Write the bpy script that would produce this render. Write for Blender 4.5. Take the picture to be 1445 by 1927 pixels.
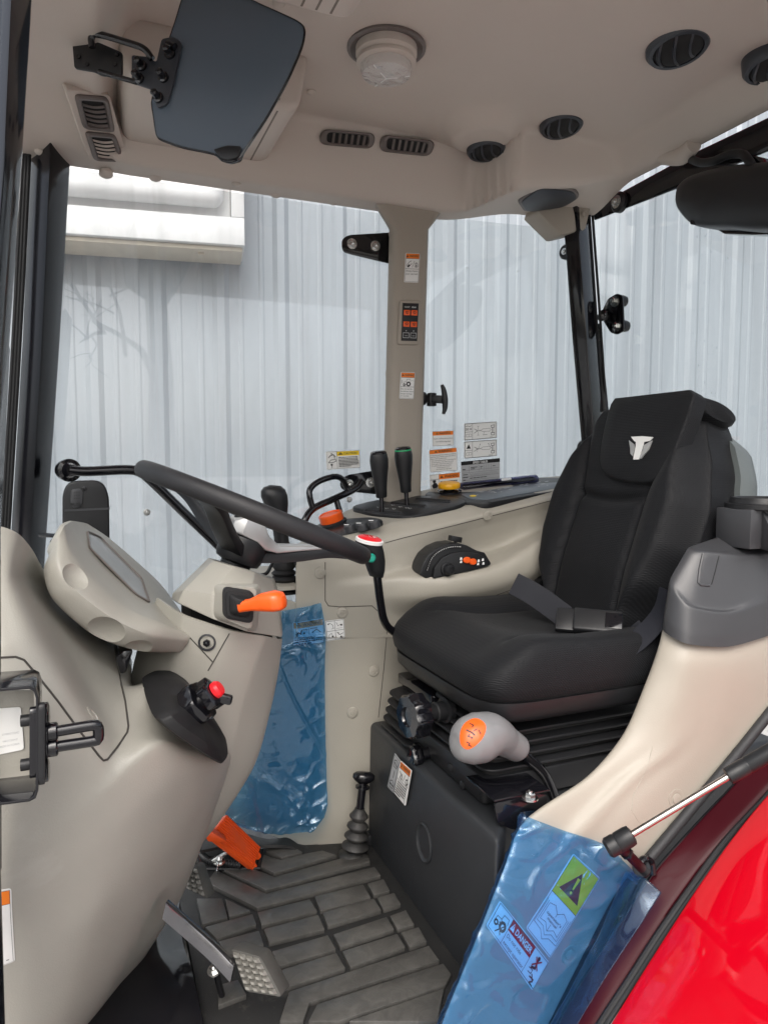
import bpy, bmesh, math, random
from mathutils import Vector, Matrix, noise
from mathutils.bvhtree import BVHTree
V = Vector
random.seed(7)
for o in list(bpy.data.objects): bpy.data.objects.remove(o)
S = bpy.context.scene
COL = S.collection
# ------------------------------------------------------------------ camera
PW, PH, FP = 1445.0, 1927.0, 1335.0
CAMZ = .85
YAW, PITCH = math.radians(22.6), math.radians(4.28)
RT = V((math.cos(YAW), -math.sin(YAW), 0))
FW = V((math.sin(YAW)*math.cos(PITCH), math.cos(YAW)*math.cos(PITCH), -math.sin(PITCH)))
UP = V((math.sin(YAW)*math.sin(PITCH), math.cos(YAW)*math.sin(PITCH), math.cos(PITCH)))
CP = V((0, 0, CAMZ))
cd = bpy.data.cameras.new('camera'); cam = bpy.data.objects.new('camera', cd); COL.objects.link(cam)
cd.sensor_fit = 'VERTICAL'; cd.sensor_height = 36; cd.lens = 36*FP/PH
cd.clip_start = .02; cd.clip_end = 300
cam.matrix_world = Matrix(((RT.x, UP.x, -FW.x, CP.x), (RT.y, UP.y, -FW.y, CP.y), (RT.z, UP.z, -FW.z, CP.z), (0, 0, 0, 1)))
S.camera = cam
# ------------------------------------------------------------------ light
SUN_EL, SUN_AZ = math.radians(48), math.radians(-28)   # azimuth of the sun seen from the cab, 0 = behind the camera (-Y)
w = bpy.data.worlds.new('World'); S.world = w; w.use_nodes = True
nt = w.node_tree; nt.nodes.clear()
sk = nt.nodes.new('ShaderNodeTexSky'); sk.sky_type = 'NISHITA'; sk.sun_disc = False
sk.sun_elevation = SUN_EL; sk.air_density = 1.0; sk.dust_density = 6.0; sk.ozone_density = .6; sk.altitude = 100
bg = nt.nodes.new('ShaderNodeBackground'); bg.inputs['Strength'].default_value = .15
wo = nt.nodes.new('ShaderNodeOutputWorld')
hs = nt.nodes.new('ShaderNodeHueSaturation'); hs.inputs['Saturation'].default_value = .45   # thin overcast
nt.links.new(sk.outputs[0], hs.inputs['Color']); nt.links.new(hs.outputs[0], bg.inputs[0]); nt.links.new(bg.outputs[0], wo.inputs[0])
sd = bpy.data.lights.new('sun', 'SUN'); sd.energy = .9; sd.angle = math.radians(60); sd.color = (1, .975, .94)
sun = bpy.data.objects.new('sun', sd); COL.objects.link(sun)
to_sun = V((math.sin(SUN_AZ)*math.cos(SUN_EL), -math.cos(SUN_AZ)*math.cos(SUN_EL), math.sin(SUN_EL)))
sun.rotation_euler = to_sun.to_track_quat('Z', 'Y').to_euler()
sk.sun_rotation = math.atan2(to_sun.x, to_sun.y)
S.view_settings.view_transform = 'Standard'; S.view_settings.look = 'None'
S.view_settings.exposure = .8; S.view_settings.gamma = 1; S.view_settings.use_curve_mapping = False
S.render.engine = 'CYCLES'
S.cycles.max_bounces = 10; S.cycles.diffuse_bounces = 5; S.cycles.glossy_bounces = 4
S.cycles.transparent_max_bounces = 24; S.cycles.transmission_bounces = 6
S.cycles.sample_clamp_indirect = 6; S.cycles.use_denoising = True
S.cycles.caustics_reflective = False; S.cycles.caustics_refractive = False

# ------------------------------------------------------------------ point helpers (photo pixel + a real plane -> place in the cab)
def at(px, py, X=None, Y=None, Z=None, D=None):
    d = FW + RT*((px-PW/2)/FP) + UP*((PH/2-py)/FP)
    if X is not None: t = X/d.x
    elif Y is not None: t = Y/d.y
    elif Z is not None: t = (Z-CAMZ)/d.z
    else: t = D
    return CP + d*t
def Yp(*q): return [at(a, b, Y=c) for a, b, c in q]
def crm(a, b, c, d, t, s=1.0):
    m1 = (c-a)*(.5*s); m2 = (d-b)*(.5*s); t2 = t*t; t3 = t2*t
    if s < .01: return b.lerp(c, t)
    return b*(2*t3-3*t2+1) + m1*(t3-2*t2+t) + c*(-2*t3+3*t2) + m2*(t3-t2)
def spline(P, n=8, closed=False, s=1.0):
    P = [V(p) for p in P]; out = []; L = len(P)
    if n <= 1: return P
    for i in range(L if closed else L-1):
        if closed: a, b, c, d = P[i-1], P[i], P[(i+1) % L], P[(i+2) % L]
        else:
            b, c = P[i], P[i+1]
            a = P[i-1] if i else b*2-c
            d = P[i+2] if i+2 < L else c*2-b
        for k in range(n): out.append(crm(a, b, c, d, k/n, s))
    if not closed: out.append(P[-1])
    return out
def frame(z, hint=None):
    z = V(z).normalized(); h = V(hint) if hint is not None else (V((0, 0, 1)) if abs(z.z) < .9 else V((1, 0, 0)))
    x = (h - z*h.dot(z)).normalized(); y = z.cross(x)
    return x, y, z
def fillet(P, r, n=4):
    "round the corners of a closed planar outline"
    out = []; L = len(P); P = [V(p) for p in P]
    for i in range(L):
        a, b, c = P[i-1], P[i], P[(i+1) % L]
        rr = r[i] if isinstance(r, (list, tuple)) else r
        k1 = min(rr, (a-b).length*.48); k2 = min(rr, (c-b).length*.48)
        if rr <= 0: out.append(b); continue
        p = b+(a-b).normalized()*k1; q = b+(c-b).normalized()*k2
        for j in range(n+1):
            t = j/n; out.append(p*(1-t)**2 + b*2*t*(1-t) + q*t*t)
    return out

# ------------------------------------------------------------------ mesh builder
class MB:
    def __init__(s): s.v = []; s.f = []
    def add(s, vs, fs):
        o = len(s.v); s.v += [V(p) for p in vs]; s.f += [tuple(i+o for i in f) for f in fs]; return s
    def ring_loft(s, rings, closed=True, cap0=True, cap1=True):
        n = len(rings[0]); vs = [p for r in rings for p in r]; fs = []
        for i in range(len(rings)-1):
            for j in range(n if closed else n-1):
                k = (j+1) % n
                fs.append((i*n+j, i*n+k, (i+1)*n+k, (i+1)*n+j))
        if cap0: fs.append(tuple(range(n))[::-1])
        if cap1: fs.append(tuple((len(rings)-1)*n+j for j in range(n)))
        return s.add(vs, fs)
    def tube(s, P, r, n=12, sm=8, closed=False, caps=True, flat=1.0):
        if sm > 1: 
            rs = r if isinstance(r, (list, tuple)) else None
            Q = spline(P, sm, closed)
            if rs: rs = [rs[min(int(i/sm), len(rs)-1)]*(1-(i/sm) % 1) + rs[min(int(i/sm)+1, len(rs)-1)]*((i/sm) % 1) for i in range(len(Q))]
        else: Q = [V(p) for p in P]; rs = r if isinstance(r, (list, tuple)) else None
        rings = []; x = None; L = len(Q)
        for i, p in enumerate(Q):
            t = (Q[(i+1) % L]-Q[i-1]) if closed else (Q[min(i+1, L-1)]-Q[max(i-1, 0)])
            if t.length < 1e-9: t = V((0, 0, 1))
            t.normalize()
            if x is None: x, y, _ = frame(t)
            else:
                x = x-t*x.dot(t); x = x.normalized() if x.length > 1e-6 else frame(t)[0]; y = t.cross(x)
            rr = rs[i] if rs else r
            rings.append([p+x*(math.cos(2*math.pi*k/n)*rr)+y*(math.sin(2*math.pi*k/n)*rr*flat) for k in range(n)])
        if closed: rings.append(rings[0])
        return s.ring_loft(rings, True, caps and not closed, caps and not closed)
    def lathe(s, c, ax, prof, n=28, hint=None, sx=1.0, sy=1.0):
        "prof: list of (radius, height along ax)"
        x, y, z = frame(ax, hint); c = V(c)
        rings = [[c+z*h+x*(math.cos(2*math.pi*k/n)*max(r, 1e-5)*sx)+y*(math.sin(2*math.pi*k/n)*max(r, 1e-5)*sy) for k in range(n)] for r, h in prof]
        return s.ring_loft(rings)
    def prism(s, P, d):
        P = [V(p) for p in P]; d = V(d); n = len(P)
        nr = V((0, 0, 0))
        for i in range(n): nr += (P[i]-P[0]).cross(P[(i+1) % n]-P[0])
        if nr.dot(d) > 0: P = P[::-1]
        return s.ring_loft([P, [p+d for p in P]])
    def box(s, c, sx, sy, sz, R=None):
        vs = []
        for a in (-1, 1):
            for b in (-1, 1):
                for e in (-1, 1):
                    q = V((a*sx/2, b*sy/2, e*sz/2)); vs.append(V(c)+(R @ q if R else q))
        return s.add(vs, [(0, 1, 3, 2), (4, 6, 7, 5), (0, 4, 5, 1), (2, 3, 7, 6), (0, 2, 6, 4), (1, 5, 7, 3)])
    def bar(s, a, b, w, h, hint=None):
        a = V(a); b = V(b); x, y, z = frame(b-a, hint)
        return s.prism([a+x*(w*i)+y*(h*j) for i, j in ((-.5, -.5), (.5, -.5), (.5, .5), (-.5, .5))], b-a)
    def patch(s, G, nu=6, nv=6, thick=.004, su=1.0, sv=1.0, disp=None):
        R = [spline(r, nv, s=sv) for r in G]
        cols = [spline([r[j] for r in R], nu, s=su) for j in range(len(R[0]))]
        m = len(cols); n = len(cols[0])
        P = [[cols[j][i] for j in range(m)] for i in range(n)]
        N = [[None]*m for _ in range(n)]; vote = 0
        for i in range(n):
            for j in range(m):
                a = P[min(i+1, n-1)][j]-P[max(i-1, 0)][j]; b = P[i][min(j+1, m-1)]-P[i][max(j-1, 0)]
                q = a.cross(b); q = q.normalized() if q.length > 1e-12 else V((0, 0, 0))
                N[i][j] = q; vote += q.dot((CP-P[i][j]).normalized())
        sg = 1 if vote > 0 else -1
        if disp:
            for i in range(n):
                for j in range(m): P[i][j] = P[i][j]+N[i][j]*sg*disp(i/(n-1), j/(m-1), P[i][j])
        fr = [P[i][j] for i in range(n) for j in range(m)]
        bk = [P[i][j]-N[i][j]*sg*thick for i in range(n) for j in range(m)]
        o = n*m; fs = []
        for i in range(n-1):
            for j in range(m-1):
                q = (i*m+j, i*m+j+1, (i+1)*m+j+1, (i+1)*m+j)
                if sg > 0: q = q[::-1]
                fs.append(q); fs.append(tuple(k+o for k in q[::-1]))
        bd = [(0, j) for j in range(m)]+[(i, m-1) for i in range(1, n)]+[(n-1, j) for j in range(m-2, -1, -1)]+[(i, 0) for i in range(n-2, 0, -1)]
        ix = [i*m+j for i, j in bd]
        for k in range(len(ix)):
            a, b = ix[k], ix[(k+1) % len(ix)]
            q = (a, b, b+o, a+o); fs.append(q[::-1] if sg < 0 else q)
        s.nfront = 0
        return s.add(fr+bk, fs)
    def bvh(s): return BVHTree.FromPolygons([tuple(p) for p in s.v], s.f)
    def build(s, name, mat, parent=None, bevel=0, segs=2, ang=35, smooth=True, sharp=35, weld=False, fix=True):
        loc = V((0, 0, 0))
        if parent is None and s.v:
            loc = V((sum(p.x for p in s.v)/len(s.v), sum(p.y for p in s.v)/len(s.v), min(p.z for p in s.v)))
        me = bpy.data.meshes.new(name)
        bm = bmesh.new()
        vs = [bm.verts.new(p-loc) for p in s.v]
        for f in s.f:
            try: bm.faces.new([vs[i] for i in f])
            except ValueError: pass
        bmesh.ops.remove_doubles(bm, verts=bm.verts, dist=2e-6)
        bmesh.ops.dissolve_degenerate(bm, edges=bm.edges, dist=1e-7)
        if fix: bmesh.ops.recalc_face_normals(bm, faces=bm.faces)
        if bevel:
            es = [e for e in bm.edges if len(e.link_faces) == 2 and e.calc_face_angle(0) > math.radians(ang)]
            bmesh.ops.bevel(bm, geom=es, offset=bevel, segments=segs, profile=.5, affect='EDGES', clamp_overlap=True)
        bm.to_mesh(me); bm.free()
        if smooth:
            me.polygons.foreach_set('use_smooth', [True]*len(me.polygons))
            me.set_sharp_from_angle(angle=math.radians(sharp))
        if mat: me.materials.append(mat)
        o = bpy.data.objects.new(name, me); COL.objects.link(o)
        o.location = loc
        if parent is not None:
            o.parent = parent; o.matrix_parent_inverse = wmat(parent).inverted()
        return o
def wmat(o):
    m = o.matrix_basis.copy()
    return (wmat(o.parent) @ o.matrix_parent_inverse @ m) if o.parent else m
def tag(o, label, cat, group=None, kind=None):
    o['label'] = label; o['category'] = cat
    if group: o['group'] = group
    if kind: o['kind'] = kind
    return o
def thing(name, label, cat, loc, group=None):
    o = bpy.data.objects.new(name, None); COL.objects.link(o); o.location = loc; o.empty_display_size = .05
    return tag(o, label, cat, group)
def hit(b, px, py, off=0.0):
    d = (FW + RT*((px-PW/2)/FP) + UP*((PH/2-py)/FP)).normalized()
    p, n, i, t = b.ray_cast(CP, d)
    if p is None: return None, None
    if n.dot(d) > 0: n = -n
    return p+n*off, n
def subtract(o, cutters):
    "bake real dents into a mesh"
    for c in cutters:
        m = o.modifiers.new('cut', 'BOOLEAN'); m.operation = 'DIFFERENCE'; m.solver = 'EXACT'; m.object = c
    bpy.context.view_layer.update()
    dg = bpy.context.evaluated_depsgraph_get()
    me = bpy.data.meshes.new_from_object(o.evaluated_get(dg))
    o.modifiers.clear(); o.data = me
    me.polygons.foreach_set('use_smooth', [True]*len(me.polygons)); me.set_sharp_from_angle(angle=math.radians(32))
    for c in cutters: bpy.data.objects.remove(c)

# ------------------------------------------------------------------ materials
def mat(name, col, rough=.5, metal=0.0, grain=0, gs=900, var=.06, vs=6, coat=0, rv=.08, spec=.5, smudge=None):
    m = bpy.data.materials.new(name); m.use_nodes = True; n = m.node_tree; b = n.nodes['Principled BSDF']
    L = n.links.new; N = n.nodes.new
    tc = N('ShaderNodeTexCoord')
    b.inputs['Metallic'].default_value = metal
    b.inputs['Specular IOR Level'].default_value = spec
    if coat: b.inputs['Coat Weight'].default_value = coat; b.inputs['Coat Roughness'].default_value = .04
    no = N('ShaderNodeTexNoise'); no.inputs['Scale'].default_value = vs; no.inputs['Detail'].default_value = 6; no.inputs['Roughness'].default_value = .6
    L(tc.outputs['Object'], no.inputs['Vector'])
    mx = N('ShaderNodeMix'); mx.data_type = 'RGBA'
    c = V(col[:3])
    mx.inputs['A'].default_value = (*(c*(1-var)), 1); mx.inputs['B'].default_value = (*[min(1, q) for q in c*(1+var)], 1)
    L(no.outputs['Fac'], mx.inputs['Factor'])
    cout = mx.outputs['Result']
    if smudge:      # (colour, scale, low, high): worn or dusty patches with a shape of their own
        sc, ss, lo, hi = smudge
        s2 = N('ShaderNodeTexNoise'); s2.inputs['Scale'].default_value = ss; s2.inputs['Detail'].default_value = 9; s2.inputs['Roughness'].default_value = .7; s2.inputs['Distortion'].default_value = 1.2
        L(tc.outputs['Object'], s2.inputs['Vector'])
        mr = N('ShaderNodeMapRange'); mr.inputs['From Min'].default_value = lo; mr.inputs['From Max'].default_value = hi
        L(s2.outputs['Fac'], mr.inputs['Value'])
        m2 = N('ShaderNodeMix'); m2.data_type = 'RGBA'; m2.inputs['B'].default_value = (*sc, 1)
        L(mr.outputs['Result'], m2.inputs['Factor']); L(cout, m2.inputs['A']); cout = m2.outputs['Result']
    L(cout, b.inputs['Base Color'])
    rr = N('ShaderNodeMapRange'); rr.inputs['To Min'].default_value = max(.02, rough-rv); rr.inputs['To Max'].default_value = min(1, rough+rv)
    n2 = N('ShaderNodeTexNoise'); n2.inputs['Scale'].default_value = vs*3.1; n2.inputs['Detail'].default_value = 5
    L(tc.outputs['Object'], n2.inputs['Vector']); L(n2.outputs['Fac'], rr.inputs['Value']); L(rr.outputs['Result'], b.inputs['Roughness'])
    if grain:
        g = N('ShaderNodeTexNoise'); g.inputs['Scale'].default_value = gs; g.inputs['Detail'].default_value = 2
        L(tc.outputs['Object'], g.inputs['Vector'])
        bp = N('ShaderNodeBump'); bp.inputs['Strength'].default_value = grain; bp.inputs['Distance'].default_value = .0006
        L(g.outputs['Fac'], bp.inputs['Height']); L(bp.outputs['Normal'], b.inputs['Normal'])
    return m
def sheet(name, tint, refl=1.0, rough=.0, wrinkle=0, ior=1.5, body=0.0, bcol=(1, 1, 1), ws=9, streak=0):
    "thin clear sheet: light goes through tinted, mirror by fresnel"
    m = bpy.data.materials.new(name); m.use_nodes = True; n = m.node_tree; n.nodes.clear(); N = n.nodes.new; L = n.links.new
    out = N('ShaderNodeOutputMaterial'); t = N('ShaderNodeBsdfTransparent'); t.inputs[0].default_value = (*tint, 1)
    g = N('ShaderNodeBsdfGlossy'); g.inputs['Roughness'].default_value = rough; g.inputs[0].default_value = (refl, refl, refl, 1)
    f0 = ((ior-1)/(ior+1))**2
    ge = N('ShaderNodeNewGeometry'); dt = N('ShaderNodeVectorMath'); dt.operation = 'DOT_PRODUCT'
    L(ge.outputs['Incoming'], dt.inputs[1]); L(ge.outputs['Normal'], dt.inputs[0])
    ab = N('ShaderNodeMath'); ab.operation = 'ABSOLUTE'; L(dt.outputs['Value'], ab.inputs[0])
    om = N('ShaderNodeMath'); om.operation = 'SUBTRACT'; om.inputs[0].default_value = 1; L(ab.outputs[0], om.inputs[1]); om.use_clamp = True
    pw = N('ShaderNodeMath'); pw.operation = 'POWER'; pw.inputs[1].default_value = 5; L(om.outputs[0], pw.inputs[0])
    fr = N('ShaderNodeMath'); fr.operation = 'MULTIPLY_ADD'; fr.inputs[1].default_value = 1-f0; fr.inputs[2].default_value = f0; L(pw.outputs[0], fr.inputs[0])
    mx = N('ShaderNodeMixShader')
    base = t.outputs[0]
    if body:
        d = N('ShaderNodeBsdfDiffuse'); d.inputs[0].default_value = (*bcol, 1)
        m1 = N('ShaderNodeMixShader'); m1.inputs[0].default_value = body
        L(t.outputs[0], m1.inputs[1]); L(d.outputs[0], m1.inputs[2]); base = m1.outputs[0]
        if streak:      # wiped dust film, with streaky haze painted in for soft reflections
            tc = N('ShaderNodeTexCoord'); mp = N('ShaderNodeMapping'); mp.inputs['Scale'].default_value = (9, 9, .8); L(tc.outputs['Object'], mp.inputs[0])
            sn = N('ShaderNodeTexNoise'); sn.inputs['Scale'].default_value = 1.6; sn.inputs['Detail'].default_value = 7; sn.inputs['Distortion'].default_value = .8; L(mp.outputs[0], sn.inputs[0])
            sr = N('ShaderNodeMapRange'); sr.inputs['From Min'].default_value = .42; sr.inputs['From Max'].default_value = .72; sr.inputs['To Min'].default_value = body; sr.inputs['To Max'].default_value = body+streak
            L(sn.outputs['Fac'], sr.inputs['Value']); L(sr.outputs[0], m1.inputs[0])
    L(fr.outputs[0], mx.inputs[0]); L(base, mx.inputs[1]); L(g.outputs[0], mx.inputs[2]); L(mx.outputs[0], out.inputs[0])
    if wrinkle:
        tc = N('ShaderNodeTexCoord'); no = N('ShaderNodeTexNoise'); no.inputs['Scale'].default_value = ws; no.inputs['Detail'].default_value = 4; no.inputs['Distortion'].default_value = .6
        L(tc.outputs['Object'], no.inputs['Vector'])
        bp = N('ShaderNodeBump'); bp.inputs['Strength'].default_value = wrinkle; bp.inputs['Distance'].default_value = .02
        L(no.outputs['Fac'], bp.inputs['Height']); L(bp.outputs['Normal'], g.inputs['Normal']); L(bp.outputs['Normal'], dt.inputs[0])
    return m
M = {}
M['tan'] = mat('console_plastic', (.375, .352, .30), .42, grain=.4, gs=520, var=.04, smudge=((.43, .41, .365), 6, .60, .9))
M['grey'] = mat('dash_plastic', (.345, .332, .292), .40, grain=.45, gs=520, var=.04, smudge=((.41, .395, .36), 6, .58, .9))
M['beige'] = mat('fender_trim_plastic', (.355, .322, .272), .45, grain=.35, gs=520, var=.03)
M['liner'] = mat('headliner_plastic', (.52, .46, .405), .6, grain=.45, gs=420, var=.04)
M['pillar'] = mat('pillar_trim', (.34, .30, .25), .5, grain=.25, var=.03)
M['gloss'] = mat('black_gloss_paint', (.006, .006, .008), .12, var=.2, coat=.25, rv=.05, spec=.45)
M['pblack'] = mat('pillar_black_paint', (.005, .005, .007), .2, var=.2, spec=.3, rv=.06)
M['satin'] = mat('black_satin_plastic', (.014, .0145, .016), .40, grain=.2, var=.1, spec=.38)
M['matte'] = mat('black_rubber', (.013, .013, .014), .62, grain=.3, var=.15, spec=.35)
M['dkgrey'] = mat('charcoal_plastic', (.032, .033, .037), .42, grain=.3, var=.08)
M['cap'] = mat('cup_cap_plastic', (.045, .046, .05), .36, grain=.2, var=.08)
M['vent'] = mat('vent_grey_plastic', (.13, .11, .10), .45, grain=.2)
M['ventdk'] = mat('round_vent_plastic', (.03, .034, .042), .4, grain=.2)
M['hole'] = mat('dark_recess', (.006, .006, .006), .8)
M['orange'] = mat('orange_plastic', (.86, .11, .012), .32, var=.04, spec=.5)
M['orangeled'] = mat('orange_pedal_paint', (.75, .085, .012), .35, var=.06, grain=.1)
M['yellow'] = mat('yellow_plastic', (.85, .42, .01), .35, var=.04)
M['redb'] = mat('red_button', (.75, .012, .02), .3, var=.04)
M['green'] = mat('green_dot', (.01, .28, .2), .3)
M['chrome'] = mat('zinc_bolt', (.62, .63, .62), .25, 1.0, var=.1, rv=.1)
M['silver'] = mat('silver_paint', (.46, .46, .455), .34, .55, var=.04, grain=.06, gs=1500)
M['steel'] = mat('polished_rod', (.55, .5, .46), .16, 1.0, var=.12, vs=14)
M['red'] = mat('red_fender_paint', (.50, .001, .010), .4, var=.02, coat=.75, rv=.03, spec=.02)
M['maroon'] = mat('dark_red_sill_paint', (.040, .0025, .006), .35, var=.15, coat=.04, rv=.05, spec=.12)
M['rim'] = mat('wheel_rim_foam', (.016, .016, .018), .55, grain=.6, gs=420, var=.15)
M['knob'] = mat('grey_knob_plastic', (.20, .20, .205), .36, grain=.12, var=.05)
M['shell'] = mat('seat_back_shell', (.11, .125, .125), .45, grain=.4, gs=700, var=.05)
M['pedbox'] = mat('seat_box_plastic', (.022, .024, .027), .44, grain=.25, gs=600, var=.1, smudge=((.22, .21, .2), 7, .66, .9))
M['rub'] = mat('mat_rubber', (.016, .016, .016), .6, grain=.5, gs=500, var=.2, smudge=((.075, .07, .062), 30, .56, .85))
M['blk'] = mat('mat_block_rubber', (.060, .058, .054), .36, grain=.3, gs=500, var=.12, smudge=((.125, .119, .11), 34, .42, .95))
M['padbase'] = mat('pedal_pad_dirt', (.07, .068, .062), .6, grain=.4, var=.4, vs=25)
M['arm'] = mat('polished_pedal_arm', (.17, .17, .178), .2, .85, grain=.1, gs=200, var=.35, vs=18)
M['pedal'] = mat('worn_pedal_steel', (.32, .31, .28), .42, .5, grain=.3, gs=300, var=.3, vs=30)
M['white'] = mat('white_vinyl', (.82, .82, .80), .4, var=.01)
M['wpaint'] = mat('white_panel_paint', (.78, .79, .79), .35, var=.02)
M['ink'] = mat('black_print', (.012, .012, .012), .45)
M['oprint'] = mat('orange_print', (.86, .21, .015), .4, var=.02)
M['yprint'] = mat('yellow_print', (.88, .62, .02), .4, var=.02)
M['rprint'] = mat('red_print', (.60, .006, .012), .4, var=.02)
M['lgprint'] = mat('light_grey_print', (.42, .43, .44), .4, var=.02)
M['wprint'] = mat('white_print', (.85, .85, .84), .4, var=.01)
M['gprint'] = mat('green_print', (.0, .30, .10), .4)
M['belt'] = mat('belt_webbing', (.010, .011, .016), .6, grain=.6, gs=1200, var=.15, spec=.25)
M['panel'] = mat('panel_face', (.10, .12, .14), .38, var=.04)
M['lens'] = mat('screen_lens', (.30, .31, .31), .18, var=.08, vs=20)
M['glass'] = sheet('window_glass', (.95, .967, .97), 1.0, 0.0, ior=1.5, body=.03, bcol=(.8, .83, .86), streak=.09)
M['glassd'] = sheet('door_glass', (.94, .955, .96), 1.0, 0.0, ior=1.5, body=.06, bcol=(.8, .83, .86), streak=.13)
M['filmR'] = sheet('blue_film', (.52, .76, .92), 1.0, .05, wrinkle=.12, ior=1.5, body=.05, bcol=(.03, .15, .4), ws=5)
M['filmF'] = sheet('blue_film_tight', (.54, .76, .94), 1.0, .10, wrinkle=.15, ior=1.45, body=.03, bcol=(.1, .25, .5), ws=8)
M['smoke'] = sheet('smoked_lid', (.3, .3, .45), 1.0, .05, ior=1.5)
M['tint'] = sheet('tinted_visor', (.42, .46, .50), 1.0, .06, ior=1.5, body=.5, bcol=(.17, .215, .27))
M['clear'] = sheet('lamp_lens', (.85, .85, .85), 1.0, .1, wrinkle=.6, ior=1.5, body=.5, bcol=(.8, .76, .72), ws=60)
def fabric(name, col):
    m = bpy.data.materials.new(name); m.use_nodes = True; n = m.node_tree; b = n.nodes['Principled BSDF']; N = n.nodes.new; L = n.links.new
    tc = N('ShaderNodeTexCoord'); b.inputs['Roughness'].default_value = .62; b.inputs['Specular IOR Level'].default_value = .22
    b.inputs['Sheen Weight'].default_value = .04; b.inputs['Sheen Roughness'].default_value = .4
    wv = N('ShaderNodeTexWave'); wv.bands_direction = 'Z'; wv.inputs['Scale'].default_value = 95; wv.inputs['Distortion'].default_value = .6; wv.inputs['Detail'].default_value = 2
    w2 = N('ShaderNodeTexWave'); w2.bands_direction = 'DIAGONAL'; w2.inputs['Scale'].default_value = 130; w2.inputs['Distortion'].default_value = .8
    L(tc.outputs['Object'], wv.inputs[0]); L(tc.outputs['Object'], w2.inputs[0])
    ad = N('ShaderNodeMath'); L(wv.outputs['Fac'], ad.inputs[0]); L(w2.outputs['Fac'], ad.inputs[1])
    bp = N('ShaderNodeBump'); bp.inputs['Strength'].default_value = .35; bp.inputs['Distance'].default_value = .001
    L(ad.outputs[0], bp.inputs['Height']); L(bp.outputs[0], b.inputs['Normal'])
    no = N('ShaderNodeTexNoise'); no.inputs['Scale'].default_value = 9; no.inputs['Detail'].default_value = 6; L(tc.outputs['Object'], no.inputs[0])
    mx = N('ShaderNodeMix'); mx.data_type = 'RGBA'; c = V(col); mx.inputs['A'].default_value = (*(c*.8), 1); mx.inputs['B'].default_value = (*(c*1.25), 1)
    L(no.outputs[0], mx.inputs['Factor']); L(mx.outputs['Result'], b.inputs['Base Color'])
    return m
M['fabric'] = fabric('seat_fabric', (.0075, .008, .0095))
# ------------------------------------------------------------------ lettering and stickers
_tc = {}
def glyphs(s, bold=0.0):
    k = (s, bold)
    if k not in _tc:
        c = bpy.data.curves.new('t', 'FONT'); c.body = s; c.size = 1; c.resolution_u = 2; c.offset = bold
        o = bpy.data.objects.new('t', c); me = bpy.data.meshes.new_from_object(o)
        _tc[k] = ([(v.co.x, v.co.y) for v in me.vertices], [tuple(p.vertices) for p in me.polygons])
        bpy.data.objects.remove(o); bpy.data.curves.remove(c); bpy.data.meshes.remove(me)
    return _tc[k]
def tri(x, y, r, asp, mk, hole):
    "warning triangle with an exclamation mark"
    a = asp
    return [('p', [(x, y-r), (x+r*.95*a, y+r*.7), (x-r*.95*a, y+r*.7)], mk), ('p', [(x-r*.12*a, y-r*.4), (x+r*.12*a, y-r*.4), (x+r*.06*a, y+r*.25), (x-r*.06*a, y+r*.25)], hole),
            ('r', x-r*.09*a, y+r*.36, x+r*.09*a, y+r*.54, hole)]
def bars(x0, y0, x1, n, dy, h, mk, seed=1):
    rr = random.Random(seed); out = []
    for i in range(n):
        x = x0; end = x1 if i < n-1 else x0+(x1-x0)*.6
        while x < end-.02:
            wd = min(rr.uniform(.05, .16)*(x1-x0), end-x); out.append(('r', x, y0+i*dy, x+wd, y0+i*dy+h, mk)); x += wd+.022*(x1-x0)
    return out
PARTN = {'ink': 'black_print', 'oprint': 'orange_band', 'yprint': 'yellow_field', 'rprint': 'red_mark', 'lgprint': 'grey_field', 'wprint': 'white_print', 'gprint': 'green_print', 'orange': 'orange_mark', 'silver': 'silver_mark', 'redb': 'red_mark', 'hole': 'black_field', 'white': 'white_field'}
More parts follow.
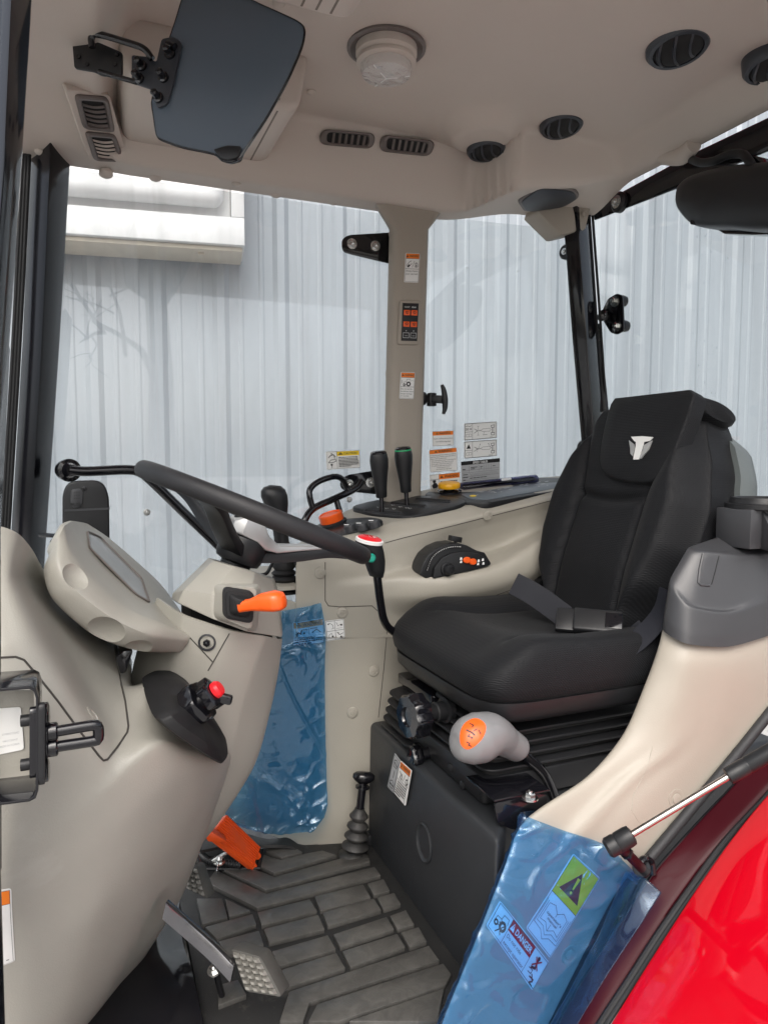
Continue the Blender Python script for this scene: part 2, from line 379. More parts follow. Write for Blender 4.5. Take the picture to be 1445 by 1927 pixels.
def marks(parent, m, spec, asp, nm=None, base=.0006, step=.00016):
    by = {}; order = 0
    for e in spec:
        mk = e[5] if e[0] in 'rt' else e[2] if e[0] == 'p' else e[3] if e[0] == 'l' else e[4]
        order += 1
        mb = by.setdefault(mk, MB()); off = base+step*min(order, 60)*.35
        if e[0] == 'r':
            _, x0, y0, x1, y1, _ = e; mb.add([m(x0, y0, off), m(x1, y0, off), m(x1, y1, off), m(x0, y1, off)], [(0, 1, 2, 3)]) if not m.curved else grid(mb, m, x0, y0, x1, y1, off, 8 if (x1-x0) > .2 else 2)
        elif e[0] == 'p':
            P = e[1]
            if m.curved: fan(mb, m, P, off)
            else: mb.add([m(a, b, off) for a, b in P], [tuple(range(len(P)))])
        elif e[0] == 'l':
            P = e[1]; wd = e[2]
            if m.curved: P = dense(P, .05)
            for (a, b), (c, d) in zip(P, P[1:]):
                t = V((c-a, (d-b)/asp, 0)); L = t.length
                if L < 1e-6: continue
                q = V((-t.y, t.x, 0))/L*wd*.5; ex = t/L*wd*.3
                pts = [(a+q.x-ex.x, b+(q.y-ex.y)*asp), (c+q.x+ex.x, d+(q.y+ex.y)*asp), (c-q.x+ex.x, d-(q.y-ex.y)*asp), (a-q.x-ex.x, b-(q.y+ex.y)*asp)]
                mb.add([m(x, y, off) for x, y in pts], [(0, 1, 2, 3)])
        elif e[0] == 'c':
            _, x, y, r, _ = e; mb.add([m(x+r*math.cos(k*math.pi/7), y+r*asp*math.sin(k*math.pi/7), off) for k in range(14)], [tuple(range(14))])
        elif e[0] == 't':
            s, x, y, h = e[1:5]; al = e[6] if len(e) > 6 else 'l'; sx = e[7] if len(e) > 7 else 1; bold = e[8] if len(e) > 8 else 0
            vs, fs = glyphs(s, bold)
            if not vs: continue
            wd = max(p[0] for p in vs); k = h/.72; kx = k/asp*sx
            x0 = x-wd*kx*.5 if al == 'c' else x
            if al == 'f': kx = (sx-x)/wd; x0 = x          # fit between x and sx
            mb.add([m(x0+a*kx, y-b*k, off) for a, b in vs], fs)
    for mk, mb in by.items():
        mb.build(nm or PARTN.get(mk, 'print'), M[mk], parent, smooth=False, fix=False)
def dense(P, st, closed=False):
    out = []; n = len(P)
    for i in range(n if closed else n-1):
        (a, b), (c, d) = P[i], P[(i+1) % n]; k = max(1, int(math.hypot(c-a, d-b)/st))
        out += [(a+(c-a)*j/k, b+(d-b)*j/k) for j in range(k)]
    return out if closed else out+[P[-1]]
def fan(mb, m, P, off):
    Q = dense(P, .06, True); cx = sum(p[0] for p in P)/len(P); cy = sum(p[1] for p in P)/len(P)
    mb.ring_loft([[m(cx+(a-cx)*s, cy+(b-cy)*s, off) for a, b in Q] for s in (1, .75, .5, .25, .02)], True, False, True)
def grid(mb, m, x0, y0, x1, y1, off, n=8):
    mb.add([m(x0+(x1-x0)*i/n, y0+(y1-y0)*j/n, off) for j in range(n+1) for i in range(n+1)],
           [(j*(n+1)+i, j*(n+1)+i+1, (j+1)*(n+1)+i+1, (j+1)*(n+1)+i) for j in range(n) for i in range(n)])
def mapper(TL, TR, BR, BL, bv=None):
    TL, TR, BR, BL = V(TL), V(TR), V(BR), V(BL)
    n = (TR-TL).cross(BL-TL).normalized()
    if n.dot(CP-TL) < 0: n = -n
    def m(x, y, off=0):
        p = TL*(1-x)*(1-y)+TR*x*(1-y)+BR*x*y+BL*(1-x)*y
        if bv:
            q, nn, i, d = bv.ray_cast(p+n*.06, -n)
            if q is not None and d < .14:
                return q+n*off
        return p+n*off
    m.curved = bool(bv); m.n = n
    m.asp = ((TR-TL).length+(BR-BL).length)/((BL-TL).length+(BR-TR).length)
    return m
def sticker(name, label, corners, spec, group=None, base='white', r=.06, bv=None, cat='sticker', border=None, parent=None, n=3):
    m = mapper(*corners, bv=bv); asp = m.asp
    ry = r; rx = r/asp if asp > 1e-6 else r
    if asp < 1: rx = r; ry = r*asp
    P = []
    for cx, cy, a0 in ((1-rx, ry, -90), (1-rx, 1-ry, 0), (rx, 1-ry, 90), (rx, ry, 180)):
        for k in range(n+1):
            a = math.radians(a0+90*k/n); P.append((cx+rx*math.cos(a), cy+ry*math.sin(a)))
    mb = MB()
    if bv:      # follow the curved surface
        P = dense(P, .07, True); c = (.5, .5); rings = []
        for s in (1, .86, .72, .58, .44, .3, .16, .02): rings.append([m(c[0]+(a-c[0])*s, c[1]+(b-c[1])*s, .0006) for a, b in P])
        mb.ring_loft([[p-m.n*.0012 for p in rings[0]]]+rings)
    else: mb.ring_loft([[m(a, b, -.0002) for a, b in P], [m(a, b, .0005) for a, b in P]])
    o = mb.build(name, M[base], parent, smooth=False)
    if parent is None: tag(o, label, cat, group)
    if border:
        mk, ins, wd = border
        ix, iy = ins, ins*asp
        spec = list(spec)+[('l', [(ix, iy), (1-ix, iy), (1-ix, 1-iy), (ix, 1-iy), (ix, iy)], wd, mk)]
    marks(o, m, spec, asp)
    return o
def bolt(parent, c, ax, r=.008, h=.006, washer=True, mk='chrome', name='bolt'):
    mb = MB(); c = V(c); ax = V(ax).normalized(); x, y, z = frame(ax)
    if washer: mb.lathe(c, ax, [(r*1.5, 0), (r*1.5, h*.3), (r*1.2, h*.35)], 18)
    b = c+ax*(h*.3)
    mb.ring_loft([[b+z*q+x*(math.cos(k*math.pi/3)*r*s)+y*(math.sin(k*math.pi/3)*r*s) for k in range(6)] for q, s in ((0, 1), (h*.8, 1), (h, .85))])
    mb.lathe(b+ax*h, ax, [(r*.45, 0), (r*.45, h*.35), (r*.3, h*.45)], 10)
    return mb.build(name, M[mk], parent)
def clip(parent, c, ax, r=.011, mk='tan', name='trim_clip'):
    mb = MB(); mb.lathe(c, ax, [(r, -.001), (r, .0015), (r*.9, .003), (r*.55, .0042), (r*.5, .0034), (r*.42, .0034), (r*.38, .0046), (r*.16, .005), (r*.14, .0035), (0, .0035)], 20)
    return mb.build(name, M[mk], parent)

# ------------------------------------------------------------------ the setting
gm = mat('concrete_yard', (.42, .41, .40), .85, grain=.3, gs=60, var=.18, vs=1.3)
g = MB().add([(-60, -60, -.75), (60, -60, -.75), (60, 60, -.75), (-60, 60, -.75)], [(0, 1, 2, 3)]).build('ground', gm)
g['kind'] = 'structure'
WT = V((.9875, -.1575, 0)); WN = V((-.1575, -.9875, 0)); W0 = V((.845, 3.68, 0))
wm = mat('corrugated_steel', (.315, .35, .382), .42, metal=.15, var=.07, vs=1.1, grain=.05, gs=40, rv=.12)
def wpt(t, o, z): return W0+WT*t+WN*o+V((0, 0, z))
prof = []; per = .305
i0 = -12
for i in range(i0, 26):
    a = i*per+.105
    prof += [(a-.042, 0), (a-.018, .016), (a+.018, .016), (a+.042, 0), (a+.085, 0), (a+.093, .003), (a+.107, .003), (a+.115, 0), (a+.19, 0), (a+.198, .003), (a+.212, .003), (a+.22, 0)]
ring = lambda z: [wpt(t, o, z) for t, o in prof]+[wpt(prof[-1][0], -.05, z), wpt(prof[0][0], -.05, z)]
wall = MB().ring_loft([ring(-.75), ring(5.2)]).build('corrugated_wall', wm, sharp=20)
tag(wall, 'pale grey corrugated steel building wall seen through the cab windows', 'wall')
sc = MB()
for t in (-.78, -.2, 1.1, 1.4):
    for z in (.62, 1.9): sc.lathe(wpt(t*1.0+.02, .001, z), WN, [(.009, 0), (.009, .002), (.005, .003), (.005, .005), (0, .005)], 12)
sc.build('wall_screw', wm, wall)
# white box on the wall
bx = at(461, 462, D=3.32); tb = (bx-W0).dot(WT); ob = (bx-W0).dot(WN); zb = bx.z
white_box = thing('wall_box', 'white box with raised front panel hanging on the corrugated wall', 'wall box', wpt(tb-.8, 0, zb))
f = MB(); T0, T1 = tb-1.7, tb
def fr(t0, t1, z0, z1, o0, o1, mb): mb.prism([wpt(t0, o0, z0), wpt(t1, o0, z0), wpt(t1, o0, z1), wpt(t0, o0, z1)], WN*(o1-o0))
fr(T0, T1, zb, zb+.125, .02, ob, f); fr(T1-.06, T1, zb+.127, zb+1.2, .02, ob, f); fr(T0, T1-.062, zb+.127, zb+1.2, .02, ob-.05, f)
f.build('box_frame', M['wpaint'], white_box, bevel=.004)
p = MB(); fr(T0, T1-.095, zb+.16, zb+1.2, ob-.048, ob+.055, p)
p.build('front_panel', M['wpaint'], white_box, bevel=.05, segs=5, sharp=60)
p = MB(); fr(T0, T1-.01, zb-.022, zb-.002, .04, ob-.03, p); p.build('bottom_lip', mat('cream_lip', (.62, .56, .46), .5), white_box, bevel=.004)
p = MB(); c = at(378, 468, D=3.36); p.box(c, .06, .03, .035); p.box(c-V((0, 0, .022)), .03, .025, .02); p.build('latch', mat('cream_latch', (.55, .5, .42), .5), white_box, bevel=.004)

# ------------------------------------------------------------------ cab frame
frame_o = thing('cab_frame', 'black glossy steel frame of the tractor cab around the windows', 'cab frame', (.5, 1.2, 0))
def post(rows, name, mk, par, bev=.004, **k):
    "rows: each a list of (px,py,Y) corners of one section, top to bottom"
    mb = MB(); mb.ring_loft([[at(a, b, Y=c) for a, b, c in r] for r in rows]); return mb.build(name, M[mk], par, bevel=bev, **k)
post([[(60, 240, 1.66), (97, 240, 1.585), (137, 240, 1.66), (110, 240, 1.72)], [(42, 640, 1.66), (80, 640, 1.585), (114, 640, 1.66), (85, 640, 1.72)], [(20, 1010, 1.66), (58, 1010, 1.585), (86, 1050, 1.66), (60, 1050, 1.72)], [(8, 1250, 1.66), (46, 1250, 1.585), (74, 1250, 1.66), (50, 1250, 1.72)]], 'front_pillar', 'pblack', frame_o)
for q in (0, 1, 2):
    mb = MB(); mb.tube([at(46+q*6, 250, Y=1.64), at(26+q*6, 640, Y=1.64), at(4+q*6, 1010, Y=1.64)], .004, 8, 6); mb.build('pillar_seal', M['matte'], frame_o)
post([[(-30, -60, .80), (24, -60, .74), (66, -60, .78), (30, -60, .83)], [(-40, 300, .80), (8, 300, .74), (44, 300, .78), (10, 300, .83)], [(-60, 650, .80), (-16, 650, .74), (20, 650, .78), (-10, 650, .83)], [(-75, 1000, .80), (-32, 1000, .74), (2, 1000, .78), (-20, 1000, .83)], [(-70, 1640, .80), (-30, 1640, .74), (4, 1640, .78), (-20, 1640, .83)], [(-60, 1990, .80), (-22, 1990, .74), (14, 1990, .78), (-10, 1990, .83)]], 'door_pillar', 'gloss', frame_o)
post([[(1056, 380, 1.60), (1084, 380, 1.565), (1108, 380, 1.60), (1085, 380, 1.68)], [(1076, 640, 1.60), (1104, 640, 1.565), (1126, 640, 1.60), (1104, 640, 1.68)], [(1096, 870, 1.60), (1122, 870, 1.565), (1143, 870, 1.60), (1122, 870, 1.68)], [(1108, 1010, 1.60), (1134, 1010, 1.565), (1155, 1010, 1.60), (1134, 1010, 1.68)]], 'rear_pillar', 'gloss', frame_o)
for q in (0, 1):
    mb = MB(); mb.tube([at(1108+q*6, 400, Y=1.60), at(1123+q*7, 620, Y=1.60), at(1140+q*6, 870, Y=1.60)], .0035, 8, 6); mb.build('pillar_seal', M['matte'], frame_o)
# rear header rail
RX = 1.30
mb = MB(); mb.ring_loft([[at(1113, 392, X=RX), at(1118, 415, X=RX), at(1120, 415, X=RX+.03), at(1116, 392, X=RX+.03)], [at(1300, 290, X=RX), at(1300, 345, X=RX), at(1302, 345, X=RX+.03), at(1302, 290, X=RX+.03)], [at(1500, 195, X=RX), at(1500, 262, X=RX), at(1502, 262, X=RX+.03), at(1502, 195, X=RX+.03)]])
mb.build('rear_rail', M['gloss'], frame_o, bevel=.003)
# roof shell over everything
mb = MB(); mb.prism(fillet([V((-.25, .62, 1.64)), V((1.42, .62, 1.64)), V((1.42, 1.78, 1.64)), V((-.25, 1.78, 1.64))], .12, 6), V((0, 0, .12)))
mb.build('roof_shell', M['red'], frame_o, bevel=.03, segs=4)

# ------------------------------------------------------------------ headliner
def ss(a, b, x):
    t = min(1, max(0, (x-a)/(b-a))); return t*t*(3-2*t)
def zhead(X, Y):
    ye = 1.60-.14*ss(.875, .945, X)                         # where the far cove starts
    xe = 1.25
    shelf = 1.458+.045*ss(.82, 1.1, X)
    shelf = shelf+(1.545-shelf)*ss(.03, .2, 1.64-Y)*ss(1.06, 1.25, X)
    w = .050
    tf = (ye-Y)/w; tr = (xe-X)/.075
    k = .55                                                # rounded join of the two coves
    h = max(k-abs(tf-tr), 0)/k; t = min(tf, tr)-h*h*k*.25
    z = shelf+(1.60-shelf)*ss(-.05, 1.0, t)
    b = math.exp(-(((X-.845)/.075)**2+((Y-1.455)/.085)**2)**1.6)       # pod of the small round vent
    z -= .032*min(1, b*1.6)*ss(1.5, 1.6, z)
    fz = 1.515-.055*ss(1.40, 1.66, Y)
    z = fz+(z-fz)*ss(.03, .11, X)
    z = z+(1.455-z)*ss(.80, .70, Y) if Y < .8 else z
    return z
headliner = thing('headliner', 'tan moulded plastic ceiling lining of the cab', 'headliner', (.55, 1.1, 1.45))
mb = MB(); nx, ny = 150, 118; x0, x1, y0, y1 = -.13, 1.275, .64, 1.665
for j in range(ny+1):
    for i in range(nx+1):
        X = x0+(x1-x0)*i/nx; Y = y0+(y1-y0)*j/ny; mb.v.append(V((X, Y, zhead(X, Y))))
for j in range(ny):
    for i in range(nx):
        a = j*(nx+1)+i; mb.f.append((a, a+1, a+nx+2, a+nx+1))
o = len(mb.v); mb.v += [V((p.x, p.y, max(p.z+.006, 1.63))) for p in mb.v[:o]]
mb.f += [tuple(k+o for k in f[::-1]) for f in mb.f[:]]
bd = [i for i in range(nx+1)]+[j*(nx+1)+nx for j in range(1, ny+1)]+[ny*(nx+1)+i for i in range(nx-1, -1, -1)]+[j*(nx+1) for j in range(ny-1, 0, -1)]
mb.f += [(bd[k], bd[(k+1) % len(bd)], bd[(k+1) % len(bd)]+o, bd[k]+o) for k in range(len(bd))]
hl = mb.build('ceiling_panel', M['liner'], headliner, sharp=60); HB = mb.bvh()
for px, py in ((200, 329), (293, 335), (405, 345), (520, 366), (628, 380)):
    q = at(px, py-2, Y=1.655); m2 = MB(); m2.lathe(q, V((0, -.3, -1)), [(.014, -.004), (.014, .002), (.009, .006), (0, .007)], 16); m2.build('trim_clip', M['liner'], headliner)
for px, py in ((445, 345), (586, 172), (76, 285), (525, 6)):
    q, n_ = hit(HB, px, py, 0)
    if q is None: q = at(px, py, Y=1.5); n_ = V((0, 0, -1))
    m2 = MB(); m2.lathe(q, n_, [(.010, -.002), (.010, .002), (.007, .005), (.003, .006), (0, .006)], 14); m2.build('trim_plug', M['liner'], headliner)
# ribbed overhead covers
def overhead(ya, yb, label, side):
    t = thing('overhead_cover', label, 'overhead cover', (.25, (ya+yb)/2, 1.5), 'ribbed overhead covers')
    mb = MB(); P = fillet([V((.085, ya, 1.498)), V((.385, ya, 1.498)), V((.405, ya, 1.606)), V((.06, ya, 1.606))], [.02, .03, 0, 0], 5)
    mb.prism(P, V((0, yb-ya, 0))); mb.build('cover_body', M['liner'], t, bevel=.012, segs=3, ang=50)
    mb = MB()
    for k in range(3):
        x = .30+.022*k
        path = [V((x, ya if side > 0 else yb, 1.60)), V((x, ya if side > 0 else yb, 1.4985)), V((x, yb if side > 0 else ya, 1.4985))]
        off = V((0, -.0006*side, -.0006))
        e = .0035
        mb.prism([path[1]+V((0, .012*side, -.0008)), path[1]+V((e, .012*side, -.0008)), path[2]+V((e, -.012*side, -.0008)), path[2]+V((0, -.012*side, -.0008))], V((0, 0, .002)))
        mb.prism([path[1]+V((0, -.0008*side, .013)), path[1]+V((e, -.0008*side, .013)), path[0]+V((e, -.0008*side, 0)), path[0]+V((0, -.0008*side, 0))], V((0, .002*side, 0)))
    mb.build('groove', mat('liner_groove', (.16, .135, .11), .7) if 'lg' not in M else M['lg'], t)
    return t
M['lg'] = mat('liner_groove', (.17, .145, .12), .7)
overhead(1.335, 1.655, 'tan ribbed cover box under the ceiling above the far window', 1)
overhead(.70, 1.045, 'tan ribbed cover at the ceiling edge beside the dome lamp', -1)
# rectangular vents
def grille(name, label, q, mk, dk, group, blades, curved=False):
    "q: four corners TL TR BR BL in world space"
    m = mapper(*q); n = m.n; asp = m.asp; t = thing(name, label, 'air vent', sum((V(p) for p in q), V((0, 0, 0)))/4, group)
    def rr(x0, y0, x1, y1, off, r=.1):
        P = [V((x0, y0, 0)), V((x1, y0, 0)), V((x1, y1, 0)), V((x0, y1, 0))]
        P = [V((p.x, p.y/asp, 0)) for p in P]; P = fillet(P, r, 4); return [m(p.x, p.y*asp, off) for p in P]
    mb = MB(); mb.ring_loft([rr(0, 0, 1, 1, -.004, .14), rr(0, 0, 1, 1, .003, .14), rr(.04, .05, .96, .95, .006, .12), rr(.10, .14, .90, .86, .005, .08), rr(.13, .18, .87, .82, -.001, .06)], cap1=False)
    mb.build('vent_frame', M[mk], t)
    mb = MB(); mb.ring_loft([rr(.12, .16, .88, .84, -.0008, .06), rr(.12, .16, .88, .84, .0004, .06)]); mb.build('vent_duct', M['hole'], t)
    mb = MB()
    for k in range(blades):
        x = .16+.68*(k+.5)/blades
        bow = .05 if curved else 0
        pts = [(x+bow*math.sin(math.pi*s/6)*1.0, .18+.64*s/6) for s in range(7)]
        mb.ring_loft([[m(a, b, .0015), m(a+.03, b, .0045), m(a+.045, b, .004), m(a+.02, b, .001)] for a, b in pts])
    mb.build('louvre', M[dk], t)
    return t
vq = lambda *p: [hit(HB, a, b, .004)[0] for a, b in p]
grille('ceiling_vent', 'rectangular ceiling vent nearer the storage cover above the side window', vq((603, 243), (706, 251), (700, 281), (600, 272)), 'vent', 'vent', 'rectangular ceiling vents', 6)
grille('ceiling_vent', 'rectangular ceiling vent nearer the round vents above the side window', vq((716, 252), (820, 262), (808, 295), (713, 285)), 'vent', 'vent', 'rectangular ceiling vents', 6)
bp_ = MB(); P = vq((123, 168), (208, 180), (242, 304), (168, 300)); n_ = mapper(*P).n; pc_ = sum(P, V((0, 0, 0)))/4+n_*.006
def pp_(*q):
    out = []
    for a, b in q:
        d = (FW+RT*((a-PW/2)/FP)+UP*((PH/2-b)/FP)); out.append(CP+d*((pc_-CP).dot(n_)/d.dot(n_)))
    return out
bp_.prism(fillet(pp_((123, 168), (208, 180), (242, 304), (168, 300)), .008), -n_*.016); vb = bp_.build('vent_plate', M['liner'], headliner, bevel=.002)
grille('ceiling_vent', 'upper tan louvred vent beside the tinted visor bracket', [p+n_*.001 for p in pp_((139, 176), (156, 240), (216, 247), (203, 181))], 'vent', 'vent', 'tan louvred vents', 5, True)
grille('ceiling_vent', 'lower tan louvred vent nearer the front pillar', [p+n_*.001 for p in pp_((159, 246), (176, 300), (234, 302), (217, 252))], 'vent', 'liner', 'tan louvred vents', 5, True)
# round vents
def round_vent(px, py, r, label, slats=3, yaw=.6):
    c, n_ = hit(HB, px, py, 0); n_ = V((0, -.14, -1)).normalized()
    t = thing('round_vent', label, 'air vent', c, 'black round ceiling vents')
    mb = MB(); mb.lathe(c-n_*.004, n_, [(r*1.02, -.016), (r*1.02, .006), (r*.93, .0125), (r*.80, .013), (r*.78, .004)], 36); mb.build('vent_ring', M['ventdk'], t)
    x, y, z = frame(n_, V((math.cos(yaw), math.sin(yaw), 0)))
    mb = MB(); mb.lathe(c, n_, [(r*.80, 0), (r*.78, .006), (r*.7, .010), (r*.5, .0135), (r*.2, .015), (0, .0155)], 32); mb.build('vent_ball', M['hole'], t)
    mb = MB()
    for k in range(slats):
        q = -.48+.96*k/(slats-1); hh = math.sqrt(max(.02, .60-q*q))*r
        pts = []
        for s in range(13):
            u = -1+2*s/12; rho = min(.99, math.hypot(q, u*hh/r)/.8); zz = .0035+.0155*math.sqrt(1-rho*rho)
            pts.append(c+x*(q*r+.13*r*(1-u*u))+y*(u*hh)+z*zz)
        mb.ring_loft([[p-x*.0022, p+x*.0022+z*.001, p+x*.0045-z*.006, p-x*.0006-z*.006] for p in pts])
    mb.build('louvre', M['ventdk'], t)
round_vent(1275, 88, .055, 'largest round black vent near the rear of the ceiling', 3, 2.3)
round_vent(1056, 235, .048, 'middle round black vent where ceiling meets the rear curve', 3, 2.4)
round_vent(914, 281, .044, 'smallest round black vent in the tan pod beside the rectangular vents', 3, 2.3)
round_vent(1452, 122, .05, 'round black vent cut off by the upper right edge', 3, 2.3)
# dome lamp
c = at(727, 92, Z=1.598); ax = V((0, .02, -1)).normalized()
lamp = thing('dome_lamp', 'round dome lamp with clear faceted lens on the ceiling', 'ceiling lamp', c)
mb = MB(); mb.lathe(c, ax, [(.072, -.003), (.072, .001), (.066, .003), (.060, -.001)], 40); mb.build('lamp_recess', M['vent'], lamp)
mb = MB(); mb.lathe(c, ax, [(.056, -.002), (.056, .012), (.053, .016), (.0525, .019), (.0545, .021), (.0545, .026), (.050, .029), (.0465, .030)], 40); mb.build('lamp_housing', M['liner'], lamp)
mb = MB(); mb.lathe(c, ax, [(.0465, .029), (.0470, .040), (.044, .046), (.030, .050), (0, .051)], 40); mb.build('lens', M['clear'], lamp)
mb = MB()
x, y, z = frame(ax)
for a in (.4, 2.5, 4.6): mb.bar(c+z*.0518, c+z*.047+(x*math.cos(a)+y*math.sin(a))*.043, .0016, .0016)
mb.lathe(c+x*.012+z*.028, ax, [(.018, 0), (.018, .006), (.01, .014), (0, .016)], 18); mb.build('bulb_reflector', M['white'], lamp)
# speaker
t = thing('corner_speaker', 'dark speaker grille in the rear corner of the ceiling', 'speaker', at(1030, 371, Z=1.52))
q = [hit(HB, a, b, .002) for a, b in ((972, 376), (1012, 352), (1082, 354), (1090, 366), (1062, 386), (985, 389))]
P = [a[0] for a in q]; n_ = (P[2]-P[0]).cross(P[4]-P[0]).normalized(); n_ = n_ if n_.z < 0 else -n_
c = sum(P, V((0, 0, 0)))/6; P = [p-n_*(p-c).dot(n_) for p in P]
mb = MB(); mb.prism(fillet([p-n_*.02 for p in P], .02, 5), n_*.024); mb.build('speaker_frame', M['vent'], t, bevel=.003)
mb = MB(); mb.prism(fillet([c+(p-c)*.9+n_*.0 for p in P], .02, 5), n_*.008); mb.build('speaker_grille', M['ventdk'], t, bevel=.003)
# centre post trim
post_o = thing('post_trim', 'tan plastic trim over the window post between door and rear glass', 'post trim', at(760, 930, Y=1.62))
ZS = [(384, 704, 718, 836, 838), (398, 712, 724, 824, 832), (432, 733, 749, 801, 806), (600, 729, 745, 797, 801), (780, 725, 741, 792, 796), (960, 720, 736, 786, 790), (1010, 718, 734, 784, 788)]
mb = MB(); mb.ring_loft([spline([at(a, y_, Y=1.67), at(a, y_, Y=1.635), at(b_, y_, Y=1.612), at(c_, y_, Y=1.612), at(d_, y_, Y=1.64), at(d_, y_, Y=1.67)], 4, s=.6) for y_, a, b_, c_, d_ in ZS])
mb.build('trim_body', M['pillar'], post_o, sharp=50)
clip(post_o, at(731, 703, Y=1.645), V((-1, -.3, 0)), .010, 'pillar'); clip(post_o, at(737, 440, Y=1.645), V((-1, -.3, 0)), .010, 'pillar')
mb = MB(); mb.prism([at(1012, 398, Y=1.59), at(1030, 352, Y=1.59), at(1122, 350, Y=1.57), at(1102, 432, Y=1.57), at(1057, 442, Y=1.57)], V((0, .07, 0)))
cp = tag(mb.build('rear_post_cap', M['pillar'], None, bevel=.006), 'tan cap where the rear pillar meets the headliner', 'trim cap')
clip(cp, at(1099, 402, Y=1.567), V((.3, -1, 0)), .010, 'pillar')
# ------------------------------------------------------------------ cab floor, mat
ZF = 0.0
fl = MB(); fl.box(V((.56, 1.31, -.03)), 1.66, .77, .02)
tag(fl.build('cab_floor', M['gloss'], None, bevel=.003), 'black steel floor pan of the cab under the ribbed mat', 'floor pan')
def F3(p, z): return at(320+.4014*p[0], 1480+.4014*p[1], Z=z)
fmat = thing('floor_mat', 'dusty black rubber floor mat with raised rectangular ribs', 'floor mat', (.35, 1.15, 0))
mb = MB()
base = [at(a, b, Z=0) for a, b in ((338, 1690), (352, 1640), (385, 1640), (490, 1636), (497, 1585), (530, 1578), (600, 1592), (700, 1586), (866, 1822))]+[V((.56, .928, 0)), V((.22, .928, 0)), at(388, 1960, Z=0)]
mb.prism([p-V((0, 0, .008)) for p in base], V((0, 0, .012))); mb.build('mat_sheet', M['rub'], fmat, bevel=.002)
blocks = [((410, 610), (655, 548), (690, 605), (430, 672)), ((440, 690), (695, 622), (725, 690), (465, 755)), ((678, 535), (905, 478), (940, 540), (705, 603)), ((715, 612), (955, 545), (990, 600), (740, 675)),
 ((925, 475), (1000, 452), (1030, 508), (955, 528)), ((970, 540), (1050, 518), (1082, 572), (1000, 597)), ((480, 795), (740, 718), (778, 785), (510, 865)), ((515, 885), (780, 802), (822, 875), (545, 965)),
 ((765, 715), (1015, 632), (1050, 690), (798, 775)), ((808, 795), (1065, 712), (1102, 775), (845, 870)), ((1030, 628), (1105, 600), (1145, 668), (1065, 690)), ((1082, 705), (1165, 680), (1203, 748), (1122, 775)),
 ((560, 985), (1212, 768), (1262, 838), (655, 1035), (625, 1125), (515, 1125)), ((690, 1045), (1280, 852), (1318, 905), (1290, 955), (790, 1125), (650, 1125)), ((840, 1125), (1285, 970), (1250, 1125)),
 ((450, 320), (480, 268), (560, 285), (620, 326), (522, 350)), ((430, 335), (520, 362), (640, 332), (715, 318), (780, 340), (490, 425), (420, 390)), ((400, 408), (490, 443), (795, 357), (930, 350), (938, 372), (450, 505), (245, 405)), ((215, 410), (450, 522), (958, 395), (988, 436), (410, 590), (172, 470)),
 ((125, 545), (245, 545), (272, 635), (152, 668)), ((258, 545), (378, 603), (278, 632)), ((165, 680), (388, 617), (405, 668), (222, 738)), ((228, 748), (418, 697), (440, 765), (260, 812)), ((430, 808), (465, 800), (492, 872), (450, 878)), ((225, 955), (320, 930), (360, 1000), (228, 1050))]
for P in blocks:
    mb = MB(); mb.prism([F3(p, .0035) for p in P], V((0, 0, .009))); mb.build('rib', M['blk'], fmat, bevel=.0012)

# ------------------------------------------------------------------ right hand console
console = thing('side_console', 'tan moulded side console below the far windows', 'console', (.8, 1.5, 0))
CX = [558, 612, 700, 760, 850, 940, 1060, 1240]
U0 = [Yp(*[(x, y, Y) for x, y, Y in zip(CX, ys, Ys)]) for ys, Ys in (
 ([1052, 1032, 1003, 986, 966, 948, 928, 898], [1.455]*8), ([1060, 1046, 1022, 1008, 986, 963, 936, 906], [1.435]*8),
 ([1080, 1072, 1056, 1042, 1012, 985, 955, 930], [1.43, 1.43, 1.43, 1.435, 1.447, 1.447, 1.44, 1.44]), ([1100, 1095, 1082, 1070, 1052, 1030, 982, 960], [1.43, 1.43, 1.43, 1.43, 1.455, 1.455, 1.425, 1.42]),
 ([1115, 1110, 1098, 1088, 1084, 1064, 1003, 985], [1.43, 1.43, 1.42, 1.40, 1.375, 1.375, 1.385, 1.39]), ([1135, 1132, 1125, 1125, 1120, 1103, 1060, 1050], [1.43, 1.43, 1.42, 1.40, 1.375, 1.37, 1.375, 1.38]),
 ([1165, 1162, 1155, 1160, 1158, 1148, 1112, 1100], [1.43, 1.43, 1.425, 1.43, 1.43, 1.435, 1.435, 1.435]), ([1200]*8, [1.43]*8))]
mb = MB(); mb.patch(U0, 6, 8, .006, su=.75, sv=.8)
CB_s = mb
LX = [(455, 500, 612, 700, 760, 900, 1060)]
L0 = [Yp(*[(x, y, Y) for x, y, Y in zip(xs, ys, Ys)]) for xs, ys, Ys in (
 ((470, 505, 612, 700, 760, 900, 1060), (1118, 1118, 1150, 1156, 1175, 1175, 1150), (1.46, 1.437, 1.433, 1.43, 1.435, 1.437, 1.437)),
 ((470, 505, 612, 700, 760, 900, 1060), [1240]*7, (1.47, 1.443, 1.437, 1.43, 1.437, 1.44, 1.44)),
 ((455, 500, 600, 700, 760, 900, 1060), [1400]*7, (1.47, 1.443, 1.43, 1.42, 1.437, 1.44, 1.44)),
 ((430, 480, 585, 695, 760, 900, 1060), (1500, 1510, 1530, 1530, 1530, 1530, 1530), (1.49, 1.46, 1.43, 1.415, 1.44, 1.45, 1.45)),
 ((420, 470, 572, 692, 760, 900, 1060), (1540, 1556, 1590, 1588, 1588, 1588, 1588), (1.52, 1.49, 1.452, 1.42, 1.44, 1.45, 1.45)))]
m2 = MB(); m2.patch(L0, 8, 8, .006, su=.9, sv=.9)
mb.add(m2.v, m2.f)
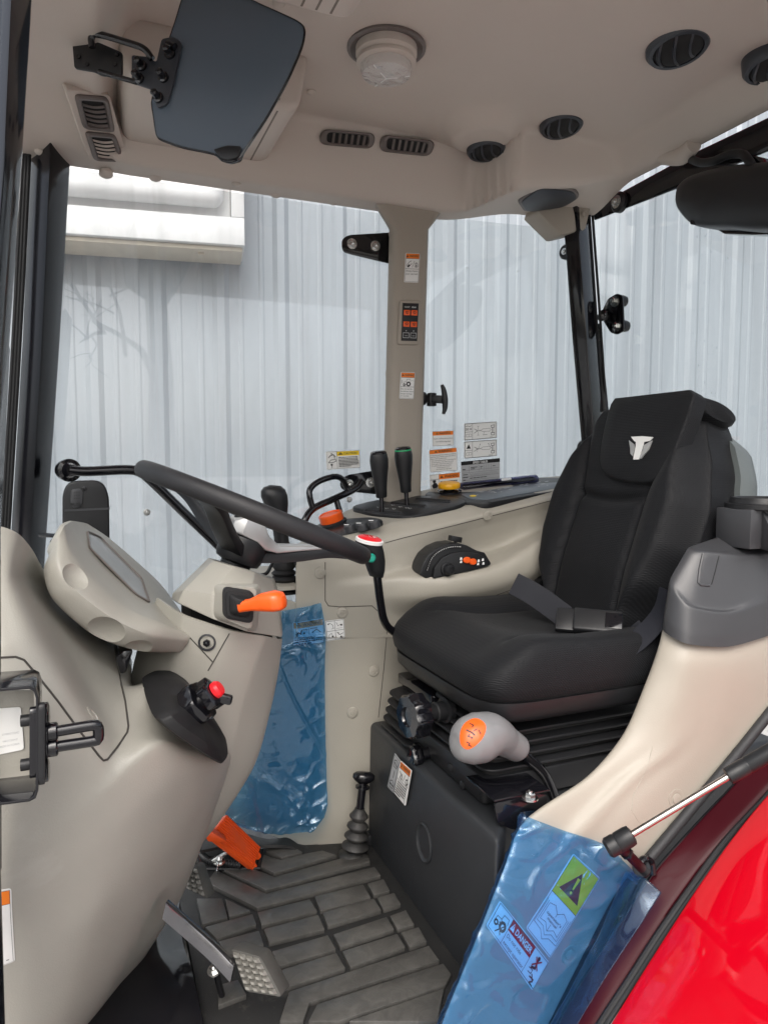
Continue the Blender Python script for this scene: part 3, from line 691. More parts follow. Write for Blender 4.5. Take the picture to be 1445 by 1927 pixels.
far = Yp((563, 1022, 1.668), (598, 992, 1.668), (655, 960, 1.668), (706, 944, 1.668), (800, 922, 1.668), (890, 909, 1.668), (1012, 899, 1.668), (1190, 886, 1.668))
T0_ = [U0[0], [p+V((0, .012, .007)) for p in U0[0]], [p+V((0, .03, .0105)) for p in U0[0]], far]
m2 = MB(); m2.patch(T0_, 5, 8, .006, su=.8, sv=.8); mb.add(m2.v, m2.f); TOPB = m2.bvh()
a, b = U0[0][0], U0[4][0]
f0_ = far[0]; mb.prism([a+V((.001, .004, .0)), f0_, V((f0_.x, f0_.y, .54)), V((a.x+.001, 1.435, .54))], V((.006, 0, 0)))
# lower shelf of the joystick
sh = [at(470, 1118, Y=1.44), at(562, 1108, Y=1.44)]
z_ = (sh[0].z+sh[1].z)/2
mb.prism(fillet([V((sh[0].x-.05, 1.441, z_)), V((sh[1].x, 1.441, z_)), V((sh[1].x, 1.665, z_+.012)), V((sh[0].x-.05, 1.665, z_+.012))], .01), V((0, 0, .008)))
cbody = mb.build('console_body', M['tan'], console, sharp=40)
CB = mb.bvh()
for x, y in ((602, 1078), (917, 970), (644, 1153), (703, 1263), (663, 1341), (738, 1330)):
    q, n_ = hit(CB, x, y); clip(console, q, n_, .0125)
M['seam'] = mat('seam_shadow_gap', (.05, .045, .04), .8)
def seam(bv, P, parent, r=.0009, n=14, name='panel_gap', mk='seam', sm=True):
    pts = []
    for (a, b), (c, d) in zip(P, P[1:]):
        k = max(2, int(math.hypot(c-a, d-b)/n))
        for i in range(k): pts.append((a+(c-a)*i/k, b+(d-b)*i/k))
    pts.append(P[-1]); Q = []
    for x, y in pts:
        q, nn = hit(bv, x, y, r*.1)
        if q is not None: Q.append(q)
    if len(Q) > 1:
        m3 = MB(); m3.tube(Q, r, 6, 1); return m3.build(name, M[mk], parent)
seam(CB, [(724, 1022), (760, 1012), (850, 990), (940, 967), (1045, 940)], console)
seam(CB, [(612, 1058), (612, 1130), (618, 1140), (640, 1142), (700, 1140), (722, 1160), (728, 1190), (722, 1260), (712, 1350)], console)
seam(CB, [(760, 1165), (880, 1140), (1000, 1095)], console)
def topplate(px, mk, name, parent, h=.007, r=.02, bev=.003, plane=None):
    if plane:
        k, l, m = [at(x, y, Y=Y) for x, y, Y in plane]; q = (l-k).cross(m-k).normalized(); q = q if q.z > 0 else -q
        P = []
        for a, b in px: d = FW+RT*((a-PW/2)/FP)+UP*((PH/2-b)/FP); P.append(CP+d*((k-CP).dot(q)/d.dot(q))-q*h)
    else: P = [hit(TOPB, a, b)[0] or at(a, b, Y=1.655) for a, b in px]
    c = sum(P, V((0, 0, 0)))/len(P)
    n_ = V((0, 0, 0))
    for i in range(len(P)): n_ += (P[i]-c).cross(P[(i+1) % len(P)]-c)
    n_.normalize(); n_ = n_ if n_.z > 0 else -n_
    P = [p-n_*(p-c).dot(n_) for p in P]
    mb = MB(); mb.prism(fillet([p-n_*.004 for p in P], r, 5), n_*(h+.004))
    return mb.build(name, M[mk], parent, bevel=bev), c+n_*h, n_
# lever plate with slots
lp, lpc, lpn = topplate(((657, 962), (705, 946), (765, 936), (835, 938), (878, 947), (872, 956), (800, 972), (758, 977), (700, 972)), 'satin', 'lever_plate', None, .008, .03)
tag(lp, 'black slotted plate under the two black levers on the console', 'lever plate')
def onpl(px, py, c, n_, off=0):
    d = (FW + RT*((px-PW/2)/FP) + UP*((PH/2-py)/FP)); t = (c-CP).dot(n_)/d.dot(n_); return CP+d*t+n_*off
def slot(P, parent, name='lever_slot', c=None, n_=None):
    m3 = MB(); m3.prism(fillet([onpl(a, b, c, n_, -.001) for a, b in P], .002), n_*.0016); m3.build(name, M['hole'], parent)
    m3 = MB(); Q = fillet([onpl(a, b, c, n_, .0006) for a, b in P], .002); m3.tube(Q, .0012, 6, 1, closed=True); m3.build('slot_rim', M['dkgrey'], parent)
slot(((688, 960), (755, 964), (750, 968), (684, 963)), lp, c=lpc, n_=lpn)
slot(((737, 945), (802, 951), (798, 956), (733, 949)), lp, c=lpc, n_=lpn)
slot(((783, 937), (848, 942), (846, 946), (780, 941)), lp, c=lpc, n_=lpn)
mk = MB()
for x, y, q in ((713, 955, 0), (728, 957, 1), (742, 958, 0), (740, 951, 0), (754, 954, 1), (766, 956, 0), (772, 957, 0)):
    a = onpl(x, y, lpc, lpn, .0006); e = V((.004, 0, 0)); u = V((0, .004, .001))
    mk.add([a-e-u, a+e*(-.5)-u, a+e*(-.5)+u, a-e+u], [(0, 1, 2, 3)]); mk.add([a+e*.4-u*.6, a+e*.8-u*.6, a+e*.8+u*.8, a+e*.4+u*.8], [(0, 1, 2, 3)])
mk.build('slot_marks', M['wprint'], lp, smooth=False)
# levers
def gear_lever(foot, neck, top, label, capm, w0=.0135, Yb=1.56):
    f0 = onpl(*foot, lpc, lpn); Yt = f0.y
    a = at(*neck, Y=Yt); b = at(*top, Y=Yt-.01)
    t = thing('gear_lever', label, 'gear lever', f0, 'black console levers')
    m3 = MB(); m3.tube([f0-V((0, 0, .01)), a+(b-a)*.1], .0055, 12, 1); m3.build('lever_rod', M['gloss'], t)
    d = b-a; L = d.length; x, y, z = frame(d, V((1, 0, 0)))
    prof_ = [(0, .012), (.02, .0135), (.2, .0145), (.42, .0175), (.65, .0215), (.82, .0225), (.93, .0205), (.97, .0185)]
    m3 = MB(); m3.ring_loft([[a+d*s+x*(math.cos(k*math.pi/12)*r)+y*(math.sin(k*math.pi/12)*r*.8) for k in range(24)] for s, r in prof_]); m3.build('grip', M['satin'], t, sharp=50)
    m3 = MB(); m3.ring_loft([[a+d*s+x*(math.cos(k*math.pi/12)*r)+y*(math.sin(k*math.pi/12)*r*.8) for k in range(24)] for s, r in ((.955, .0195), (.985, .0195), (1.01, .016), (1.02, .009), (1.022, .001))]); m3.build('grip_cap', M['gloss'], t)
    if capm:
        m3 = MB(); m3.ring_loft([[a+d*s+x*(math.cos(k*math.pi/12)*r)+y*(math.sin(k*math.pi/12)*r*.8) for k in range(24)] for s, r in ((.925, .0212), (.93, .0216), (.955, .0206), (.957, .0202))]); m3.build('grip_ring', M[capm], t)
gear_lever((718, 963), (718, 936), (712, 850), 'black lever with plain dark top nearer the steering wheel', None)
gear_lever((766, 951), (764, 926), (758, 842), 'black lever with a green ring at its top beside the window post', 'gprint')
# control pad with dials
pad, pc, pn = topplate(((590, 1006), (604, 990), (650, 978), (700, 977), (723, 985), (720, 993), (690, 1000), (640, 1010), (605, 1014)), 'satin', 'dial_pad', None, .008, .025)
tag(pad, 'black pad carrying the orange dial and three small black knobs', 'control pad')
c = onpl(627, 986, pc, pn, .002)
m3 = MB(); m3.lathe(c, pn, [(.034, -.002), (.034, .003), (.030, .006), (.030, .006)], 32); m3.build('dial_seat', M['satin'], pad)
m3 = MB(); prof_ = [(.0275, .004), (.0285, .006), (.0285, .023), (.0265, .025), (.0245, .025), (.0235, .0225), (0, .0225)]
x, y, z = frame(pn)
m3.ring_loft([[c+z*h+(x*math.cos(2*math.pi*k/72)+y*math.sin(2*math.pi*k/72))*(max(r, 1e-5)*(1-(.025 if (k % 6 < 2 and .005 < h < .035 and r > .02) else 0))) for k in range(72)] for r, h in prof_])
tag(m3.build('orange_dial', M['orange'], None), 'ribbed orange rotary dial on the black console pad', 'dial')
for (px, py), lb in (((660, 993), 'small black knob nearest the orange dial'), ((683, 990), 'middle small black knob of the dial pad'), ((706, 985), 'small black knob farthest from the orange dial')):
    c = onpl(px, py+6, pc, pn, -.001); m3 = MB(); m3.lathe(c, pn, [(.0125, 0), (.0125, .013), (.0115, .015), (.0, .0155)], 26); k_ = m3.build('rotary_knob', M['dkgrey'], None); tag(k_, lb, 'knob', 'small black rotary knobs')
    m3 = MB(); m3.bar(c+pn*.0158, c+pn*.0158+V((-.010, .004, 0)), .0016, .001); m3.build('pointer', M['wprint'], k_)
# touch panel at the rear of the console
tp, tc_, tn = topplate(((797, 931), (812, 920), (905, 908), (1010, 898), (1125, 902), (1105, 914), (1062, 921), (915, 946), (872, 945)), 'satin', 'button_console', None, .012, .02, .003, ((870, 946, 1.475), (1062, 920, 1.475), (1010, 899, 1.65)))
tag(tp, 'dark tray with grey-blue button panel and smoked lid at console rear', 'control panel')
m3 = MB(); m3.prism(fillet([onpl(a, b, tc_, tn, -.001) for a, b in ((866, 931), (1008, 911), (1108, 905), (1095, 912), (1058, 918), (918, 941), (884, 940))], .012), tn*.003); m3.build('button_panel', M['panel'], tp, bevel=.001)
mk = MB(); rr = random.Random(3)
for i in range(26):
    px = rr.uniform(885, 1030); py = 937-(px-880)*.135-rr.uniform(1, 10)
    a = onpl(px, py, tc_, tn, .0026); wd = rr.choice((.004, .008, .012)); e = V((wd, wd*.1, wd*.14)); u = V((-.0003, .0022, .0004))
    mk.add([a-u, a+e-u, a+e+u, a+u], [(0, 1, 2, 3)])
mk.build('button_marks', M['lgprint'], tp, smooth=False)
c = onpl(890, 935, tc_, tn, .0022); m3 = MB(); m3.lathe(c, tn, [(.008, 0), (.008, .0012), (0, .0013)], 20); m3.build('button', M['yprint'], tp)
a, b = onpl(868, 921, tc_, tn, .006), onpl(1008, 905, tc_, tn, .006)
m3 = MB(); d = b-a; x, y, z = frame(d, tn); half = [(math.cos(t)*.016, math.sin(t)*.012) for t in [math.pi*k/10 for k in range(11)]]
m3.ring_loft([[p+x*v_+y*u_ for u_, v_ in half]+[p-x*.008+y*u_ for u_ in (-.016, .016)] for p in (a, b)]); m3.build('smoked_lid', M['smoke'], tp, bevel=.002)
m3 = MB(); m3.bar(a+x*.001+d*.03, b+x*.001-d*.03, .008, .014, tn); m3.build('lid_core', M['hole'], tp)
m3 = MB(); q = a+d*.55+x*.009; m3.bar(q-d.normalized()*.014-V((0, .016, 0)), q+d.normalized()*.014-V((0, .016, 0)), .006, .004, tn); m3.build('lid_latch', M['wpaint'], tp, bevel=.001)
c = onpl(845, 926, tc_, tn, .0)
yk = thing('yellow_knob', 'yellow push knob at the front end of the smoked lid', 'knob', c)
m3 = MB(); m3.lathe(c, tn, [(.032, -.002), (.032, .003), (.027, .005), (.014, .006), (.014, .012)], 28); m3.build('knob_seat', M['gloss'], yk)
m3 = MB(); x, y, z = frame(tn)
m3.ring_loft([[c+z*h+(x*math.cos(2*math.pi*k/48)+y*math.sin(2*math.pi*k/48))*r*(1-(.03 if k % 4 == 0 and r > .021 else 0)) for k in range(48)] for r, h in ((.022, .010), (.0275, .0115), (.0285, .015), (.0285, .021), (.0265, .024), (.022, .0255), (.0001, .026))]); m3.build('knob_cap', M['yellow'], yk)
# throttle quadrant set in the armrest recess
def Q(px, py, Y=1.375): return at(px, py, Y=Y)
tq = thing('hand_throttle', 'black half round hand throttle with orange buttons in the console recess', 'hand throttle', Q(850, 1085))
out = [(790, 1080), (796, 1062), (806, 1045), (822, 1032), (842, 1024), (862, 1022), (878, 1026), (897, 1036), (912, 1040), (924, 1060), (922, 1064), (880, 1076), (815, 1090), (800, 1088)]
m3 = MB(); m3.prism(fillet([Q(a, b, 1.385) for a, b in out], .003), V((0, .06, 0))); m3.build('quadrant_body', M['satin'], tq, bevel=.005, segs=3)
fo = [(815, 1089), (818, 1068), (832, 1050), (850, 1041), (872, 1038), (900, 1042), (915, 1052), (922, 1064), (880, 1076)]
m3 = MB(); m3.prism(fillet([Q(a, b, 1.376) for a, b in fo], .004), V((0, .0085, 0))); m3.build('face_plate', M['satin'], tq, bevel=.002)
m3 = MB(); m3.tube([Q(803, 1073, 1.383), Q(812, 1050, 1.383), Q(828, 1036, 1.383), Q(848, 1029, 1.383), Q(868, 1029, 1.383)], .0022, 6, 6); m3.build('scale_slot', M['hole'], tq)
mk = MB()
sp = spline([Q(803, 1073, 1.382), Q(812, 1050, 1.382), Q(828, 1036, 1.382), Q(848, 1029, 1.382), Q(868, 1029, 1.382)], 6)
for p, p2 in zip(sp, sp[1:]):
    d = (p2-p)*.3; u = V((0, 0, .0012)); mk.add([p-u-V((0, .002, 0)), p+d-u-V((0, .002, 0)), p+d+u-V((0, .002, 0)), p+u-V((0, .002, 0))], [(0, 1, 2, 3)])
for x, y in ((867, 1051), (867, 1057), (900, 1055), (908, 1053), (909, 1060), (899, 1061)):
    p = Q(x, y, 1.3755); mk.add([p+V((-.003, 0, -.003)), p+V((.003, 0, -.003)), p+V((.003, 0, .002)), p+V((-.001, 0, .003))], [(0, 1, 2, 3)])
mk.build('scale_marks', M['wprint'], tq, smooth=False)
c = Q(841, 1071, 1.376); m3 = MB(); m3.lathe(c, V((.05, -1, .05)), [(.016, -.004), (.016, .003), (.012, .004), (.012, .014), (.010, .017), (.005, .0175), (.0045, .015), (0, .015)], 26); m3.build('side_knob', M['satin'], tq)
for x, y in ((878, 1054), (889, 1057)):
    c = Q(x, y, 1.375); m3 = MB(); m3.lathe(c, V((0, -1, .1)), [(.0085, -.002), (.0085, .002), (.007, .0038), (0, .004)], 20, sx=.85, sy=1.1); m3.build('orange_button', M['orange'], tq)
m3 = MB(); p = Q(857, 1028, 1.395); m3.tube([p, Q(857, 1018, 1.395)], .004, 10, 1); m3.box(Q(856, 1014, 1.395), .026, .02, .012, Matrix.Rotation(.2, 3, 'Y')); m3.build('throttle_handle', M['satin'], tq, bevel=.003)
# joystick
js = thing('joystick', 'black joystick with rubber bellows behind the steering wheel', 'joystick', at(537, 1112, Y=1.52))
c = at(535, 1114, Y=1.495); tp_ = at(521, 940, Y=1.48)
pr = [(.040, 0), (.040, .006)]
for k in range(4): pr += [(.026-.002*k, .010+.013*k), (.034-.003*k, .0165+.013*k)]
pr += [(.021, .064), (.021, .075)]
m3 = MB(); m3.lathe(c, V((.0, 0, 1)), pr, 28); m3.build('bellows', M['matte'], js, sharp=70)
top0 = c+V((0, 0, .07))
m3 = MB(); m3.tube([top0, top0.lerp(tp_, .3), top0.lerp(tp_, .6), top0.lerp(tp_, .85)], [.022, .016, .016, .017], 16, 5); m3.build('stalk', M['satin'], js)
q = top0.lerp(tp_, .8); d = tp_-q
x, y, z = frame(V((-.06, 0, 1)), V((1, 0, 0)))
m3 = MB(); m3.ring_loft([[q+z*h+x*(math.cos(k*math.pi/12)*r+o_)+y*math.sin(k*math.pi/12)*r*.8 for k in range(24)] for h, r, o_ in ((-.03, .014, 0), (0, .0205, 0), (.018, .026, -.003), (.034, .0285, -.006), (.047, .026, -.008), (.055, .018, -.009), (.058, .004, -.01))]); m3.build('grip', M['satin'], js, sharp=60)
for s in (0, 1):
    m3 = MB(); m3.lathe(q+x*(-.012+s*.016)+z*(.054-.004*s)-y*0, z, [(.006, 0), (.006, .004), (0, .005)], 14); m3.build('thumb_button', M['gloss'], js)
m3 = MB(); m3.tube([at(470, 1083, Y=1.5), at(500, 1080, Y=1.52), at(515, 1060, Y=1.56), at(545, 1050, Y=1.57), at(560, 1070, Y=1.55), at(563, 1110, Y=1.53)], .004, 8, 8)
tag(m3.build('control_cable', M['matte'], None), 'thin black cable looping around the joystick bellows', 'cable')
# hand lever with the red oval top
hl_ = thing('hand_lever', 'black bent rod lever with red oval top and green side dot', 'lever', at(745, 1195, Y=1.36))
m3 = MB(); m3.tube([at(708, 1068, Y=1.27), at(711, 1095, Y=1.28), at(716, 1135, Y=1.30), at(723, 1168, Y=1.32), at(738, 1187, Y=1.34), at(775, 1205, Y=1.35)], .0085, 14, 8); m3.build('rod', M['gloss'], hl_)
hd = [(708, 1085, 1.275, .0125), (707, 1072, 1.27, .0165), (704, 1052, 1.265, .020), (698, 1036, 1.262, .0235), (694, 1024, 1.26, .0245), (692, 1016, 1.26, .0215)]
m3 = MB(); x = V((.9, -.3, -.15)).normalized(); y = V((.3, .9, 0)).normalized()
m3.ring_loft([[at(a, b, Y=c_)+x*(math.cos(k*math.pi/12)*r*1.1)+y*(math.sin(k*math.pi/12)*r*.9) for k in range(24)] for a, b, c_, r in hd]); m3.build('handle', M['satin'], hl_, sharp=60)
axr = V((.14, -.24, .95)).normalized(); c = at(695, 1017, Y=1.25)
m3 = MB(); m3.lathe(c, axr, [(.0235, -.003), (.0235, .0025), (.0215, .004), (.0215, .004)], 30, V((1, -.2, 0)), 1.15, .85); m3.build('white_ring', M['white'], hl_)
m3 = MB(); m3.lathe(c, axr, [(.0205, .002), (.0205, .005), (.017, .0068), (0, .0075)], 30, V((1, -.2, 0)), 1.15, .85); m3.build('red_top', M['redb'], hl_)
mk = MB(); x, y, z = frame(axr, V((1, -.2, 0)))
mk.add([c+z*.0078+x*a+y*b for a, b in ((-.003, .004), (.001, -.004), (.0025, -.004), (-.0015, .004))], [(0, 1, 2, 3)]); mk.add([c+z*.0078+x*a+y*b for a, b in ((.005, .003), (.012, -.003), (.013, -.0015), (.006, .005))], [(0, 1, 2, 3)]); mk.add([c+z*.0078+x*a+y*b for a, b in ((.009, .005), (.006, -.004), (.0075, -.005), (.0105, .004))], [(0, 1, 2, 3)])
mk.build('icon', M['wprint'], hl_, smooth=False)
c = at(699, 1050, Y=1.238); m3 = MB(); m3.lathe(c, V((.05, -1, .1)), [(.0085, -.006), (.0085, .001), (.006, .003), (0, .0034)], 20); m3.build('green_dot', M['green'], hl_)

# ------------------------------------------------------------------ steering column
col_o = thing('steering_column', 'grey faceted steering column cover with a boot for the orange lever', 'steering column', at(360, 1600, Y=1.2))
LC = [Yp(*r) for r in (
 ((296, 1125, 1.16), (345, 1158, 1.06), (432, 1186, 1.035), (500, 1198, 1.055), (531, 1203, 1.12), (526, 1195, 1.30)),
 ((258, 1225, 1.16), (330, 1240, 1.07), (412, 1250, 1.045), (480, 1255, 1.06), (524, 1262, 1.12), (519, 1250, 1.30)),
 ((240, 1330, 1.18), (320, 1330, 1.09), (390, 1335, 1.065), (455, 1335, 1.075), (508, 1340, 1.13), (500, 1330, 1.30)),
 ((250, 1430, 1.20), (330, 1430, 1.11), (385, 1430, 1.09), (433, 1430, 1.095), (479, 1440, 1.14), (470, 1430, 1.30)),
 ((260, 1530, 1.22), (335, 1530, 1.14), (370, 1530, 1.125), (398, 1530, 1.13), (419, 1538, 1.16), (415, 1530, 1.30)),
 ((270, 1610, 1.24), (325, 1610, 1.17), (348, 1610, 1.16), (364, 1605, 1.165), (374, 1595, 1.19), (370, 1590, 1.30)))]
mb = MB(); mb.patch(LC, 8, 8, .005, su=.9, sv=.45); mb.build('lower_cover', M['grey'], col_o, sharp=28); LCB = mb.bvh()
hubw = at(452, 1066, Y=1.185)
UC = [[hubw.lerp(p, .45) for p in Yp((393, 1050, 1.22), (402, 1055, 1.11), (440, 1066, 1.07), (480, 1077, 1.085), (512, 1092, 1.14), (516, 1088, 1.30))]]+[Yp(*r) for r in (
 ((393, 1050, 1.22), (402, 1055, 1.11), (440, 1066, 1.07), (480, 1077, 1.085), (512, 1092, 1.14), (516, 1088, 1.30)),
 ((326, 1116, 1.20), (346, 1110, 1.08), (398, 1118, 1.04), (470, 1125, 1.03), (524, 1132, 1.10), (527, 1126, 1.30)),
 ((324, 1127, 1.20), (336, 1134, 1.08), (400, 1164, 1.035), (465, 1188, 1.025), (530, 1198, 1.10), (532, 1192, 1.30)),
 ((330, 1132, 1.21), (345, 1140, 1.10), (404, 1166, 1.06), (465, 1188, 1.05), (527, 1199, 1.12), (529, 1192, 1.30)))]
mb = MB(); mb.patch(UC, 6, 8, .005, su=.12, sv=.15); mb.build('upper_cover', M['grey'], col_o, sharp=26)
r0 = fillet(Yp((402, 1098, 1.05), (492, 1098, 1.05), (484, 1192, 1.045), (396, 1164, 1.045)), .012, 4); r1 = fillet(Yp((424, 1103, 1.0), (486, 1104, 1.0), (474, 1188, 1.0), (417, 1164, 1.0)), .012, 4)
mb = MB(); mb.ring_loft([r0, [a.lerp(b, .92) for a, b in zip(r0, r1)], [b.lerp(sum(r1, V((0, 0, 0)))/len(r1), .05) for b in r1]]); mb.build('boot_housing', M['grey'], col_o, sharp=50)
seam(LCB, [(432, 1192), (405, 1240), (392, 1262)], col_o); seam(LCB, [(358, 1200), (400, 1245)], col_o)
q, n_ = hit(LCB, 390, 1209)
m3 = MB(); m3.lathe(q, n_, [(.013, -.002), (.013, .0015), (.011, .002), (.0095, -.001), (0, -.001)], 24); m3.build('screw_recess', M['dkgrey'], col_o)
bolt(col_o, q-n_*.001, n_, .0055, .005, False, 'gloss', 'screw')
mb = MB(); mb.ring_loft([[p.lerp(hubw+V((0, .03, -.10)), .14)+V((0, .02, z)) for p in UC[2]] for z in (.01, -.075)]); mb.build('column_core', M['hole'], col_o)
# boot and orange lever
boot_c = at(449, 1138, Y=.997); aim = (at(530, 1126, Y=.93)-boot_c).normalized()
ol = thing('shuttle_lever', 'orange shuttle lever poking from a square rubber boot', 'lever', boot_c)
fx = (at(480, 1142, Y=.997)-boot_c).normalized(); fy = V((0, 0, 1)); fn = fx.cross(fy).normalized(); fn = fn if fn.y < 0 else -fn
fy = (at(449, 1120, Y=.997)-boot_c).normalized()
def sq(hw, off, sk=0): return [boot_c+fn*off+aim*sk+p for p in fillet([fx*(-hw)+fy*hw*1.05, fx*hw+fy*hw, fx*hw*.92-fy*hw*1.1, fx*(-hw)-fy*hw*.95], hw*.45, 4)]
m3 = MB(); m3.ring_loft([sq(.0225, -.004), sq(.0225, .003), sq(.0185, .004), sq(.0185, .0075), sq(.0145, .008), sq(.014, .012), sq(.010, .013, .004), sq(.0075, .013, .010)]); m3.build('boot', M['matte'], ol, sharp=50)
P0 = boot_c+fn*.012; tip = at(536, 1133, Y=.945)
d = tip-P0; x, y, z = frame(d, V((0, 0, 1)))
m3 = MB(); m3.ring_loft([[P0+d*s+x*(h*math.copysign(abs(math.cos(k*math.pi/12))**.7, math.cos(k*math.pi/12))+o_)+y*(w_*math.copysign(abs(math.sin(k*math.pi/12))**.7, math.sin(k*math.pi/12))) for k in range(24)] for s, h, w_, o_ in ((0, .0085, .0085, 0), (.25, .0085, .009, .001), (.5, .0125, .0135, .003), (.78, .0145, .017, .003), (.93, .0125, .015, .002), (.985, .009, .010, .001), (1, .005, .006, .001))]); m3.build('grip', M['orange'], ol, sharp=50)

# ------------------------------------------------------------------ steering wheel
TL_ = math.radians(23.2); AXN = V((math.sin(TL_), 0, math.cos(TL_)))
wc = at(482, 967, Y=1.20); WR = .196
AX1 = V((math.cos(TL_), 0, -math.sin(TL_))); AX2 = V((0, 1, 0))
wheel = thing('steering_wheel', 'black foam steering wheel with silver trimmed spoke seen edge on', 'steering wheel', wc-AXN*.08)
wp = lambda a, r=WR, h=0: wc+AX1*(math.cos(a)*r)+AX2*(math.sin(a)*r)+AXN*h
mb = MB(); n_ = 96
rings = []
for k in range(n_+1):
    a = 2*math.pi*k/n_; rad = AX1*math.cos(a)+AX2*math.sin(a); rings.append([wp(a)+rad*(.0140*math.cos(t))+AXN*(.0150*math.sin(t)) for t in [2*math.pi*j/20 for j in range(20)]])
mb.ring_loft(rings, True, False, False); mb.build('rim', M['rim'], wheel, sharp=80)
hc = wc-AXN*.078
mb = MB(); mb.lathe(hc, AXN, [(.024, -.055), (.026, -.012), (.037, -.008), (.040, 0), (.041, .022), (.037, .034), (.03, .038)], 36); mb.build('hub', M['satin'], wheel)
def spoke(a, mk, h0, w, t, dz, name, r0=.02, r1=WR):
    rad = AX1*math.cos(a)+AX2*math.sin(a); tan_ = AXN.cross(rad)
    pts = [(r0, h0+.0), (.05, h0+.010), (.10, h0+.030), (.15, h0+.054), (r1, -.002-(.0 if dz == 0 else dz))]
    Q_ = spline([hc+rad*r+AXN*h for r, h in pts[:-1]]+[wc+rad*(r1-.004)+AXN*(-.004)], 5)
    m3 = MB(); L = len(Q_)
    m3.ring_loft([fillet([p+tan_*(w*q*s_)+AXN*(t*e) for q, e in ((-.5, -.5), (.5, -.5), (.42, .5), (-.42, .5))], .004, 2) for p, s_ in [(Q_[i], 1-.35*i/(L-1)) for i in range(L)]])
    return m3.build(name, M[mk], wheel)
for a in (0.08, 2.2, -2.2): spoke(a, 'satin', .008, .045, .020, 0, 'spoke')
rad = AX1*math.cos(.08)+AX2*math.sin(.08)
mb = MB(); tn_ = AXN.cross(rad)
mb.ring_loft([fillet([hc+rad*r+AXN*h+tn_*(w_*q) for q in (-.5,)]+[hc+rad*r+AXN*(h+t_)+tn_*(w_*q) for q in (-.42, .42)]+[hc+rad*r+AXN*h+tn_*(w_*.5)], .004, 3) for r, h, w_, t_ in ((-.036, .036, .05, .020), (-.02, .036, .075, .034), (.010, .034, .076, .034), (.030, .026, .062, .024), (.055, .028, .046, .014), (.10, .048, .036, .010), (.150, .070, .028, .006))]); mb.build('silver_trim', M['silver'], wheel, bevel=.002)
mb = MB(); mb.lathe(hc+AXN*.060-rad*.006, AXN, [(.026, -.002), (.027, .006), (.023, .010), (0, .011)], 32); mb.build('centre_cap', M['satin'], wheel)

# ------------------------------------------------------------------ instrument pod
pod = thing('instrument_pod', 'grey rounded instrument housing with a slanted display', 'instrument panel', at(220, 1220, Y=1.15))
SE = [Yp(*r) for r in (
 ((168, 988, 1.34), (138, 981, 1.16), (122, 990, 1.07), (110, 1012, 1.045), (93, 1044, 1.05), (104, 1052, 1.12), (150, 1040, 1.34)),
 ((205, 1012, 1.36), (160, 1012, 1.16), (131, 1032, 1.04), (110, 1060, 1.015), (83, 1076, 1.03), (98, 1100, 1.12), (180, 1090, 1.36)),
 ((250, 1050, 1.36), (205, 1060, 1.16), (170, 1084, 1.03), (142, 1110, 1.0), (101, 1128, 1.02), (130, 1152, 1.12), (220, 1150, 1.36)),
 ((300, 1096, 1.36), (266, 1112, 1.16), (237, 1142, 1.03), (215, 1165, 1.0), (176, 1194, 1.02), (205, 1202, 1.12), (280, 1190, 1.36)),
 ((332, 1138, 1.34), (316, 1152, 1.16), (303, 1172, 1.03), (286, 1196, 1.01), (261, 1224, 1.03), (280, 1224, 1.12), (322, 1208, 1.34)),
 ((356, 1176, 1.26), (358, 1184, 1.14), (357, 1194, 1.06), (353, 1206, 1.05), (338, 1227, 1.06), (344, 1224, 1.12), (354, 1208, 1.26)))]
rg = [spline(r, 6, True, s=.45) for r in SE]
al = [spline([r[j] for r in rg], 7, s=.85) for j in range(len(rg[0]))]
rings = [[al[j][i] for j in range(len(al))] for i in range(len(al[0]))]
def shrink(r, k): c = sum(r, V((0, 0, 0)))/len(r); return [p.lerp(c, k) for p in r]
e0 = (rings[0][0]-rings[4][0]).normalized(); e1 = (rings[-1][0]-rings[-5][0]).normalized()
rings = [[p+e0*.012 for p in shrink(rings[0], .5)], [p+e0*.010 for p in shrink(rings[0], .2)], [p+e0*.005 for p in shrink(rings[0], .06)]]+rings+[[p+e1*.006 for p in shrink(rings[-1], .15)], [p+e1*.008 for p in shrink(rings[-1], .5)]]
mb = MB(); mb.ring_loft(rings); PB = mb.bvh()
pbody = mb.build('pod_shell', M['grey'], pod, sharp=45)
cut = []
for x, y, r, dp in ((143, 1085, .020, .008), (200, 1188, .027, .010), (262, 1221, .022, .008)):
    q, n_ = hit(PB, x, y)
    if q is None: continue
    R_ = (r*r+dp*dp)/(2*dp)
    m3 = MB(); m3.lathe(q+n_*(R_-dp)-n_*R_, n_, [(R_*math.sin(math.pi*k/14)+1e-5, R_*(1-math.cos(math.pi*k/14))) for k in range(15)], 28); co = m3.build('cutter', None, None); cut.append(co)
subtract(pbody, cut)
m3 = MB()
scr = [(164, 1001), (188, 1012), (266, 1090), (281, 1135), (256, 1120), (168, 1032)]
Pq = [hit(PB, a, b, .0016)[0] for a, b in scr]
m3.tube(fillet(Pq, .006, 4), .0016, 8, 1, closed=True); m3.build('screen_bezel', M['vent'], pod)
m3 = MB(); c0 = sum(Pq, V((0, 0, 0)))/6
Pf = fillet(Pq, .006, 4)
def near(p):
    q, n2, i, d_ = PB.find_nearest(p); return q+(n2 if n2.dot(CP-q) > 0 else -n2)*.0008
m3.ring_loft([[near(c0.lerp(p, s)) for p in Pf] for s in (1, .75, .5, .25, .01)], True, False, True); m3.build('display', M['lens'], pod, fix=False)

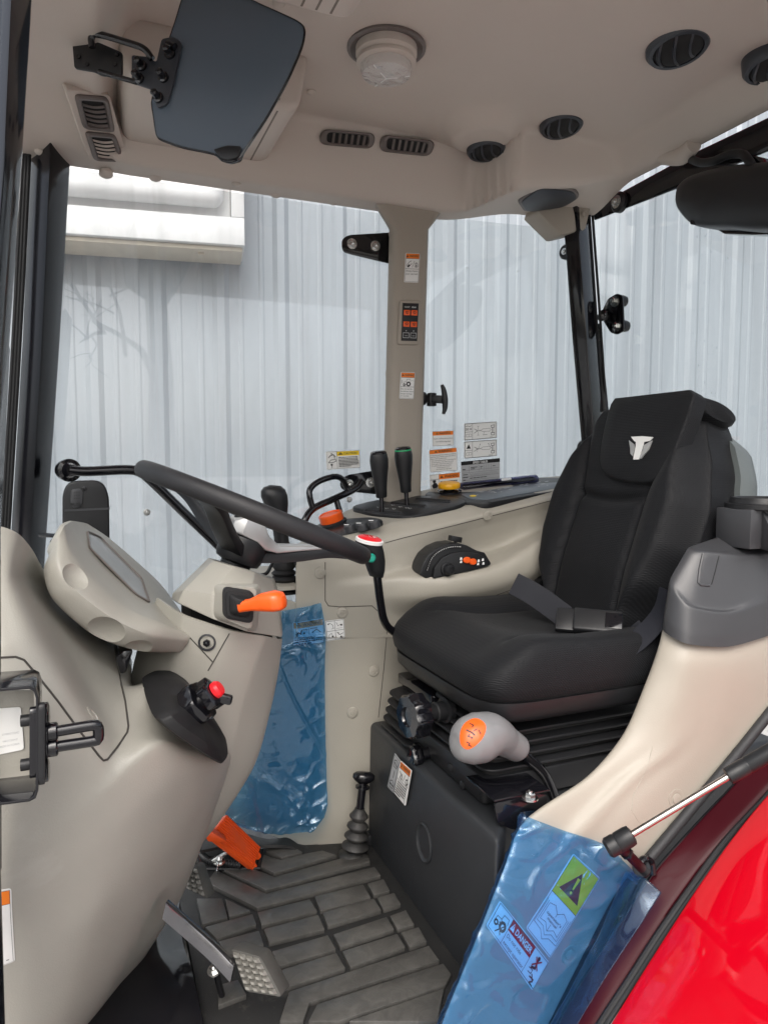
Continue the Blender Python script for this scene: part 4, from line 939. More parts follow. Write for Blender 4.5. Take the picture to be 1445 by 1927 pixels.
# ------------------------------------------------------------------ dash cowl (front left)
cowl = thing('dash_cowl', 'large grey moulded front cowl below the instrument pod', 'dash panel', at(150, 1900, Y=1.0))
CW = [Yp(*r) for r in (
 ((-60, 985, .98), (0, 990, .98), (36, 1005, .99), (62, 1035, 1.03), (85, 1075, 1.12), (110, 1090, 1.30), (112, 1092, 1.45)),
 ((-60, 1110, .93), (-4, 1105, .93), (26, 1090, .95), (55, 1090, 1.05), (110, 1130, 1.15), (160, 1160, 1.25), (165, 1165, 1.40)),
 ((-60, 1230, .89), (20, 1215, .89), (72, 1195, .91), (112, 1190, 1.01), (170, 1212, 1.09), (240, 1232, 1.16), (245, 1235, 1.36)),
 ((-60, 1350, .87), (60, 1335, .87), (130, 1302, .885), (168, 1290, .965), (208, 1285, 1.02), (246, 1290, 1.08), (250, 1285, 1.3)),
 ((-60, 1500, .86), (70, 1460, .86), (190, 1425, .875), (232, 1385, .915), (262, 1340, .96), (292, 1290, 1.03), (310, 1285, 1.2)),
 ((-60, 1680, .85), (20, 1640, .85), (180, 1505, .865), (290, 1402, .89), (340, 1400, .94), (392, 1405, 1.02), (400, 1405, 1.2)),
 ((-60, 1760, .855), (60, 1690, .856), (205, 1570, .875), (320, 1470, .91), (390, 1438, .97), (434, 1425, 1.06), (425, 1420, 1.2)),
 ((-60, 1850, .885), (60, 1795, .88), (180, 1715, .90), (290, 1615, .95), (362, 1550, 1.01), (411, 1505, 1.10), (400, 1500, 1.22)),
 ((-60, 1990, .94), (40, 1955, .94), (130, 1890, .96), (222, 1795, 1.01), (295, 1715, 1.07), (341, 1690, 1.14), (330, 1685, 1.25)),
 ((-60, 2120, .99), (30, 2090, 1.01), (90, 2050, 1.04), (150, 1980, 1.09), (190, 1925, 1.15), (236, 1858, 1.21), (225, 1850, 1.3)))]
mb = MB(); mb.patch(CW, 7, 8, .006, su=.55, sv=.8); mb.build('cowl_shell', M['grey'], cowl, sharp=45); WB = mb.bvh()
seam(WB, [(-4, 1238), (30, 1236), (46, 1242), (70, 1270), (110, 1320), (150, 1375), (188, 1424), (195, 1431), (203, 1429), (222, 1405), (240, 1378), (242, 1366), (236, 1320), (228, 1285), (220, 1245)], cowl, .0013, 8)
q, n_ = hit(WB, 176, 1346); m3 = MB(); m3.lathe(q, n_, [(.010, -.001), (.010, .001), (.007, .0015), (.006, 0), (0, 0)], 18, V((1, 0, -1)), 1.3, .7); m3.build('screw_cover', M['grey'], cowl)
q, n_ = hit(WB, 74, 1052); 
if q is not None: clip(cowl, q, n_, .010, 'grey')
m3 = MB(); m3.prism(Yp((217, 1238, 1.05), (236, 1222, 1.05), (252, 1224, 1.05), (243, 1250, 1.05), (238, 1268, 1.05), (226, 1270, 1.05)), V((0, .1, 0))); m3.build('gap_bracket', M['gloss'], cowl, bevel=.004)
# black rubber cap with the key switch
capo = thing('switch_shroud', 'black rubber shroud holding the red topped switch on the cowl', 'switch cover', at(350, 1430, Y=1.0))
ol_ = [(270, 1284), (296, 1269), (330, 1270), (352, 1284), (376, 1314), (402, 1352), (424, 1388), (429, 1420), (416, 1437), (384, 1420), (330, 1384), (291, 1350), (276, 1316)]
ys_ = [1.04, 1.06, 1.06, 1.055, 1.05, 1.045, 1.04, 1.03, .975, .93, .895, .90, .97]
r0 = spline([at(a, b, Y=y) for (a, b), y in zip(ol_, ys_)], 4, True, s=.6)
cc = at(368, 1328, Y=.945)
mb = MB(); mb.ring_loft([[p+V((0, .02, 0)) for p in r0], r0, [p.lerp(cc, .08)+V((0, -.020, .004)) for p in r0], [p.lerp(cc, .30)+V((0, -.034, .010)) for p in r0], [p.lerp(cc, .62)+V((0, -.024, .008)) for p in r0], [p.lerp(cc, .85)+V((0, -.004, 0)) for p in r0]])
mb.build('shroud_shell', M['matte'], capo, sharp=50)
kax = (V((.72, -.36, .58))).normalized(); kc = at(374, 1322, Y=.935)
sw = thing('key_switch', 'glossy black lobed switch with red centre button', 'switch', kc)
x, y, z = frame(kax, V((1, 0, -1)))
def lob(r, h, amp, n=3, ph=0): return [kc+z*h+(x*math.cos(2*math.pi*k/60)+y*math.sin(2*math.pi*k/60))*(r*(1+amp*math.cos(n*2*math.pi*k/60+ph))) for k in range(60)]
m3 = MB(); m3.ring_loft([lob(.027, -.012, 0), lob(.028, .002, .06, 6), lob(.026, .007, .06, 6), lob(.016, .0075, 0)]); m3.build('switch_collar', M['gloss'], sw, sharp=40)
m3 = MB(); m3.ring_loft([lob(.013, .006, 0), lob(.013, .013, 0), lob(.0205, .014, .12, 5), lob(.0205, .024, .12, 5), lob(.018, .026, .10, 5), lob(.012, .027, 0)]); m3.build('switch_knob', M['gloss'], sw, sharp=40)
m3 = MB(); m3.bar(kc+z*.018, at(437, 1318, Y=.915), .013, .010, z); m3.build('switch_lever', M['gloss'], sw, bevel=.003)
m3 = MB(); m3.lathe(kc+z*.028, z, [(.0115, 0), (.0115, .005), (.009, .0085), (0, .0095)], 24); m3.build('red_button', M['redb'], sw)
# ------------------------------------------------------------------ seat box
px_ = .549
sb = thing('seat_pedestal', 'charcoal plastic seat box with a round blanking plug and scuffed lower front', 'seat base', (.85, 1.08, 0))
mb = MB(); mb.ring_loft([[V((px_+d, .885, z)), V((px_+d, 1.418, z)), V((1.3, 1.418, z)), V((1.3, 1.0, z)), V((.72, .99, z)), V((.62, .955, z))] for d, z in ((0, -.005), (.006, .274))]); mb.build('box_shell', M['pedbox'], sb, bevel=.012, segs=4)
c = at(799, 1586, X=px_+.003)
mb = MB(); mb.lathe(c, V((-1, 0, .02)), [(.031, -.004), (.0325, .002), (.030, .004), (.027, .001), (.024, -.0005), (0, -.0005)], 36, V((0, 0, 1)), 1.12, .95); mb.build('blanking_plug', M['pedbox'], sb)
# ------------------------------------------------------------------ seat (modelled about its own axes, then set at its true distance)
KS = .92
def sc_(p): return CP+(V(p)-CP)*KS
O_ = V((1.06, 1.297, .49)); VN = V((-.944, 0, .33)); VV = V((.33, 0, .944)); VY = V((0, 1, 0))
def bk(y, v, o): return sc_(O_+VY*y+VV*v+VN*o)
seat = thing('driver_seat', 'black fabric driver seat with a T emblem on its headrest flap', 'seat', sc_((.85, 1.27, .40)))
def hw(v):
    P = [(-.03, .165), (.03, .185), (.1, .235), (.18, .262), (.27, .266), (.36, .236), (.45, .186), (.51, .14), (.55, .10)]
    for (a, b), (c, d) in zip(P, P[1:]):
        if v <= c: t = max(0, (v-a)/(c-a)); t = t*t*(3-2*t)*.4+t*.6; return (b+(d-b)*t)*.885
    return P[-1][1]*.885
def gau(x, s): return math.exp(-(x/s)**2)
def backsurf(y, v, w):
    q = abs(y)/w
    d = .060*(1-ss(.78, 1.0, q)**1.5)-.004
    cw = .108+.035*ss(.26, .46, v)                        # centre panel half width
    d += .020*ss(cw-.01, cw+.05, abs(y))*(1-ss(.75, 1.0, q))*(1-.5*ss(.3, .5, v))
    d -= .010*gau(abs(y)-cw, .010)*(1-ss(.42, .5, v))
    vc = .285-.02*math.cos(y/.11*1.2)
    if abs(y) < cw+.01: d -= .011*gau(v-vc, .011)
    d -= .010*(1-ss(.0, .12, v))
    d += .008*gau(v-.15, .08)*(1-min(1, abs(y)/cw)**2 if abs(y) < cw else 0)
    return d
NV, NY = 110, 90
mb = MB(); rows = []
for j in range(NV+1):
    v = -.03+.548*j/NV; w_ = hw(v); er = ss(0, .04, .525-v)
    row = []
    for i in range(NY+1):
        s = -1+2*i/NY; s = math.copysign(1-(1-abs(s))**1.35, s); y = s*w_
        d = backsurf(y, v, w_)
        d = d*er-.05*(1-er)
        row.append(bk(y, v, d))
    side = [bk(w_*1.0, v, -.04), bk(w_*.985, v, -.085), bk(w_*.90, v, -.098), bk(-w_*.90, v, -.098), bk(-w_*.985, v, -.085), bk(-w_*1.0, v, -.04)]
    rows.append(row+side)
mb.ring_loft(rows); mb.build('backrest', M['fabric'], seat, sharp=70)
# back shell
mb = MB(); rows = []
for j in range(40):
    v = -.02+.52*j/39; w_ = hw(v)+.012; e = 1-ss(.86, 1, j/39)*.35
    rows.append([bk(w_*q*e, v, o) for q, o in ((1, -.075), (1.015, -.10), (.97, -.135), (.8, -.15), (-.8, -.15), (-.97, -.135), (-1.015, -.10), (-1, -.075))])
mb.ring_loft(rows); mb.build('back_shell', M['shell'], seat, sharp=60)
# headrest flap
def bkpx(x, y, o):
    d = FW+RT*((x-PW/2)/FP)+UP*((PH/2-y)/FP); o0 = O_+VN*o; t = (o0-CP).dot(VN)/d.dot(VN); q = CP+d*t-O_; return q.dot(VY), q.dot(VV)
fo = spline([V((*bkpx(a, b, .05), 0)) for a, b in ((1152, 784), (1145, 815), (1139, 850), (1139, 880), (1152, 900), (1185, 910), (1228, 913), (1256, 896), (1276, 862), (1292, 822), (1306, 785))], 4)
tops = [(fo[-1].x, .512), (0, .530), (fo[0].x, .512)]
outl = [(p.x, p.y) for p in fo]+[(fo[-1].x*1.0, .498), (fo[-1].x*.9, .512), (fo[0].x*.9, .512), (fo[0].x, .498)]
cy_ = sum(a for a, b in outl)/len(outl); cv = .44
def fo_s(s, o, bulge=.0): return [bk(cy_+(a-cy_)*s, cv+(b-cv)*s, o) for a, b in outl]
mb = MB(); mb.ring_loft([fo_s(1, .030), fo_s(1.0, .062), fo_s(.985, .0665), fo_s(.96, .068), fo_s(.7, .071), fo_s(.3, .073), fo_s(.02, .073)]); mb.build('headrest_flap', M['fabric'], seat, sharp=60)
mb = MB(); ring = []
L_ = fo[0].x; R_2 = fo[-1].x
rg_ = []
for k in range(13):
    y = R_2*.98+(L_-R_2)*.985*k/12; e = 1-.35*(abs(k-6)/6)**6
    rg_.append([bk(y, .492+.027*e*math.sin(t), -.012+.082*e*math.cos(t)) for t in [2*math.pi*q/20 for q in range(20)]])
mb.ring_loft(rg_); mb.build('headrest_roll', M['fabric'], seat, sharp=70)
# emblem
def em(p): x, y = bkpx(1040+.2803*p[0], 380+.2803*p[1], .0735); return bk(x, y, .0738)
for P, mk_ in ((((524, 1577), (600, 1573), (672, 1580), (648, 1605), (610, 1612), (604, 1640), (574, 1728), (538, 1729), (556, 1640), (557, 1612), (546, 1606)), 'white'), (((510, 1600), (545, 1628), (549, 1652), (535, 1708), (520, 1690), (519, 1655)), 'silver'), (((667, 1602), (641, 1664), (610, 1698), (592, 1722), (578, 1724), (604, 1664), (612, 1632)), 'silver')):
    mb = MB(); Q_ = [em(p) for p in P]; mb.prism([p+VN*.0004 for p in Q_], VN*-.003); mb.build('emblem_piece', M[mk_], seat, smooth=False)
# cushion
CXc, CYc, AXh, AYh = .852, 1.268, .232, .240
def plan(t):
    e = .30; c, s = math.cos(t), math.sin(t)
    return AXh*math.copysign(abs(c)**e, c), AYh*math.copysign(abs(s)**e, s)
def ctop(x, y):      # x,y relative to the middle; -x is the front edge
    z = .500
    z += .018*ss(.11, .19, abs(y))*ss(-.26, -.05, x)
    z -= .012*gau(y, .10)*gau(x-.03, .16)
    z -= .030*ss(-.10, -.25, x)**1.3
    z += .012*gau(x+.12, .07)
    z -= .009*gau(abs(y)-.128-.03*ss(-.05, -.2, x), .010)*ss(-.17, -.10, x)*(1-ss(.15, .2, x))
    return z
TH = [2*math.pi*k/120 for k in range(120)]
mb = MB(); rings = []
for s, zz in ((.02, .412), (.80, .412), (.93, .416), (.985, .428), (1.0, .446)):
    rings.append([sc_((CXc+plan(t)[0]*s, CYc+plan(t)[1]*s, zz)) for t in TH])
for s, f_ in ((1.0, .30), (.992, .55), (.975, .76), (.95, .89), (.915, .965), (.87, 1.0)):
    rings.append([sc_((CXc+plan(t)[0]*s, CYc+plan(t)[1]*s, .446+(ctop(plan(t)[0]*s, plan(t)[1]*s)-.446)*f_)) for t in TH])
for k in range(1, 26):
    s = .87*(1-k/26)+.003
    rings.append([sc_((CXc+plan(t)[0]*s, CYc+plan(t)[1]*s, ctop(plan(t)[0]*s, plan(t)[1]*s))) for t in TH])
mb.ring_loft(rings); mb.build('seat_cushion', M['fabric'], seat, sharp=75)
mb = MB(); mb.ring_loft([[sc_((CXc+plan(t)[0]*s, CYc+plan(t)[1]*s, zz)) for t in TH] for s, zz in ((.80, .375), (.90, .378), (.955, .392), (.965, .418), (.90, .42))]); mb.build('seat_pan', M['satin'], seat, sharp=50)
for sgn, yy in ((1, 1.50), (-1, 1.055)):
    mb = MB(); mb.lathe(sc_((1.075, yy-.02, .50)), V((0, 1, 0)), [(.05, 0), (.05, .022), (.044, .028), (0, .028)], 30); mb.build('recliner_cover', M['satin'], seat)
# suspension base
sus = thing('seat_suspension', 'black ribbed suspension base between seat cushion and seat box', 'seat suspension', (.78, 1.15, .275))
def slab(x0, x1, y0, y1, z0, z1, r=.03): m3 = MB(); m3.prism(fillet([V((x0, y0, z0)), V((x1, y0, z0)), V((x1, y1, z0)), V((x0, y1, z0))], r, 5), V((0, 0, z1-z0))); return m3
slab(.588, 1.0, .985, 1.30, .277, .322, .014).build('base_box', M['satin'], sus, bevel=.004)
for c in (at(848, 1445, X=.588), at(870, 1478, X=.588)): m3 = MB(); m3.lathe(c, V((-1, 0, 0)), [(.008, -.001), (.008, .002), (.004, .004), (0, .004)], 16); m3.build('rivet', M['satin'], sus)
c = at(935, 1490, Y=.985); m3 = MB(); m3.lathe(c, V((0, -1, 0)), [(.008, -.001), (.008, .002), (.004, .004), (0, .004)], 16); m3.build('rivet', M['satin'], sus)
for k in range(4):
    z = .330+.0165*k; o_ = .008*k
    slab(.600+o_, .99-o_, .992+o_, 1.33-o_, z-.008, z-.001, .022).build('bellows_neck', M['hole'], sus)
    slab(.590+o_, 1.0-o_, .982+o_, 1.34-o_, z, z+.0055, .030).build('bellows_fold', M['satin'], sus, bevel=.0022)
# front bellows
fb = thing('height_bellows', 'small stack of black rubber folds left of the lobed knob', 'bellows', (.60, 1.33, .275))
slab(.568, .70, 1.245, 1.395, .2745, .281, .02).build('flange', M['satin'], fb, bevel=.002)
for k in range(4):
    z = .290+.019*k; t_ = .10*k
    m3 = MB(); P = fillet([V((.572+.003*k, 1.252+.004*k, z)), V((.70, 1.252+.004*k, z+.02)), V((.70, 1.390-.004*k, z+.02)), V((.572+.003*k, 1.390-.004*k, z))], .018, 4); m3.prism(P, V((0, 0, .006))); m3.build('fold', M['matte'], fb, bevel=.002)
m3 = MB(); m3.box(V((.66, 1.32, .33)), .09, .11, .10); m3.build('core', M['hole'], fb)
slab(.60, .78, 1.20, 1.37, .372, .392, .01).build('slide_plate', M['gloss'], fb, bevel=.003)
# height knob
kc = at(786, 1346, X=.545); hk = thing('lobed_knob', 'large black lobed adjusting knob below the front of the cushion', 'knob', kc)
ax = V((-1, -.12, .02)).normalized(); x, y, z = frame(ax)
def lobk(r, h, amp): return [kc+z*h+(x*math.cos(2*math.pi*k/80)+y*math.sin(2*math.pi*k/80))*(r*(1+amp*math.cos(8*2*math.pi*k/80))) for k in range(80)]
m3 = MB(); m3.ring_loft([lobk(.028, -.012, 0), lobk(.039, -.008, .05), lobk(.040, .016, .06), lobk(.036, .023, .04), lobk(.018, .024, 0), lobk(.016, .020, 0), lobk(.001, .020, 0)]); m3.build('knob_head', M['gloss'], hk, sharp=40)
m3 = MB(); m3.lathe(kc-z*.07, ax, [(.024, 0), (.024, .012), (.018, .014), (.018, .032), (.016, .034), (.016, .062)], 24); m3.build('knob_shaft', M['satin'], hk)
m3 = MB(); m3.tube([at(826, 1305, Y=1.20), at(855, 1332, Y=1.15)], .0075, 14, 1); m3.tube([at(855, 1332, Y=1.15), at(862, 1345, Y=1.15), at(858, 1356, Y=1.17)], .003, 8, 5)
tag(m3.build('slide_lever', M['satin'], None), 'short black grip of the seat slide lever right of the lobed knob', 'lever')
kc2 = at(790, 1420, X=.57)
m3 = MB(); x, y, z = frame(V((-1, -.1, 0)))
m3.ring_loft([[kc2+z*h+(x*math.cos(2*math.pi*k/48)+y*math.sin(2*math.pi*k/48))*(r*(1+.16*math.cos(3*2*math.pi*k/48))) for k in range(48)] for r, h in ((.010, -.03), (.010, -.004), (.015, 0), (.017, .004), (.017, .016), (.014, .020), (.006, .017), (.001, .017))])
tag(m3.build('tilt_knob', M['gloss'], None), 'small black three lobed knob below the large lobed knob', 'knob')
slab(.575, .61, 1.19, 1.235, .276, .292, .005).build('foot_bracket', M['gloss'], sus, bevel=.002)
# seat belt
belt = thing('seat_belt', 'dark webbing seat belt with black buckle lying on the cushion', 'seat belt', at(1110, 1180, Y=1.080))
def ribbon(P, wv, w, mk, name, th=.0022, par=belt, sm=6):
    Q_ = spline([V(p) for p in P], sm); W_ = spline([V(q) for q in wv], sm) if isinstance(wv, list) else [V(wv)]*len(Q_)
    m3 = MB(); rings = []
    for i, p in enumerate(Q_):
        t = Q_[min(i+1, len(Q_)-1)]-Q_[max(i-1, 0)]; q = W_[i]; q = (q-t*(q.dot(t)/max(t.length_squared, 1e-9))).normalized(); nn = t.cross(q).normalized()
        rings.append([p+q*(w*.5)+nn*th*.5, p+q*(w*.5)-nn*th*.5, p-q*(w*.5)-nn*th*.5, p-q*(w*.5)+nn*th*.5])
    m3.ring_loft(rings); return m3.build(name, M[mk], par, sharp=50)
ribbon([at(966, 1098, Y=1.220), at(1000, 1116, Y=1.200), at(1030, 1136, Y=1.175), at(1062, 1160, Y=1.150)], V((.25, .15, .95)), .046, 'belt', 'belt_tongue', .006)
ribbon([at(1058, 1158, Y=1.152), at(1068, 1185, Y=1.120), at(1100, 1208, Y=1.080), at(1140, 1218, Y=1.050), at(1180, 1208, Y=1.030), at(1215, 1185, Y=1.010)], [V((.3, .3, .9)), V((.3, .6, .6)), V((.1, .9, .2)), V((.1, .9, .2)), V((.1, .8, .5)), V((0, .6, .8))], .044, 'belt', 'belt_strap')
ribbon([at(1062, 1175, Y=1.150), at(1090, 1210, Y=1.060), at(1122, 1240, Y=0.990)], V((.8, -.2, .5)), .03, 'belt', 'belt_fold')
ribbon([at(1118, 1236, Y=0.990), at(1165, 1226, Y=0.970), at(1205, 1200, Y=0.960), at(1240, 1160, Y=0.950), at(1255, 1110, Y=0.945)], V((.2, .75, .6)), .040, 'belt', 'belt_strap')
bz_ = V((-.42, -.52, .74)).normalized(); bx_ = V((.80, -.60, -.10)); bx_ = (bx_-bz_*bx_.dot(bz_)).normalized(); R_ = Matrix((bx_, bz_.cross(bx_), bz_)).transposed()
bc = at(1124, 1172, Y=1.045)
m3 = MB(); m3.box(bc, .088, .05, .022, R_); m3.build('buckle', M['satin'], belt, bevel=.005, segs=3)
m3 = MB(); m3.box(bc+R_ @ V((.028, 0, .0108)), .03, .034, .003, R_); m3.build('buckle_button', M['gloss'], belt, bevel=.001)
m3 = MB(); m3.box(bc+R_ @ V((-.058, 0, -.001)), .035, .05, .012, R_); m3.build('tongue_plate', M['satin'], belt, bevel=.003)
m3 = MB(); q = at(1172, 1196, Y=1.020)
for k in range(6): m3.tube([q+V((.006*k, -.002*k, -.001*k+.004)), q+V((.006*k+.004, -.014-.002*k, .010-.001*k))], .0006, 5, 1)
m3.build('stitching', M['lgprint'], belt)
# range lever with grey knob
rl = thing('range_lever', 'grey egg shaped gear knob with an orange gate plate on a black rod', 'gear lever', at(1050, 1520, Y=1.0))
a, b = at(893, 1392, Y=.955), at(962, 1408, Y=.975)
m3 = MB(); m3.tube([at(960, 1402, Y=.978), at(990, 1425, Y=.98), at(1025, 1460, Y=.985), at(1050, 1520, Y=.99), at(1060, 1560, Y=.99)], .0095, 14, 8); m3.build('lever_rod', M['gloss'], rl)
ax0 = at(872, 1400, Y=.94); d0 = V((1, .1, .12))
path = [(852, 1399, .950, .004), (855, 1399, .950, .018), (864, 1398, .950, .0285), (880, 1394, .951, .0365), (900, 1388, .953, .0395), (920, 1383, .956, .036), (936, 1386, .960, .0305), (950, 1394, .966, .0255), (964, 1402, .971, .0235), (973, 1408, .975, .0225), (977, 1411, .977, .018), (978, 1412, .978, .004)]
m3 = MB(); m3.tube([at(a_, b_, Y=c_) for a_, b_, c_, r_ in path], [r_ for *q, r_ in path], 28, 4); m3.build('knob', M['knob'], rl, sharp=80); KB = m3.bvh()
co = [(866, 1380), (874, 1362), (893, 1352), (908, 1358), (914, 1370), (908, 1388), (893, 1404), (878, 1410), (867, 1400)]
c0 = (888, 1381); rings = []
for s, o_ in ((1.0, -.0005), (1.0, .0008), (.9, .0009), (.7, .0009), (.45, .0009), (.2, .0009), (.02, .0009)): 
    rings.append([(hit(KB, c0[0]+(x_-c0[0])*s, c0[1]+(y_-c0[1])*s, o_)[0] or at(x_, y_, Y=.93)) for x_, y_ in [(p.x, p.y) for p in spline([V((*p, 0)) for p in co], 4, True)]])
m3 = MB(); m3.ring_loft(rings); gp = m3.build('gate_plate', M['orange'], rl, sharp=60)
mk = MB()
def kline(P, wd=2.0):
    for (xa, ya), (xb, yb) in zip(P, P[1:]):
        L = math.hypot(xb-xa, yb-ya); nx_, ny_ = -(yb-ya)/L*wd*.5, (xb-xa)/L*wd*.5
        q_ = [hit(KB, x_, y_, .0014)[0] for x_, y_ in ((xa+nx_, ya+ny_), (xb+nx_, yb+ny_), (xb-nx_, yb-ny_), (xa-nx_, ya-ny_))]
        if None not in q_: mk.add(q_, [(0, 1, 2, 3)])
kline([(884, 1362), (891, 1366), (888, 1369)]); kline([(877, 1374), (888, 1379), (893, 1384)], 3); kline([(884, 1382), (880, 1386), (889, 1388), (886, 1391)]); kline([(878, 1396), (884, 1399), (881, 1402), (887, 1404)]); kline([(900, 1374), (904, 1382)]); kline([(891, 1376), (897, 1372)])
mk.build('gate_lettering', M['ink'], gp, smooth=False)
# floor lever with bellows
fb0 = at(666, 1612, Z=.003); fl_ = thing('floor_lever', 'short black floor lever with rubber bellows beside the seat box', 'lever', fb0)
up_ = (at(684, 1465, Y=fb0.y+.005)-fb0); L = up_.length; u_ = up_.normalized()
pr = [(.034, 0), (.034, .004)]
for k in range(4): pr += [(.016-.001*k, .012+.0215*k), (.0295-.003*k, .022+.0215*k), (.0285-.003*k, .025+.0215*k)]
pr += [(.011, .100), (.0105, .104)]
m3 = MB(); m3.lathe(fb0, u_, pr, 28); m3.build('bellows', mat('dusty_rubber', (.020, .0195, .019), .55, grain=.3, var=.3, smudge=((.06, .057, .052), 30, .5, .8)), fl_, sharp=70)
m3 = MB(); m3.tube([fb0+u_*.09, fb0+u_*(L*.90)], .0085, 14, 1); m3.lathe(fb0+u_*(L*.88), u_, [(.015, 0), (.015, .004), (.008, .005), (.008, .016)], 18); m3.build('lever_rod', M['gloss'], fl_)
x, y, z = frame(u_, V((1, -.3, 0)))
m3 = MB(); hdp = fb0+u_*(L*.93)
m3.ring_loft([[hdp+z*h+x*(math.cos(2*math.pi*k/28)*r)+y*(math.sin(2*math.pi*k/28)*r*.62) for k in range(28)] for r, h in ((.008, 0), (.018, .006), (.024, .013), (.0235, .020), (.018, .024), (.001, .026))]); m3.build('handle', M['gloss'], fl_, sharp=60)
m3 = MB(); p = at(690, 1585, Z=.0); m3.box(p+V((.012, .0, .012)), .05, .045, .03); tag(m3.build('lever_mount', M['satin'], None, bevel=.006), 'low black mount block behind the floor lever bellows', 'bracket')
# black bracket with the zinc bolt
br = thing('seat_bracket', 'black steel angle bracket with a zinc bolt beside the range lever', 'bracket', at(985, 1555, Y=.92))
m3 = MB(); m3.prism(fillet(Yp((930, 1512, .918), (1010, 1494, .918), (1030, 1496, .918), (1030, 1550, .918), (965, 1562, .918), (936, 1550, .918)), .006), V((0, .004, 0))); m3.build('front_plate', M['gloss'], br, bevel=.001)
q = [at(930, 1510, Y=.918), at(1035, 1490, Y=.918)]; m3 = MB(); m3.prism([q[0], q[1], q[1]+V((0, .09, 0)), q[0]+V((0, .09, 0))], V((0, 0, .004))); m3.build('top_plate', M['gloss'], br, bevel=.001)
bolt(br, at(997, 1503, Z=q[1].z*.4+q[0].z*.6+.004), V((0, 0, 1)), .0085, .008)

# ------------------------------------------------------------------ rear fender trim (near right)
ft = thing('fender_trim', 'beige moulded trim over the rear wheel arch inside the door', 'fender trim', (.75, .9, .1))
FT = [Yp(*r) for r in (
 ((1290, 1160, .97), (1249, 1172, .934), (1294, 1200, .888), (1370, 1206, .868), (1446, 1186, .870), (1530, 1155, .90)),
 ((1280, 1215, .96), (1236, 1224, .925), (1288, 1244, .878), (1370, 1250, .860), (1448, 1236, .860), (1530, 1210, .88)),
 ((1250, 1280, .96), (1212, 1290, .922), (1275, 1305, .878), (1360, 1318, .860), (1440, 1325, .856), (1485, 1310, .856)),
 ((1210, 1370, .96), (1172, 1382, .920), (1238, 1392, .882), (1312, 1408, .864), (1372, 1422, .856), (1392, 1410, .856)),
 ((1140, 1448, .955), (1104, 1462, .912), (1162, 1462, .892), (1235, 1476, .868), (1312, 1500, .857), (1330, 1488, .857)),
 ((1025, 1530, .94), (988, 1545, .900), (1075, 1552, .885), (1155, 1570, .864), (1232, 1590, .856), (1246, 1582, .856)),
 ((985, 1625, .92), (946, 1640, .882), (1012, 1660, .868), (1092, 1676, .858), (1176, 1662, .855), (1192, 1655, .855)),
 ((940, 1750, .91), (899, 1760, .872), (960, 1775, .860), (1040, 1792, .854), (1108, 1790, .854), (1122, 1782, .854)),
 ((870, 1925, .90), (830, 1930, .866), (898, 1942, .856), (968, 1948, .852), (1028, 1938, .852), (1042, 1930, .852)),
 ((830, 2050, .90), (790, 2055, .864), (850, 2065, .854), (910, 2070, .850), (975, 2055, .850), (990, 2045, .850)))]
def fdisp(u, v, p): return .007*gau(v-.40-.12*(1-u), .05)*ss(.25, .45, u)*(1-ss(.55, .65, u))
mb = MB(); mb.patch(FT, 8, 8, .005, su=.9, sv=.8, disp=fdisp); mb.build('trim_shell', M['beige'], ft, sharp=55); FB = mb.bvh()
for x, y in ((1272, 1503), (1072, 1797)):
    q, n_ = hit(FB, x, y); m3 = MB(); m3.lathe(q, n_, [(.016, -.001), (.0155, .001), (.012, .0014), (.0085, .0004), (.008, .002), (.005, .0028), (0, .0028)], 24); m3.build('trim_clip', M['beige'], ft)
seam(FB, [(1228, 1405), (1215, 1450), (1190, 1500), (1188, 1525), (1200, 1545), (1225, 1560)], ft, .0006, mk='beige', name='mould_line')
# protective film over its lower half
film = MB()
FF = [[p for p in r] for r in FT[5:]]
top = Yp((1040, 1528, .935), (985, 1535, .900), (1062, 1566, .885), (1132, 1590, .866), (1186, 1638, .854), (1196, 1646, .854))
FF[0] = top; FF = [[p+V((-.004, -.007, .006)) for p in r] for r in FF]
def fw(u, v, p):
    q = p*9; e = noise.noise(q*1.3)*.5+noise.noise(V((q.x*3, q.y*3+q.z*1.5, q.z*.8))*1.0)*.6
    r_ = 1-abs(noise.noise(V((p.x*14+p.z*9, p.z*22, p.y*18))))
    r2 = 1-abs(noise.noise(V((p.x*7-p.z*16, p.z*9+p.x*12, p.y*10))))
    wt = .5+.9*gau(u-.03, .09)+.8*gau(v-.30, .07)+.35*gau(u-.75, .2)
    return .0016*e*1.2+wt*(.0035*max(0, r_-.80)/.2+.005*max(0, r2-.88)/.12)+.008*gau(u-.04, .045)*noise.noise(p*22)+.004
film.patch(FF, 22, 18, .0002, su=.9, sv=.8, disp=fw)
fo_ = film.build('blue_film', M['filmF'], None, sharp=180)
tag(fo_, 'crinkled blue protective film stretched over the lower fender trim', 'protective film')
m3 = MB(); c = Yp((1180, 1640, .848), (1245, 1690, .80), (1200, 1790, .80), (1130, 1925, .80), (1050, 1940, .85), (1110, 1800, .85))
fl2 = MB(); fl2.patch([[at(1180, 1640, Y=.842), at(1212, 1652, Y=.812), at(1244, 1680, Y=.79)], [at(1148, 1712, Y=.840), at(1178, 1722, Y=.812), at(1205, 1742, Y=.79)], [at(1108, 1800, Y=.838), at(1130, 1812, Y=.815), at(1150, 1826, Y=.795)], [at(1030, 1945, Y=.838), at(1050, 1955, Y=.815), at(1066, 1968, Y=.797)]], 14, 10, .0002, disp=lambda u, v, p: .003*noise.noise(p*30)+.003)
fl2.build('film_edge', M['filmF'], fo_, sharp=180)
